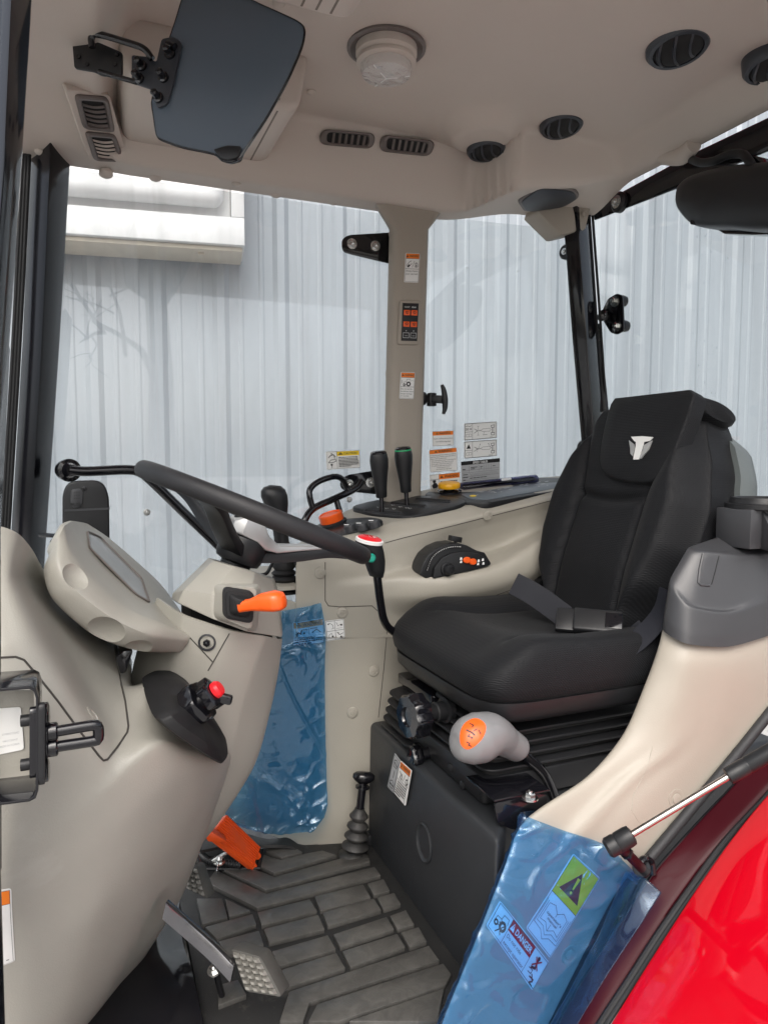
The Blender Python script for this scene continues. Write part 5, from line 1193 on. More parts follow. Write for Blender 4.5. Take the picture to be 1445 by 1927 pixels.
# cup holder cap
cap = thing('fender_cap', 'dark grey moulded cap with ribbed round socket on top of the fender trim', 'trim cap', at(1350, 1200, Y=.9))
BCp = [Yp(*r) for r in (
 ((1290, 1170, .97), (1246, 1184, .924), (1290, 1211, .875), (1370, 1217, .855), (1446, 1196, .857), (1530, 1165, .88)),
 ((1290, 1150, .97), (1248, 1160, .924), (1292, 1190, .877), (1370, 1196, .857), (1446, 1176, .859), (1530, 1140, .88)),
 ((1292, 1092, .97), (1258, 1098, .926), (1296, 1142, .884), (1370, 1154, .864), (1446, 1132, .866), (1530, 1100, .89)),
 ((1294, 1082, .97), (1263, 1084, .927), (1300, 1132, .889), (1370, 1143, .871), (1446, 1110, .872), (1530, 1080, .89)),
 ((1310, 1040, .97), (1290, 1037, .930), (1330, 1042, .903), (1402, 1050, .890), (1446, 1048, .892), (1530, 1040, .90)),
 ((1314, 1034, .97), (1297, 1029, .935), (1336, 1033, .915), (1402, 1040, .905), (1446, 1038, .905), (1530, 1030, .91)),
 ((1362, 1010, .98), (1350, 1011, .955), (1372, 1013, .95), (1412, 1016, .945), (1446, 1016, .945), (1530, 1012, .945)))]
mb = MB(); mb.patch(BCp, 6, 8, .005, su=.35, sv=.75); mb.build('cap_shell', M['cap'], cap, sharp=32); CPB = mb.bvh()
seam(CPB, [(1322, 1042), (1316, 1070), (1313, 1096), (1318, 1101), (1334, 1102)], cap, .0022, 8, 'raised_edge', 'cap'); seam(CPB, [(1352, 1046), (1345, 1075), (1338, 1100)], cap, .0008, 8, 'panel_gap', 'hole')
cx_ = at(1432, 943, Y=.915); rr_ = .052
m3 = MB(); m3.lathe(cx_, V((0, 0, 1)), [(.060, -.012), (.060, -.004), (.054, -.003), (.052, .004), (.050, .007), (.046, .007), (.043, .004), (.042, -.02), (0, -.02)], 40); m3.build('socket_ring', M['satin'], cap)
m3 = MB(); w1 = at(1352, 1020, Y=.915); z0 = w1.z; m3.prism([V((cx_.x-.060, .885, z0-.012)), V((cx_.x+.08, .885, z0-.012)), V((cx_.x+.08, .96, z0-.012)), V((cx_.x-.060, .96, z0-.012))], V((0, 0, cx_.z-.012-z0+.012))); m3.build('socket_box', M['cap'], cap, bevel=.003)
for x in (-.034, .006, .046):
    X_ = cx_.x+x; m3 = MB(); m3.prism([V((X_, .886, cx_.z-.014)), V((X_, .886, z0-.012)), V((X_-.012, .832, z0-.016)), V((X_-.012, .838, z0-.006))], V((.014, 0, 0))); m3.build('gusset', M['cap'], cap, bevel=.001)

# ------------------------------------------------------------------ sill, seal and fender outside the door
ss_ = thing('door_sill', 'dark red door sill with a rubber weatherstrip along the wheel arch', 'door sill', (.7, .82, 0))
A_ = [(1500, 1275), (1445, 1345), (1362, 1448), (1232, 1603), (1180, 1665), (1118, 1785), (1040, 1940), (1010, 2010)]
m3 = MB(); m3.tube([at(a, b, Y=.848) for a, b in A_[:4]]+[at(1222, 1614, Y=.848)], .0085, 14, 6); m3.build('weatherstrip', mat('seal_rubber', (.022, .023, .025), .6, grain=.8, gs=350, var=.15), ss_)
m3 = MB(); m3.tube([at(a, b, Y=.846) for a, b in ((1190, 1660), (1160, 1705), (1118, 1785), (1040, 1940), (1010, 2010))], .010, 14, 6); m3.build('weatherstrip', M['matte'], ss_)
L1 = [(1520, 1310), (1448, 1398), (1350, 1505), (1242, 1622), (1165, 1735), (1080, 1865), (1040, 1940), (1000, 2020)]
L2 = [(1570, 1340), (1452, 1478), (1358, 1580), (1245, 1735), (1190, 1820), (1122, 1924), (1110, 1945), (1070, 2020)]
def rsm(P, n=8):
    Q_ = spline([V((a, b, 0)) for a, b in P], 12); Ls = [0]
    for a, b in zip(Q_, Q_[1:]): Ls.append(Ls[-1]+(b-a).length)
    out = []
    for k in range(n+1):
        t = Ls[-1]*k/n; i = max(j for j in range(len(Ls)) if Ls[j] <= t+1e-9); i = min(i, len(Q_)-2); out.append(Q_[i].lerp(Q_[i+1], (t-Ls[i])/(Ls[i+1]-Ls[i])))
    return out
l1, l2 = rsm(L1), rsm(L2)
G_ = [[at(a.x, a.y, Y=.842), at(a.x+4, a.y+2, Y=.834), at((a.x+b.x)/2, (a.y+b.y)/2, Y=.815), at(b.x, b.y, Y=.795), at(b.x, b.y, Y=.795)+V((0, .01, -.03))] for a, b in zip(l1, l2)]
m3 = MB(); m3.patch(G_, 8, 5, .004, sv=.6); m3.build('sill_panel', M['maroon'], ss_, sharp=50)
m3 = MB(); m3.tube([at(a.x+2, a.y+2, Y=.836) for a in l1], .0024, 8, 6); m3.build('sill_bead', M['gloss'], ss_)
m3 = MB(); m3.tube([at(b.x+6, b.y+4, Y=.789) for b in l2], .0055, 10, 6); m3.tube([at(b.x+15, b.y+9, Y=.783) for b in l2], .0045, 10, 6); m3.build('edge_rubber', M['satin'], ss_)
l3 = rsm([(1600, 1330), (1530, 1405), (1448, 1490), (1360, 1600), (1255, 1756), (1147, 1930), (1100, 2020)], 10)
RF = [at(a.x, a.y, Y=.776) for a in l3]
def outw(p, i): t = RF[min(i+1, 10)]-RF[max(i-1, 0)]; nn = V((t.z, 0, -t.x)).normalized(); nn = nn if nn.z > 0 else -nn; return nn
G_ = [[p-outw(p, i)*.03, p-outw(p, i)*.004, p+V((0, -.006, 0))+outw(p, i)*.002, p+V((0, -.06, 0))+outw(p, i)*.008, p+V((0, -.2, 0))+outw(p, i)*.008, p+V((0, -.36, 0))-outw(p, i)*.005, p+V((0, -.44, 0))-outw(p, i)*.06] for i, p in enumerate(RF)]
m3 = MB(); m3.patch(G_, 8, 6, .004, su=1, sv=.7)
tag(m3.build('rear_fender', M['red'], None, sharp=50), 'bright glossy red rear fender outside the door opening', 'fender')
# gas strut of the door
gs = thing('door_gas_strut', 'gas strut with a polished rod running up from the door sill', 'gas strut', at(1205, 1630, Y=.82))
a, b, c, e = at(1172, 1580, Y=.775), at(1368, 1462, Y=.72), at(1372, 1459, Y=.719), at(1560, 1352, Y=.665)
m3 = MB(); m3.tube([a, b], .0048, 16, 1); m3.build('rod', M['steel'], gs)
m3 = MB(); d = (e-c).normalized(); m3.lathe(c-d*.004, d, [(.006, 0), (.0115, .001), (.0120, .004), (.0120, .03), (.0113, .031), (.0113, .033), (.012, .034), (.012, .17)], 26); m3.build('cylinder', M['satin'], gs)
m3 = MB(); m3.lathe(a+d*.016, -d, [(.008, 0), (.0135, .002), (.0145, .008), (.0145, .024), (.0135, .026), (.0145, .028), (.0145, .040), (.011, .044), (0, .044)], 26); m3.build('end_socket', M['satin'], gs)
q = at(1207, 1634, Y=.835); s0 = a+d*-.01
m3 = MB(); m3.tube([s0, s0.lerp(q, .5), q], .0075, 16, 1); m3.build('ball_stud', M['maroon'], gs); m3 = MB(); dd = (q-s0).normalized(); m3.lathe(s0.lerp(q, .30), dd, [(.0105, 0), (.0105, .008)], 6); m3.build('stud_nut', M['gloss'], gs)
m3 = MB(); m3.tube([q+V((-.008, 0, .006)), q+V((.004, 0, .014)), q+V((.018, 0, .006)), q+V((.018, -.004, -.012))], .006, 10, 5); m3.lathe(q-dd*.004, dd, [(.014, 0), (.014, .006), (.010, .008)], 20); m3.build('stud_seat', M['gloss'], gs)
# ------------------------------------------------------------------ windows
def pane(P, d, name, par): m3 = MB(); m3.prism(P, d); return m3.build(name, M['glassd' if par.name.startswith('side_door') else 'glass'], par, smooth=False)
door = thing('side_door', 'far glass cab door with black hinge plates and a bent pull rail', 'door', (.3, 1.69, .2))
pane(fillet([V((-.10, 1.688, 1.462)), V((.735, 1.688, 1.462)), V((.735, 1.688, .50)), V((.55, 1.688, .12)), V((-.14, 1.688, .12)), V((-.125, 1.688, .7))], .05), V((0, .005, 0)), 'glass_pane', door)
def plate(px, Y, parent, name, th=.005, mk='gloss', r=.012):
    m3 = MB(); m3.prism(fillet(Yp(*[(a, b, Y) for a, b in px]), r), V((0, th, 0))); return m3.build(name, M[mk], parent, bevel=.001)
h1 = plate(((643, 450), (655, 442), (738, 437), (738, 497), (668, 480), (645, 474)), 1.675, door, 'hinge_plate')
for x, y in ((662, 459), (706, 463)): bolt(h1, at(x, y, Y=1.674), V((0, -1, 0)), .0085, .007)
h2 = plate(((640, 906), (652, 894), (725, 882), (726, 932), (655, 925), (642, 920)), 1.675, door, 'hinge_plate')
for x, y in ((657, 912), (697, 908)): bolt(h2, at(x, y, Y=1.674), V((0, -1, 0)), .0085, .007)
m3 = MB(); m3.tube([at(a, b, Y=c) for a, b, c in ((132, 885, 1.60), (165, 887, 1.60), (235, 884, 1.60), (262, 888, 1.60), (285, 905, 1.60), (350, 968, 1.61), (425, 1040, 1.62), (470, 1085, 1.63))], .0105, 14, 7); rail = m3.build('pull_rail', M['gloss'], door)
c = at(130, 885, Y=1.62); m3 = MB(); m3.lathe(c, V((.35, -1, 0)), [(.022, -.02), (.024, -.004), (.024, .006), (.017, .010), (.012, .022)], 28); m3.build('rail_flange', M['gloss'], rail)
for x, y in ((277, 964), (657, 940)):
    bolt(door, at(x, y, Y=1.687), V((0, -1, 0)), .005, .004)
ph_ = thing('loop_handle', 'black bent tube loop handle beside the orange dial', 'handle', at(610, 960, Y=1.605))
m3 = MB(); m3.tube([at(a, b, Y=c) for a, b, c in ((566, 1000, 1.595), (574, 978, 1.595), (590, 957, 1.605), (630, 938, 1.625), (668, 920, 1.655), (681, 905, 1.665))], .0085, 14, 6); m3.tube([at(a, b, Y=c) for a, b, c in ((588, 955, 1.605), (583, 935, 1.605), (584, 920, 1.610), (600, 906, 1.615), (628, 897, 1.625), (643, 901, 1.635), (651, 915, 1.645), (657, 924, 1.645))], .0075, 14, 6); m3.tube([at(632, 938, Y=1.630), at(640, 965, Y=1.625)], .0075, 12, 1)
m3.build('tube_loop', M['gloss'], ph_)
qw = thing('quarter_window', 'far rear quarter window carrying the warning stickers', 'window', (1.0, 1.685, .75))
pane(fillet([V((.80, 1.682, 1.47)), V((1.30, 1.682, 1.49)), V((1.41, 1.682, .72)), V((.77, 1.682, .70))], .05), V((0, .005, 0)), 'glass_pane', qw)
lt = thing('window_latch', 'black T shaped latch handle on the quarter window by the post', 'latch', at(800, 755, Y=1.66))
m3 = MB(); m3.lathe(at(797, 750, Y=1.66), V((.8, -.5, 0)), [(.017, -.015), (.017, .004), (.012, .008)], 20); m3.bar(at(800, 750, Y=1.655), at(833, 752, Y=1.62), .020, .016); m3.box(at(812, 752, Y=1.645), .02, .02, .034); m3.build('latch_body', M['satin'], lt, bevel=.003)
m3 = MB(); m3.tube([at(a, b, Y=1.61) for a, b in ((831, 724), (835, 735), (837, 752), (837, 768), (834, 779))], [.004, .0065, .008, .0065, .004], 14, 5); m3.build('latch_grip', M['satin'], lt)
rw = thing('rear_window', 'rear cab window glass behind the seat', 'window', (1.36, 1.2, .5))
RXg = 1.385
pane([at(1116, 400, X=RXg), at(1500, 190, X=RXg), at(1700, 1100, X=RXg), at(1150, 1000, X=RXg)], V((.005, 0, 0)), 'glass_pane', rw)
dr = MB(); rr = random.Random(11)
for i in range(46):
    x = 1330+rr.gauss(0, 14)+(i % 3)*6-8; y = rr.uniform(440, 800); c = at(x, y, X=RXg-.0005)
    r = rr.choice((.0009, .0012, .0015, .0021)); dr.lathe(c, V((-1, 0, 0)), [(r, 0), (r*.8, r*.5), (0, r*.7)], 8, V((0, 0, 1)), 1.3)
dr.build('water_drops', M['glass'], rw)['kind'] = 'stuff'
hb = thing('roller_bracket', 'black window bracket with two bolted rollers beside the rear pillar', 'bracket', at(1157, 630, X=1.33))
xr = 1.34
m3 = MB(); m3.prism(fillet([at(a, b, X=xr) for a, b in ((1143, 562), (1160, 552), (1170, 556), (1172, 600), (1173, 622), (1160, 630), (1148, 626), (1132, 600), (1132, 585))], .008), V((.005, 0, 0))); m3.build('bracket_plate', M['gloss'], hb, bevel=.001)
for x, y in ((1157, 567), (1161, 614)):
    c = at(x, y, X=xr); bolt(hb, c, V((-1, 0, 0)), .010, .008)
    m3 = MB(); m3.lathe(c+V((.006, -.008, 0)), V((1, 0, 0)), [(.016, 0), (.016, .012), (.014, .015), (.014, .020)], 22); m3.build('roller', M['satin'], hb)
m3 = MB(); c = at(1135, 594, X=1.325); m3.lathe(c, V((-.3, -1, 0)), [(.011, -.02), (.011, .0), (.016, .002), (.016, .01), (.008, .014)], 16); m3.build('pivot_ball', M['gloss'], hb)
rs = thing('window_gas_strut', 'slim black gas strut standing beside the rear pillar', 'gas strut', at(1140, 840, X=1.33))
m3 = MB(); m3.tube([at(1121, 612, X=1.33), at(1137, 775, X=1.33)], .0115, 16, 1); m3.build('cylinder', M['satin'], rs)
m3 = MB(); m3.tube([at(1137, 775, X=1.33), at(1141, 822, X=1.33)], .005, 12, 1); m3.build('rod', M['steel'], rs)
m3 = MB(); m3.lathe(at(1128, 812, X=1.32), V((-.3, -1, 0)), [(.012, -.01), (.012, .012), (.008, .016)], 16); m3.lathe(at(1141, 822, X=1.33), V((0, 0, -1)), [(.010, -.01), (.010, .02)], 16); m3.build('end_fitting', M['gloss'], rs)
P = [at(a, b, X=1.316) for a, b in ((1119, 620), (1128, 619), (1130, 641), (1121, 643))]
sticker('strut_label', 'tiny white label on the slim gas strut', P, bars(.2, .15, .85, 5, .16, .08, 'ink', 5), None, parent=None)
for (x, y, X_) in ((1064, 474, None), (1097, 842, None)):
    c = at(x, y, Y=1.62); m3 = MB(); m3.lathe(c, V((-1, -.3, 0)), [(.020, -.02), (.020, .002), (.016, .006), (.007, .006)], 22); o = m3.build('glass_mount', M['satin'], qw); bolt(o, c+V((-.006, -.002, 0)), V((-1, -.3, 0)), .006, .004)
c = at(1167, 381, X=1.30); m3 = MB(); m3.lathe(c+V((.0, 0, 0)), V((-1, 0, 0)), [(.026, -.004), (.026, .008), (.021, .012), (.012, .012)], 26); rb = m3.build('rail_roller', M['satin'], frame_o); bolt(rb, c+V((-.012, 0, 0)), V((-1, 0, 0)), .011, .008)
# wiper housing and its cable
wh = thing('wiper_housing', 'large black rounded plastic housing hanging at the rear roof rail', 'wiper housing', at(1380, 430, X=1.22))
xh = 1.20
ho = spline([at(a, b, X=xh) for a, b in ((1278, 372), (1283, 352), (1300, 336), (1330, 324), (1380, 312), (1440, 306), (1520, 300), (1580, 330), (1580, 400), (1520, 432), (1440, 436), (1380, 432), (1332, 430), (1308, 424), (1290, 406), (1280, 390))], 4, True)
cH = sum(ho, V((0, 0, 0)))/len(ho)
m3 = MB(); m3.ring_loft([[cH+(p-cH)*s+V((o, 0, 0)) for p in ho] for s, o in ((.90, .07), (1, .055), (1.0, .01), (.985, -.008), (.95, -.019), (.88, -.027), (.7, -.036), (.4, -.042), (.02, -.044))]); m3.build('housing_shell', M['satin'], wh, sharp=60)
for x, y in ((1356, 336), (1304, 418)):
    c = at(x, y, X=xh-.025); m3 = MB(); m3.lathe(c, V((-1, 0, 0)), [(.005, -.01), (.005, .004), (.002, .004)], 12); m3.build('screw', M['hole'], wh)
m3 = MB(); m3.prism(fillet([at(a, b, X=xh+.03) for a, b in ((1340, 426), (1470, 430), (1470, 440), (1420, 442), (1362, 440))], .003), V((.03, 0, 0))); m3.build('lower_plate', M['gloss'], wh)
m3 = MB(); m3.tube([at(a, b, X=c) for a, b, c in ((1300, 300, 1.27), (1318, 306, 1.23), (1342, 303, 1.21), (1368, 292, 1.20), (1395, 290, 1.19), (1410, 305, 1.18), (1422, 322, 1.185), (1450, 326, 1.19))], .0085, 12, 8)
tag(m3.build('wiring_loom', M['matte'], None), 'black ribbed wiring loom running into the rear wiper housing', 'cable')
m3 = MB(); m3.prism(fillet([at(a, b, X=1.19) for a, b in ((1398, 305), (1415, 292), (1432, 296), (1442, 318), (1432, 328), (1406, 322))], .006), V((.03, 0, 0))); m3.build('cable_bracket', M['gloss'], wh, bevel=.002)
c = at(1282, 292, X=1.262); m3 = MB(); m3.tube([c+V((0, .05, .02)), c, c+V((-.01, -.045, .004))], [.022, .021, .017], 18, 5); m3.build('loom_sleeve', M['liner'], headliner)
ws = thing('windscreen', 'front windscreen glass edge beyond the front pillar', 'window', (-.16, 1.2, .7))
pane([V((-.135, .82, 1.45)), V((-.135, 1.63, 1.45)), V((-.21, 1.63, .6)), V((-.21, .82, .6))], V((-.005, 0, 0)), 'glass_pane', ws)

# ------------------------------------------------------------------ tinted visor on its bracket
vis = thing('sun_visor', 'smoky tinted plastic visor on a black hinged bracket', 'sun visor', at(440, 150, D=1.12))
def vp(x, y): return at(x, y, D=1.11-.0002*(x-290)-.0001*(y-150))
vo = spline([vp(a, b) for a, b in ((286, 192), (289, 215), (295, 252), (305, 262), (345, 276), (402, 288), (418, 300), (432, 303), (448, 298), (458, 284), (500, 222), (540, 150), (566, 90), (572, 62), (569, 48), (552, 36), (490, 8), (440, -14), (360, -30), (345, -8), (330, 40), (310, 100), (292, 160))], 4, True, .7)
nv = (vo[10]-vo[0]).cross(vo[40]-vo[0]).normalized(); nv = nv if nv.dot(FW) > 0 else -nv
m3 = MB(); m3.ring_loft([vo, [p+nv*.004 for p in vo]]); m3.build('visor_pane', M['tint'], vis, sharp=40)
m3 = MB(); m3.tube([p+nv*.002 for p in vo], .0022, 8, 1, closed=True); m3.build('pane_edge', M['gloss'], vis)
m3 = MB(); m3.prism(fillet([vp(a, b)-nv*.004 for a, b in ((403, 284), (430, 276), (457, 278), (450, 298), (432, 303), (418, 300))], .004), nv*.014); m3.build('pull_tab', M['satin'], vis, bevel=.003)
def vpl(px, off, th, name, mk='ventdk', r=.005): m3 = MB(); m3.prism(fillet([vp(a, b)-nv*off for a, b in px], r), nv*th); return m3.build(name, M[mk], vis, bevel=.001)
hpz = vpl(((252, 108), (284, 112), (298, 122), (308, 78), (330, 74), (346, 86), (328, 170), (318, 200), (300, 208), (288, 172), (252, 160)), .006, .004, 'hinge_plate')
for x, y in ((272, 130), (267, 154), (325, 108), (313, 152), (303, 190)):
    c = vp(x, y)-nv*.006; m3 = MB(); m3.lathe(c, -nv, [(.0085, 0), (.0085, .004), (.0055, .005), (.0055, .016), (.003, .018), (0, .018)], 14); m3.build('hinge_screw', M['gloss'], vis)
arm = vpl(((136, 74), (160, 74), (188, 80), (230, 98), (230, 140), (192, 142), (176, 134), (140, 128)), .0, .004, 'mount_plate', 'satin')
for x, y in ((150, 108), (166, 122), (218, 122), (222, 104)): c = vp(x, y)-nv*.0005; m3 = MB(); m3.lathe(c, -nv, [(.0035, 0), (.0035, .002), (0, .002)], 10); m3.build('rivet', M['gloss'], arm)
m3 = MB(); m3.tube([vp(a, b)-nv*o for a, b, o in ((183, 100, .012), (184, 86, .016), (196, 80, .018), (250, 94, .016), (280, 104, .014), (292, 118, .008))], .0052, 12, 6); m3.build('hinge_rod', M['gloss'], vis)
m3 = MB(); m3.tube([vp(a, b)-nv*o for a, b, o in ((192, 140, .006), (230, 152, .008), (262, 160, .006))], .004, 10, 4); m3.build('lower_rod', M['gloss'], vis)
m3 = MB(); m3.tube([vp(322, 92)-nv*.010, vp(336, 98)-nv*.010], .006, 10, 1); m3.build('hinge_barrel', M['gloss'], vis)

# ------------------------------------------------------------------ black holder behind the pod
hd_ = thing('push_holder', 'upright black plastic holder with an embossed PUSH pad on a thin arm', 'holder', at(162, 1050, Y=1.5))
Yh = 1.47
m3 = MB(); m3.prism(fillet(Yp(*[(a, b, Yh) for a, b in ((118, 930), (126, 910), (142, 905), (184, 904), (198, 912), (206, 935), (208, 1080), (118, 1080))]), .010), V((.0, .03, .0))); m3.build('holder_shell', M['satin'], hd_, bevel=.004, segs=3)
m3 = MB(); m3.prism(fillet(Yp(*[(a, b, Yh-.003) for a, b in ((134, 921), (154, 919), (157, 930), (155, 952), (140, 958), (133, 946))]), .006), V((0, .003, 0))); pp = m3.build('push_pad', M['dkgrey'], hd_, bevel=.001)
mm = mapper(*Yp((134, 920, Yh-.0035), (156, 919, Yh-.0035), (156, 957, Yh-.0035), (134, 958, Yh-.0035)))
marks(pp, mm, [('t', 'PUSH', .5, .86, .16, 'satin', 'c', 1, .02)]+[('c', .3+.2*i, .18+.15*j, .05, 'satin') for i in range(3) for j in range(3)], mm.asp, 'pad_lettering')
m3 = MB(); m3.prism(Yp(*[(a, b, Yh-.001) for a, b in ((122, 959), (207, 955), (207, 959), (122, 963))]), V((0, .002, 0))); m3.build('holder_ridge', M['dkgrey'], hd_)
c = at(159, 919, Y=Yh-.001); m3 = MB(); m3.lathe(c, V((0, -1, 0)), [(.004, 0), (.004, .002), (.002, .0025)], 12); m3.build('holder_pin', M['gloss'], hd_)
m3 = MB(); m3.prism(Yp((72, 1004, 1.55), (108, 1005, 1.5), (125, 1006, 1.48), (125, 1010, 1.48), (100, 1012, 1.5), (74, 1011, 1.55)), V((0, .02, 0))); m3.build('holder_arm', M['gloss'], hd_, bevel=.001)
for x, y in ((101, 1020), (60, 1046)): c = at(x, y, Y=1.48); m3 = MB(); m3.lathe(c, V((.2, -1, 0)), [(.006, 0), (.006, .006), (.003, .008)], 12); m3.build('arm_screw', M['gloss'], hd_)

# ------------------------------------------------------------------ pedals
def pedal_pad(q, name, parent, mk, nx, ny, th=.016):
    m = mapper(*q); m3 = MB(); P = [m(a, b, 0) for a, b in ((0, 0), (1, 0), (1, 1), (0, 1))]
    m3.prism(fillet(P, .006, 3), -m.n*th); pad_ = m3.build(name, M['padbase'], parent, bevel=.002)
    m3 = MB()
    for i in range(nx):
        for j in range(ny):
            x0, y0 = .07+.88*i/nx, .06+.9*j/ny; x1, y1 = x0+.72/nx, y0+.72/ny
            b4 = [m(x0, y0, -.0005), m(x1, y0, -.0005), m(x1, y1, -.0005), m(x0, y1, -.0005)]; xm, ym, kx, ky = (x0+x1)/2, (y0+y1)/2, .20/nx, .20/ny
            m3.ring_loft([b4, [m(xm-kx, ym-ky, .0055), m(xm+kx, ym-ky, .0055), m(xm+kx, ym+ky, .0055), m(xm-kx, ym+ky, .0055)]], cap0=False)
    m3.build('tread', M[mk], pad_); return pad_
cl = thing('clutch_pedal', 'worn steel clutch pedal with studded pad at the bottom edge', 'pedal', at(470, 1890, Z=.06))
pedal_pad([at(434, 1785, Z=.125), at(490, 1800, Z=.125), at(531, 1877, Z=.075), at(462, 1866, Z=.075)], 'pedal_pad', cl, 'pedal', 4, 6, .030)
m3 = MB(); A = [at(a, b, Z=z) for a, b, z in ((312, 1712, .20), (350, 1745, .165), (400, 1790, .13), (440, 1832, .102))]
m3.ring_loft([[p+V((.005, .010, .010)), p+V((0, -.002, .012)), p+V((-.006, -.005, -.010)), p+V((0, .007, -.012))] for p in spline(A, 5)]); m3.build('pedal_arm', M['arm'], cl, bevel=.0015)
m3 = MB(); m3.tube([at(406, 1823, Z=.10), at(412, 1850, Z=.06), at(418, 1872, Z=.03)], .005, 12, 3); m3.build('stop_bolt', M['gloss'], cl); bolt(cl, at(404, 1826, Z=.10), V((-.3, -.3, 1)), .007, .006, True, 'chrome', 'stop_nut')
bp2 = thing('brake_pedal', 'pair of studded brake pedals tucked under the steering column', 'pedal', at(365, 1680, Z=.08))
pedal_pad([at(352, 1628, Z=.115), at(372, 1632, Z=.115), at(392, 1692, Z=.075), at(350, 1672, Z=.075)], 'pedal_pad', bp2, 'pedal', 3, 5, .024)
pedal_pad([at(345, 1595, Z=.13), at(366, 1597, Z=.13), at(376, 1628, Z=.11), at(345, 1625, Z=.11)], 'pedal_pad', bp2, 'pedal', 3, 3, .02)
m3 = MB(); m3.tube([at(340, 1590, Z=.2), at(350, 1650, Z=.10)], .008, 10, 1); m3.build('pedal_arm', M['gloss'], bp2)
ap = thing('accelerator_pedal', 'bright orange ribbed accelerator pedal hinged above a black well', 'pedal', at(470, 1630, Z=0))
q = [at(428, 1532, Z=.115), at(492, 1594, Z=.028), at(477, 1634, Z=.020), at(396, 1572, Z=.105)]
m = mapper(q[0], q[1], q[2], q[3]); m3 = MB(); m3.prism([m(0, 0), m(1, 0), m(1, 1), m(0, 1)], -m.n*.014); m3.build('pedal_plate', M['orangeled'], ap, bevel=.003)
m3 = MB()
for k in range(9):
    y0 = .08+.84*k/9; m3.ring_loft([[m(.03, y0, -.001), m(.03, y0+.05, -.001), m(.03, y0+.04, .0022), m(.03, y0+.01, .0022)], [m(.97, y0, -.001), m(.97, y0+.05, -.001), m(.97, y0+.04, .0022), m(.97, y0+.01, .0022)]])
m3.build('pedal_ribs', M['orangeled'], ap)
m3 = MB(); m3.prism(Yp((386, 1572, 1.36), (400, 1566, 1.36), (428, 1584, 1.36), (410, 1586, 1.36), (392, 1584, 1.36)), V((0, .03, 0))); m3.build('pedal_arm', M['orangeled'], ap, bevel=.002)
for s in (.25, .75):
    c = m(.99, s, -.006); m3 = MB(); m3.lathe(c-V((0, .008, .004)), V((0, 1, 0)), [(.007, 0), (.007, .014)], 14); m3.build('hinge_knuckle', M['orangeled'], ap)
well = thing('pedal_well', 'black floor well under the accelerator with ribbed hose and zinc wing nut', 'pedal well', at(420, 1625, Z=-.01))
m3 = MB(); m3.prism([at(a, b, Z=.0045) for a, b in ((372, 1590), (440, 1590), (494, 1600), (488, 1634), (372, 1634))], V((0, 0, .003))); m3.build('well_floor', M['hole'], well)
m3 = MB(); P = [at(a, b, Z=.012) for a, b in ((372, 1634), (430, 1635), (488, 1634), (494, 1600))]; m3.tube(P, .004, 8, 1); m3.build('well_rim', M['satin'], well)
m3 = MB(); P = spline([at(a, b, Z=.022) for a, b in ((376, 1606), (388, 1616), (404, 1622), (430, 1625), (455, 1628))], 10); m3.tube(P, [(.0085 if i % 2 else .0068) for i in range(len(P))], 10, 1); m3.build('ribbed_hose', M['satin'], well)
c = at(413, 1622, Z=.03); bolt(well, c, V((0, -.3, 1)), .008, .008)
m3 = MB(); m3.bar(c+V((-.016, 0, .006)), c+V((.016, .006, .012)), .005, .010); m3.bar(c+V((-.008, -.02, -.01)), c, .012, .003); m3.build('wing_nut', M['chrome'], well, bevel=.0015)
# gloss black cover in the footwell and rubber kick edge below the console
fc = [Yp(*r) for r in (((150, 1800, 1.40), (260, 1690, 1.42), (345, 1668, 1.44)), ((150, 1860, 1.22), (250, 1760, 1.25), (342, 1745, 1.26)), ((130, 1930, 1.08), (230, 1850, 1.12), (360, 1830, 1.12)), ((100, 2050, .95), (240, 2000, .98), (392, 1970, .98)))]
def fcd(u, v, p): return .012*noise.noise(p*7)
m3 = MB(); m3.patch(fc, 10, 10, .004, disp=fcd); tag(m3.build('footwell_cover', M['gloss'], None, sharp=60), 'glossy black bulging cover in the footwell below the cowl', 'footwell cover')
m3 = MB(); m3.patch([Yp((380, 1575, 1.50), (425, 1560, 1.52), (500, 1578, 1.49), (540, 1576, 1.46), (575, 1594, 1.445), (640, 1596, 1.43), (695, 1590, 1.41)), Yp((380, 1600, 1.42), (425, 1592, 1.44), (500, 1590, 1.44), (545, 1592, 1.43), (575, 1606, 1.42), (640, 1604, 1.41), (698, 1598, 1.395))], 3, 6, .006)
m3.build('mat_upstand', M['rub'], fmat, sharp=60)

# ------------------------------------------------------------------ striker bracket at the near pillar
st = thing('door_striker', 'black steel door striker with a U shaped loop on the near pillar', 'door striker', at(60, 1400, Y=.70))
Ys = .70
ch = [(-60, 1300), (58, 1291), (68, 1296), (73, 1312), (73, 1488), (68, 1503), (56, 1509), (-60, 1524), (-60, 1519), (54, 1504), (63, 1499), (68, 1486), (68, 1314), (64, 1302), (56, 1297), (-60, 1306)]
m3 = MB(); P = Yp(*[(a, b, Ys) for a, b in ch]); P2 = [p+V((0, .055, 0)) for p in P]; m3.ring_loft([P, P2], True, True, True); m3.build('channel', M['gloss'], st, bevel=.0006)
def disc(px, py, Y, r, h, ax, name, mk='gloss', par=st): m3 = MB(); m3.lathe(at(px, py, Y=Y), ax, [(r, 0), (r, h), (r*.8, h*1.15)], 22); return m3.build(name, M[mk], par, bevel=0)
X1 = V((1, -.05, .03))
m3 = MB(); m3.prism(fillet([at(72, b, Y=y) for b, y in ((1322, .70), (1322, .735), (1478, .735), (1478, .70))], .008), V((.006, 0, 0))); m3.build('striker_plate', M['satin'], st, bevel=.001)
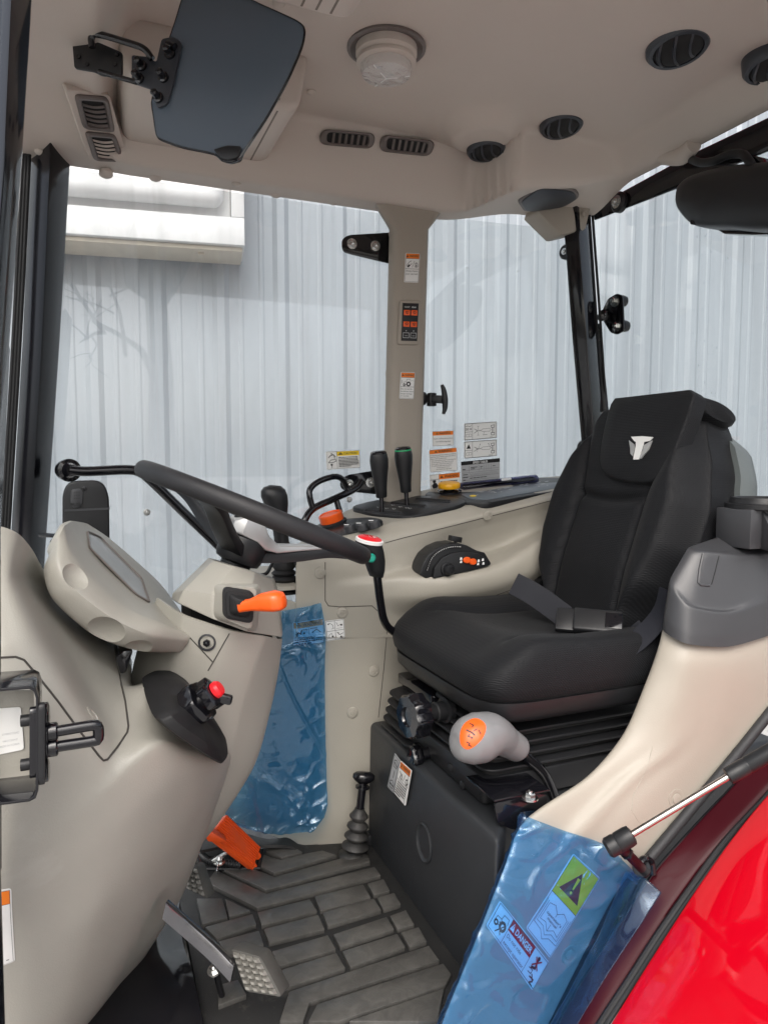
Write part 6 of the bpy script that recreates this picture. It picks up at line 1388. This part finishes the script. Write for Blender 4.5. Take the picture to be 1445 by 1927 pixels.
m3 = MB(); m3.prism(fillet([at(56, b, Y=y) for b, y in ((1330, .70), (1330, .735), (1465, .735), (1465, .70))], .008), V((.006, 0, 0))); m3.build('backing_plate', M['gloss'], st, bevel=.001)
for y in (1357, 1440): disc(40, y, .718, .0055, .016, X1, 'bolt_end', 'satin')
for y in (1345, 1380, 1405, 1450): disc(78, y, .716, .011, .006, X1, 'striker_nut')
m3 = MB(); m3.tube([at(82, 1380, Y=.716), at(120, 1374, Y=.716), at(175, 1365, Y=.716), at(184, 1368, Y=.716), at(186, 1380, Y=.716), at(185, 1390, Y=.716), at(178, 1394, Y=.716), at(120, 1403, Y=.716), at(82, 1409, Y=.716)], .0052, 14, 5); m3.build('loop', M['gloss'], st)
for y in (1378, 1408): disc(90, y, .716, .0085, .008, X1, 'loop_collar')
# ------------------------------------------------------------------ stickers
def ypc(Y, *P): return [at(a, b, Y=Y) for a, b in P]
Yb = 1.6095
def hd2(txt='WARNING', y=.09, h=.075, x=.62, sx=1.0, tx=.16, mk='oprint', y1=.18, tr=.06): return [('r', .03, .018, .97, y1, mk), ('t', txt, .27, y+h*.5, h, 'ink', 'f', .93, .012)]+tri(tx, y+.005, tr, 1.0, 'ink', mk)
def asp_of(q): return ((V(q[1])-V(q[0])).length+(V(q[2])-V(q[3])).length)/((V(q[3])-V(q[0])).length+(V(q[2])-V(q[1])).length)
q = ypc(Yb, (763, 476), (790, 477), (787, 532), (760, 531)); a = asp_of(q)
spec = [('r', .04, .02, .96, .19, 'oprint'), ('t', 'WARNING', .27, .14, .085, 'ink', 'f', .93, .02)]+tri(.15, .105, .05, 1/a*.5+.9, 'ink', 'oprint')+[('l', [(.04, .19), (.96, .19)], .02, 'ink'), ('l', [(.04, .54), (.96, .54)], .02, 'ink'), ('l', [(.64, .27), (.50, .49)], .02, 'ink'),
 ('l', [(.12, .44), (.2, .36), (.3, .30), (.42, .27)], .025, 'ink'), ('l', [(.16, .48), (.3, .44), (.46, .36)], .03, 'ink'), ('p', [(.14, .46), (.26, .38), (.36, .43), (.24, .50)], 'ink'), ('l', [(.66, .46), (.68, .36), (.78, .31), (.88, .38), (.90, .46), (.78, .50), (.66, .46)], .02, 'ink'), ('p', [(.72, .46), (.78, .36), (.84, .46)], 'ink'), ('c', .78, .36, .03, 'ink'),
 ('t', 'Always fasten', .08, .64, .06, 'ink', 'f', .90), ('t', 'your seat belt.', .08, .74, .06, 'ink', 'f', .92)]
sticker('warning_sticker', 'seat belt warning sticker topmost on the tan window post', q, spec, 'warning stickers', border=('ink', .04, .014))
def tractor(x, y, s, asp, mk='ink', wf='white'):
    S_ = lambda u, v: (x+u*s, y+v*s*asp)
    return [('c', *S_(.72, .62), .30*s, mk), ('c', *S_(.72, .62), .13*s, wf), ('c', *S_(.16, .74), .18*s, mk), ('c', *S_(.16, .74), .07*s, wf), ('l', [S_(.02, .62), S_(.06, .40), S_(.42, .36), S_(.46, .06), S_(.90, .02), S_(.98, .34)], .035*s, mk), ('l', [S_(.30, .74), S_(.46, .70)], .05*s, mk), ('l', [S_(.42, .36), S_(.52, .50)], .035*s, mk)]
q = ypc(Yb, (754, 700), (781, 701), (778, 751), (751, 750)); a = asp_of(q)
spec = [('r', .04, .02, .96, .20, 'oprint'), ('t', 'WARNING', .28, .15, .085, 'ink', 'f', .93, .02)]+tri(.16, .11, .05, 1.8, 'ink', 'oprint')+[('l', [(.04, .20), (.96, .20)], .02, 'ink'), ('l', [(.04, .55), (.96, .55)], .02, 'ink')]+tractor(.2, .25, .52, a)+[('l', [(.78, .30), (.92, .33)], .012, 'ink'), ('l', [(.12, .30), (.10, .42)], .02, 'ink'),
 ('t', 'Do not use the', .07, .655, .055, 'ink', 'f', .84), ('t', 'accelerator lever', .07, .745, .055, 'ink', 'f', .93), ('t', 'except working', .07, .835, .055, 'ink', 'f', .84), ('t', 'on the field.', .07, .92, .055, 'ink', 'f', .66)]
sticker('warning_sticker', 'accelerator lever warning sticker with a tractor icon on the window post', q, spec, 'warning stickers', border=('ink', .04, .014))
# switch panel
swp = thing('wiper_switch_panel', 'black wiper switch panel with four orange buttons on the post', 'switch panel', at(768, 650, Y=Yb))
m3 = MB(); m3.prism(fillet(ypc(Yb-.004, (752, 564), (792, 565), (788, 649), (748, 648)), .008, 5), V((0, .008, 0))); m3.build('panel_bezel', M['pillar'], swp, bevel=.002, segs=3)
q = ypc(Yb-.0055, (758, 570), (788, 571), (785, 642), (755, 641)); m_ = mapper(*q)
m3 = MB(); m3.prism(q, V((0, .003, 0))); pf = m3.build('panel_face', M['satin'], swp, bevel=.0006)
marks(pf, m_, [('t', 'FRONT', .10, .125, .038, 'wprint', 'f', .44), ('t', 'REAR', .56, .125, .038, 'wprint', 'f', .84)]+[e for x in (.27, .73) for e in (('l', [(x-.18, .79), (x+.18, .79), (x+.18, .92), (x-.18, .92), (x-.18, .79)], .03, 'lgprint'), ('t', 'mm' if x < .5 else 'on', x-.09, .88, .045, 'lgprint', 'f', x+.1), ('c', x, .735, .035, 'lgprint'))], m_.asp)
for x in (.27, .73):
    for y in (.255, .56):
        m3 = MB(); P = [m_(x-.19, y-.07, .0), m_(x+.19, y-.07, .0), m_(x+.19, y+.07, .0), m_(x-.19, y+.07, .0)]; m3.prism([p for p in P], m_.n*.0016); b_ = m3.build('orange_button', M['orange'], swp, bevel=.0005)
        mb_ = mapper(*[p+m_.n*.0016 for p in P]); marks(b_, mb_, [('l', [(.25, .35), (.5, .25), (.75, .35), (.62, .7), (.38, .7), (.25, .35)], .06, 'ink'), ('l', [(.38, .38), (.55, .6)], .06, 'ink')], mb_.asp, 'wiper_icon')
q = ypc(1.684, (613, 850), (676, 847), (677, 880), (615, 884)); a = asp_of(q)
spec = [('r', .32, .02, .99, .27, 'yprint'), ('t', 'CAUTION', .52, .21, .13, 'ink', 'f', .92, .02)]+tri(.43, .15, .09, .9, 'ink', 'yprint')+[('l', [(.32, 0.02), (.32, .98)], .008, 'ink')]+bars(.36, .34, .96, 7, .082, .04, 'ink', 2)+[('l', [(.06, .35), (.1, .25), (.2, .18), (.26, .3)], .02, 'ink'), ('c', .15, .14, .02, 'ink'), ('l', [(.05, .62), (.12, .48), (.26, .44), (.28, .55), (.18, .62), (.06, .62)], .014, 'ink'), ('l', [(.14, .7), (.14, .92)], .012, 'ink'), ('c', .14, .74, .03, 'ink'), ('l', [(.22, .2), (.24, .4)], .014, 'ink')]
sticker('caution_sticker', 'white caution sticker with yellow header on the far door glass', q, spec, None, border=('ink', .012, .006))
Yq = 1.679
q = ypc(Yq, (813, 812), (853, 810), (853, 838), (814, 840)); a = asp_of(q)
spec = [('r', .02, .02, .98, .28, 'oprint'), ('t', 'WARNING', .31, .22, .15, 'ink', 'f', .85, .02)]+tri(.22, .15, .085, .7, 'ink', 'yprint')+[('t', 'Cancer and Reproductive Harm', .05, .54, .085, 'ink', 'f', .95), ('t', 'www.P65Warnings.ca.gov', .13, .74, .085, 'ink', 'f', .87)]+bars(.72, .92, .95, 1, .1, .03, 'ink', 4)
sticker('warning_sticker', 'smallest orange headed warning sticker on the quarter window, topmost of three', q, spec, 'warning stickers', border=('ink', .012, .008))
q = ypc(Yq, (807, 847), (859, 842), (860, 885), (809, 889)); a = asp_of(q)
tx = ['Breathing diesel engine exhaust exposes you to chemicals', 'known to the State of California to cause cancer and birth', 'defects or other reproductive harm.', 'Always start and operate the engine in a well-ventilated area.', 'If in an enclosed area, vent the exhaust to the outside.', 'Do not modify or tamper with the exhaust system.', 'Do not idle the engine except as necessary.', 'For more information go to', 'www.P65warnings.ca.gov/diesel']
spec = [('r', .015, .015, .985, .19, 'oprint'), ('t', 'WARNING', .32, .155, .11, 'ink', 'f', .82, .02)]+tri(.24, .105, .06, .8, 'ink', 'yprint')+[('t', s, x0, .28+.079*i, .05, 'ink', 'f', x1) for i, (s, x0, x1) in enumerate(zip(tx, (.03, .03, .03, .07, .07, .07, .07, .25, .22), (.96, .93, .62, .96, .86, .83, .78, .70, .78)))]
sticker('warning_sticker', 'orange headed warning sticker full of text, middle of the three', q, spec, 'warning stickers', border=('ink', .010, .006))
q = ypc(Yq, (808, 894), (865, 888), (865, 922), (810, 927)); a = asp_of(q)
spec = [('r', .30, .02, .985, .30, 'oprint'), ('t', 'WARNING', .48, .25, .17, 'ink', 'f', .95, .02)]+tri(.39, .17, .09, .6, 'ink', 'oprint')+[('l', [(.30, .02), (.30, .98)], .006, 'ink'), ('c', .14, .38, .055, 'ink'), ('p', [(.05, .62), (.12, .48), (.2, .48), (.27, .66), (.2, .8), (.09, .8)], 'ink'), ('l', [(.02, .3), (.28, .28)], .03, 'lgprint')]+bars(.34, .42, .9, 4, .12, .05, 'ink', 6)
sticker('warning_sticker', 'warning sticker half hidden behind the yellow knob, lowest of three', q, spec, 'warning stickers', border=('ink', .010, .006))
def towbook(x, y, s): return [('l', [(x, y), (x+.06*s, y-.02), (x+.08*s, y), (x+.08*s, y+.14), (x, y+.14), (x, y)], .006, 'ink'), ('l', [(x+.08*s, y), (x+.10*s, y-.02), (x+.16*s, y), (x+.16*s, y+.14), (x+.08*s, y+.14)], .006, 'ink')]
def chassis(k): return [('l', [(.36, .46), (.52, .46), (.56, .40), (.78, .38), (.82, .46), (.78, .56), (.56, .55), (.52, .50), (.36, .50)], .007, 'ink'), ('l', [(.30, .36), (.40, .46)], .010, 'ink'), ('l', [(.30, .62), (.40, .50)], .010, 'ink'), ('l', [(.82, .22), (.93, .2), (.92, .34), (.83, .34), (.82, .22)], .012, 'ink'), ('l', [(.82, .66), (.93, .66), (.92, .80), (.83, .80), (.82, .66)], .012, 'ink'), ('l', [(.86, .34), (.86, .66)], .014, 'ink'), ('l', [(.90, .34), (.90, .66)], .008, 'ink')]
q = ypc(Yq, (873, 797), (934, 793), (934, 824), (873, 829))
spec = [('l', [(.25, .02), (.25, .98)], .008, 'ink'), ('l', [(.02, .52), (.25, .52)], .008, 'ink'), ('l', [(.04, .2), (.10, .16), (.16, .2), (.22, .16)], .01, 'ink'), ('t', '50 H', .04, .42, .14, 'ink', 'f', .22, .01)]+towbook(.06, .66, 1)+chassis(0)+[('l', [(.42, .22), (.42, .42)], .006, 'ink'), ('l', [(.42, .55), (.42, .75)], .006, 'ink'), ('l', [(.39, .22), (.45, .22)], .006, 'ink'), ('l', [(.39, .75), (.45, .75)], .006, 'ink'), ('l', [(.62, .56), (.58, .72)], .006, 'ink')]+bars(.56, .74, .80, 1, .1, .025, 'ink', 8)+bars(.78, .90, .95, 1, .1, .02, 'ink', 9)
sticker('grease_chart', 'upper white greasing chart sticker with a chassis drawing, 50 H panel', q, spec, 'chassis chart stickers', border=('ink', .012, .012))
q = ypc(Yq, (873, 831), (934, 827), (934, 858), (873, 863))
spec = [('l', [(.25, .02), (.25, .98)], .008, 'ink'), ('l', [(.02, .54), (.25, .54)], .008, 'ink'), ('p', [(.135, .17), (.20, .44), (.07, .44)], 'ink')]+towbook(.06, .68, 1)+chassis(1)+[('l', [(.48, .24), (.38, .66)], .006, 'ink'), ('l', [(.74, .24), (.84, .5)], .006, 'ink'), ('c', .48, .22, .012, 'ink'), ('c', .74, .22, .012, 'ink')]+bars(.74, .90, .95, 1, .1, .02, 'ink', 10)
sticker('grease_chart', 'lower white chassis chart sticker with a solid black triangle panel', q, spec, 'chassis chart stickers', border=('ink', .012, .012))
q = ypc(Yq, (867, 869), (940, 862), (940, 903), (868, 911))
spec = [('r', .0, .0, 1, .17, 'hole'), ('t', 'SPEED TABLES', .30, .14, .10, 'wprint', 'f', .68, .012)]+[('l', [(.02, y), (.98, y)], .004, 'ink') for y in (.42, .52, .70, .86)]+[('l', [(x, .22), (x, .5)], .004, 'ink') for x in (.20, .45, .58, .64, .70, .77)]+bars(.03, .34, .18, 1, .1, .05, 'ink', 12)+bars(.24, .28, .42, 2, .07, .035, 'ink', 13)+bars(.48, .28, .56, 2, .07, .035, 'ink', 14)+bars(.80, .30, .94, 1, .07, .035, 'ink', 15)+[('l', [(.20+.045*i, .56), (.26+.045*i, .68)], .004, 'ink') for i in range(16)]+bars(.2, .76, .96, 1, .1, .03, 'ink', 16)+bars(.03, .58, .17, 3, .12, .035, 'ink', 17)
sticker('speed_table', 'grey speed tables sticker with a black header behind the smoked lid', q, spec, None, 'lgprint', r=.01, border=None)
# seat box label
def xpc(X, *P): return [at(a, b, X=X) for a, b in P]
q = xpc(.5488, (743, 1417), (754, 1432), (741, 1493), (729, 1480))
sticker('diagram_label', 'narrow grey seat diagram label on the charcoal seat box', q, [('l', [(.5, .42), (.5, .62)], .08, 'ink'), ('l', [(.2, .16), (.5, .10), (.8, .18), (.7, .32), (.3, .32), (.2, .16)], .06, 'ink'), ('l', [(.3, .2), (.7, .26)], .1, 'ink'), ('l', [(.2, .76), (.5, .70), (.8, .78), (.7, .92), (.3, .92), (.2, .76)], .06, 'ink'), ('l', [(.3, .82), (.7, .84)], .12, 'ink')], None, 'lgprint', border=('ink', .08, .03))
q = xpc(.5485, (754, 1431), (775, 1450), (763, 1517), (742, 1492)); a = asp_of(q)
spec = [('r', .05, .02, .95, .19, 'oprint'), ('t', 'WARNING', .30, .15, .085, 'ink', 'f', .92, .02)]+tri(.17, .11, .045, 1.6, 'ink', 'oprint')+[('l', [(.05, .19), (.95, .19)], .02, 'ink'), ('l', [(.6, .26), (.5, .46)], .025, 'ink'), ('l', [(.15, .28), (.3, .34), (.22, .44), (.4, .46), (.36, .3)], .04, 'ink'), ('l', [(.7, .36), (.82, .32), (.9, .42), (.78, .48), (.7, .4)], .05, 'ink'), ('l', [(.05, .51), (.95, .51)], .02, 'ink')]+bars(.12, .56, .9, 6, .062, .032, 'ink', 21)
sticker('warning_sticker', 'white warning sticker with orange header on the charcoal seat box', q, spec, 'warning stickers', border=('ink', .05, .02))
# console labels
qq = [hit(CB, a, b, .0005)[0] for a, b in ((611, 1169), (647, 1164), (649, 1202), (614, 1207))]
fig = lambda x, y: [('l', [(x+.06, y+.1), (x+.2, y+.08), (x+.34, y+.18), (x+.36, y+.34)], .02, 'ink'), ('c', x+.12, y+.12, .035, 'ink')]
spec = [('l', [(.5, .03), (.5, .97)], .018, 'ink'), ('l', [(.03, .5), (.97, .5)], .018, 'ink')]+fig(.05, .05)+[('l', [(.30, .4), (.46, .38)], .015, 'ink')]+[('l', [(.58, .12), (.66, .3), (.80, .24), (.9, .3)], .018, 'ink'), ('c', .84, .27, .05, 'ink'), ('l', [(.56, .42), (.9, .4)], .01, 'ink'), ('l', [(.10, .88), (.16, .66), (.28, .60), (.40, .88)], .018, 'ink'), ('c', .33, .76, .05, 'ink'), ('l', [(.58, .58), (.7, .72), (.9, .66)], .025, 'ink'), ('c', .78, .82, .045, 'ink'), ('l', [(.62, .88), (.92, .84)], .02, 'ink'), ('p', [(.58, .58), (.68, .62), (.66, .7)], 'ink')]
sticker('pictogram_label', 'white four square pictogram label on the console beside the blue film', qq, spec, None, bv=CB, border=('ink', .035, .018))
qq = [hit(CB, a, b, .0005)[0] for a, b in ((551, 1171), (608, 1163), (610, 1209), (553, 1216))]
spec = [('r', .02, .02, .98, .26, 'oprint'), ('t', 'WARNING', .32, .21, .14, 'ink', 'f', .92, .02)]+tri(.2, .15, .08, .75, 'ink', 'oprint')+[('l', [(.5, .28), (.5, .56)], .01, 'ink'), ('l', [(.08, .52), (.16, .42), (.22, .5), (.26, .34)], .035, 'ink'), ('c', .34, .48, .035, 'ink'), ('l', [(.28, .34), (.46, .36)], .02, 'ink'), ('l', [(.6, .5), (.75, .38), (.88, .52)], .025, 'ink')]+bars(.54, .31, .94, 1, .1, .035, 'ink', 30)+[('t', 'Push the button to', .05, .68, .07, 'ink', 'f', .70)]+bars(.05, .74, .93, 3, .085, .04, 'ink', 31)
sticker('warning_sticker', 'orange headed warning sticker showing through the blue console film', qq, spec, 'warning stickers', bv=CB, border=('ink', .02, .012))
# blue film hanging on the console
bf = MB()
BF = [Yp(*r) for r in (((530, 1148, 1.432), (575, 1140, 1.424), (603, 1133, 1.420)), ((525, 1195, 1.432), (575, 1190, 1.424), (611, 1182, 1.418)), ((518, 1255, 1.432), (570, 1255, 1.418), (610, 1255, 1.415)), ((495, 1340, 1.435), (560, 1345, 1.415), (611, 1345, 1.41)), ((460, 1440, 1.44), (535, 1450, 1.415), (613, 1450, 1.405)), ((430, 1505, 1.45), (520, 1530, 1.42), (614, 1520, 1.40)), ((424, 1545, 1.455), (505, 1562, 1.425), (585, 1566, 1.402), ))]
BF = BF[:-1]+[Yp((424, 1545, 1.455), (515, 1564, 1.425), (590, 1562, 1.402))]
def bfd(u, v, p):
    e = .0035*noise.noise(V((p.x*7, p.y*4, p.z*4)))
    wt = .10
    for cu, cv, su, sv, k in ((.22, .55, .07, .45, 1), (.80, .85, .13, .22, 1), (.97, .5, .05, .8, .6), (.06, .4, .05, .5, .5)): wt += k*math.exp(-((u-cu)/su)**2-((v-cv)/sv)**2)
    r_ = 1-abs(noise.noise(V((p.x*17+p.z*13, p.y*9, p.z*19-p.x*9)))); r2 = 1-abs(noise.noise(V((p.x*30-p.z*12, p.y*9+3, p.z*24+p.x*8)))); r3 = 1-abs(noise.noise(V((p.x*9+p.z*4, 7, p.z*2-p.x*3))))
    return e+.007+wt*(.009*max(0, r_-.74)/.26+.006*max(0, r2-.80)/.2)+.005*max(0, r3-.93)/.07
bf.patch(BF, 34, 46, .0002, su=.9, sv=.9, disp=bfd)
bo = bf.build('blue_film', M['filmR'], None, sharp=180); tag(bo, 'creased blue protective film hanging on the far side console', 'protective film')
# fender labels, under the film
def fq(*P): return [hit(FB, a, b, .0004)[0] for a, b in P]
q = fq((1078, 1606), (1128, 1652), (1034, 1803), (989, 1746)); a = asp_of(q)
spec = [('r', .03, .02, .97, .485, 'yprint'), ('l', [(.03, .487), (.97, .487)], .012, 'ink'), ('p', [(.5, .10), (.86, .40), (.14, .40)], 'ink'), ('p', [(.455, .17), (.545, .17), (.52, .31), (.48, .31)], 'yprint'), ('c', .5, .35, .035, 'yprint')]
bkx = lambda o: [('l', [(.16-o, .60-o*.3), (.16-o, .80+o*.7), (.34, .78+o), (.5, .84+o), (.66, .78+o), (.84+o, .80+o*.7), (.84+o, .60-o*.3)], .010, 'ink')]
spec += bkx(0)+bkx(.05)+bkx(.10)+[('l', [(.16, .60), (.34, .57), (.5, .63), (.66, .57), (.84, .60)], .010, 'ink'), ('l', [(.5, .63), (.5, .665)], .010, 'ink'), ('l', [(.5, .76), (.5, .84)], .010, 'ink'), ('t', "operator's", .22, .705, .035, 'ink', 'f', .78), ('t', 'manual', .32, .75, .035, 'ink', 'f', .68)]
sticker('manual_label', "label with black warning triangle and open operator's manual under blue film", q, spec, 'fender labels', bv=FB, border=('ink', .03, .010), r=.05)
q = fq((940, 1694), (1032, 1810), (1001, 1864), (914, 1741)); a = asp_of(q)
spec = [('l', [(.27, .03), (.27, .97)], .006, 'ink'), ('l', [(.72, .03), (.72, .97)], .006, 'ink'), ('r', .272, .03, .718, .44, 'rprint'), ('t', 'DANGER', .37, .34, .20, 'wprint', 'f', .70, .02), ('p', [(.318, .10), (.355, .36), (.281, .36)], 'wprint'), ('l', [(.318, .17), (.318, .27)], .009, 'rprint'), ('t', 'Do not ride', .29, .64, .13, 'ink', 'f', .58), ('t', 'except operator', .29, .88, .13, 'ink', 'f', .70)]
spec += tractor(.05, .18, .19, a)+[('l', [(.12, .5), (.2, .8)], .012, 'ink'), ('l', [(.2, .5), (.12, .85)], .012, 'ink'), ('c', .845, .20, .022, 'ink'), ('l', [(.845, .26), (.86, .50), (.80, .56)], .026, 'ink'), ('l', [(.80, .22), (.90, .50)], .016, 'rprint'), ('l', [(.90, .20), (.79, .50)], .016, 'rprint'), ('l', [(.77, .62), (.84, .60), (.84, .72), (.78, .74)], .008, 'ink'), ('l', [(.86, .70), (.92, .84), (.88, .92), (.94, .95)], .014, 'ink'), ('l', [(.84, .80), (.92, .78)], .014, 'ink')]
sticker('danger_label', 'danger label reading do not ride except operator under blue film', q, spec, 'fender labels', bv=FB, border=('ink', .015, .006), r=.07)
# labels at the left edge
q = [hit(WB, a, b, .0006)[0] for a, b in ((-40, 1680), (22, 1671), (29, 1808), (-32, 1830))]
sticker('warning_sticker', 'orange topped white sticker cut off at the lower left edge', q, [('r', .04, .02, .95, .17, 'oprint'), ('l', [(.04, .17), (.95, .17)], .012, 'ink'), ('t', 'WARNING', .1, .13, .07, 'ink', 'f', .6, .02)]+bars(.74, .93, .92, 1, .1, .012, 'ink', 44), 'warning stickers', bv=WB, border=('ink', .05, .012), r=.09)
q = ypc(.757, (-60, 1338), (40, 1330), (46, 1410), (-60, 1432)); 
spec = [('t', 'DY90NCC25AZ', .62, .60, .045, 'lgprint', 'f', .93), ('t', 'MADE IN KOREA', .55, .86, .045, 'lgprint', 'f', .93), ('t', 'Y8CC25AZ', .62, .75, .04, 'lgprint', 'f', .90)]
m3 = MB(); m3.prism([at(-60, 1300, Y=.758), at(64, 1300, Y=.758), at(66, 1506, Y=.758), at(-60, 1520, Y=.758)], V((0, .003, 0))); m3.build('back_plate', M['grey'], st)
sticker('serial_label', 'white serial plate label inside the black striker channel', q, spec, None, r=.05)

# ------------------------------------------------------------------ open near door (beside the frame) and bare trees mirrored in the paint
nd = thing('near_door', 'open near side glass door with black frame swung out past the red fender', 'door', (1.34, .5, .1))
dp = [V((1.27, .80, .50)), V((1.29, .80, 1.42)), V((1.44, .02, 1.40)), V((1.42, .02, .25)), V((1.34, .45, .22))]
m3 = MB(); m3.tube(dp, .016, 10, 1, closed=True); m3.build('door_frame', M['gloss'], nd)
m3 = MB(); m3.prism(dp, V((.004, 0, 0))); m3.build('glass_pane', M['glass'], nd, smooth=False)
bark = mat('tree_bark', (.07, .06, .05), .9, grain=.6, gs=60, var=.25, vs=8)
rt_ = random.Random(5)
def bare_tree(x, y, h, label):
    t = thing('bare_tree', label, 'tree', (x, y, -.75), 'bare trees across the yard')
    m3 = MB(); m3.tube([V((x, y, -.75)), V((x+.1, y, h*.3)), V((x-.05, y+.1, h*.7)), V((x+.1, y, h))], [.20, .15, .09, .03], 8, 3); m3.build('trunk', bark, t)
    m3 = MB()
    def br(p, d, L, r, k):
        q = p+d*L; m3.tube([p, p+d*L*.5+V((rt_.gauss(0, .06), rt_.gauss(0, .06), .05*L)), q], [r, r*.8, r*.5], 5, 2)
        if k:
            for _ in range(3 if k > 1 else 4):
                e = (d+V((rt_.gauss(0, .6), rt_.gauss(0, .6), rt_.gauss(.15, .4)))).normalized(); br(p+d*L*rt_.uniform(.45, 1), e, L*rt_.uniform(.5, .75), r*.55, k-1)
    for i in range(9):
        a = rt_.uniform(0, 6.28); z = h*rt_.uniform(.25, .95); br(V((x+.03, y+.05, z)), V((math.cos(a), math.sin(a), rt_.uniform(.3, .9))).normalized(), h*.26, .055, 3)
    m3.build('branches', bark, t)
for x, y, h, lb in ((.8, -6.2, 6.5, 'bare tree whose branches mirror in the red fender'), (-3.4, -8.0, 7.5, 'bare tree across the yard behind the photographer'), (4.6, -6.5, 6.0, 'bare tree across the yard beyond the rear wheel')): bare_tree(x, y, h, lb)
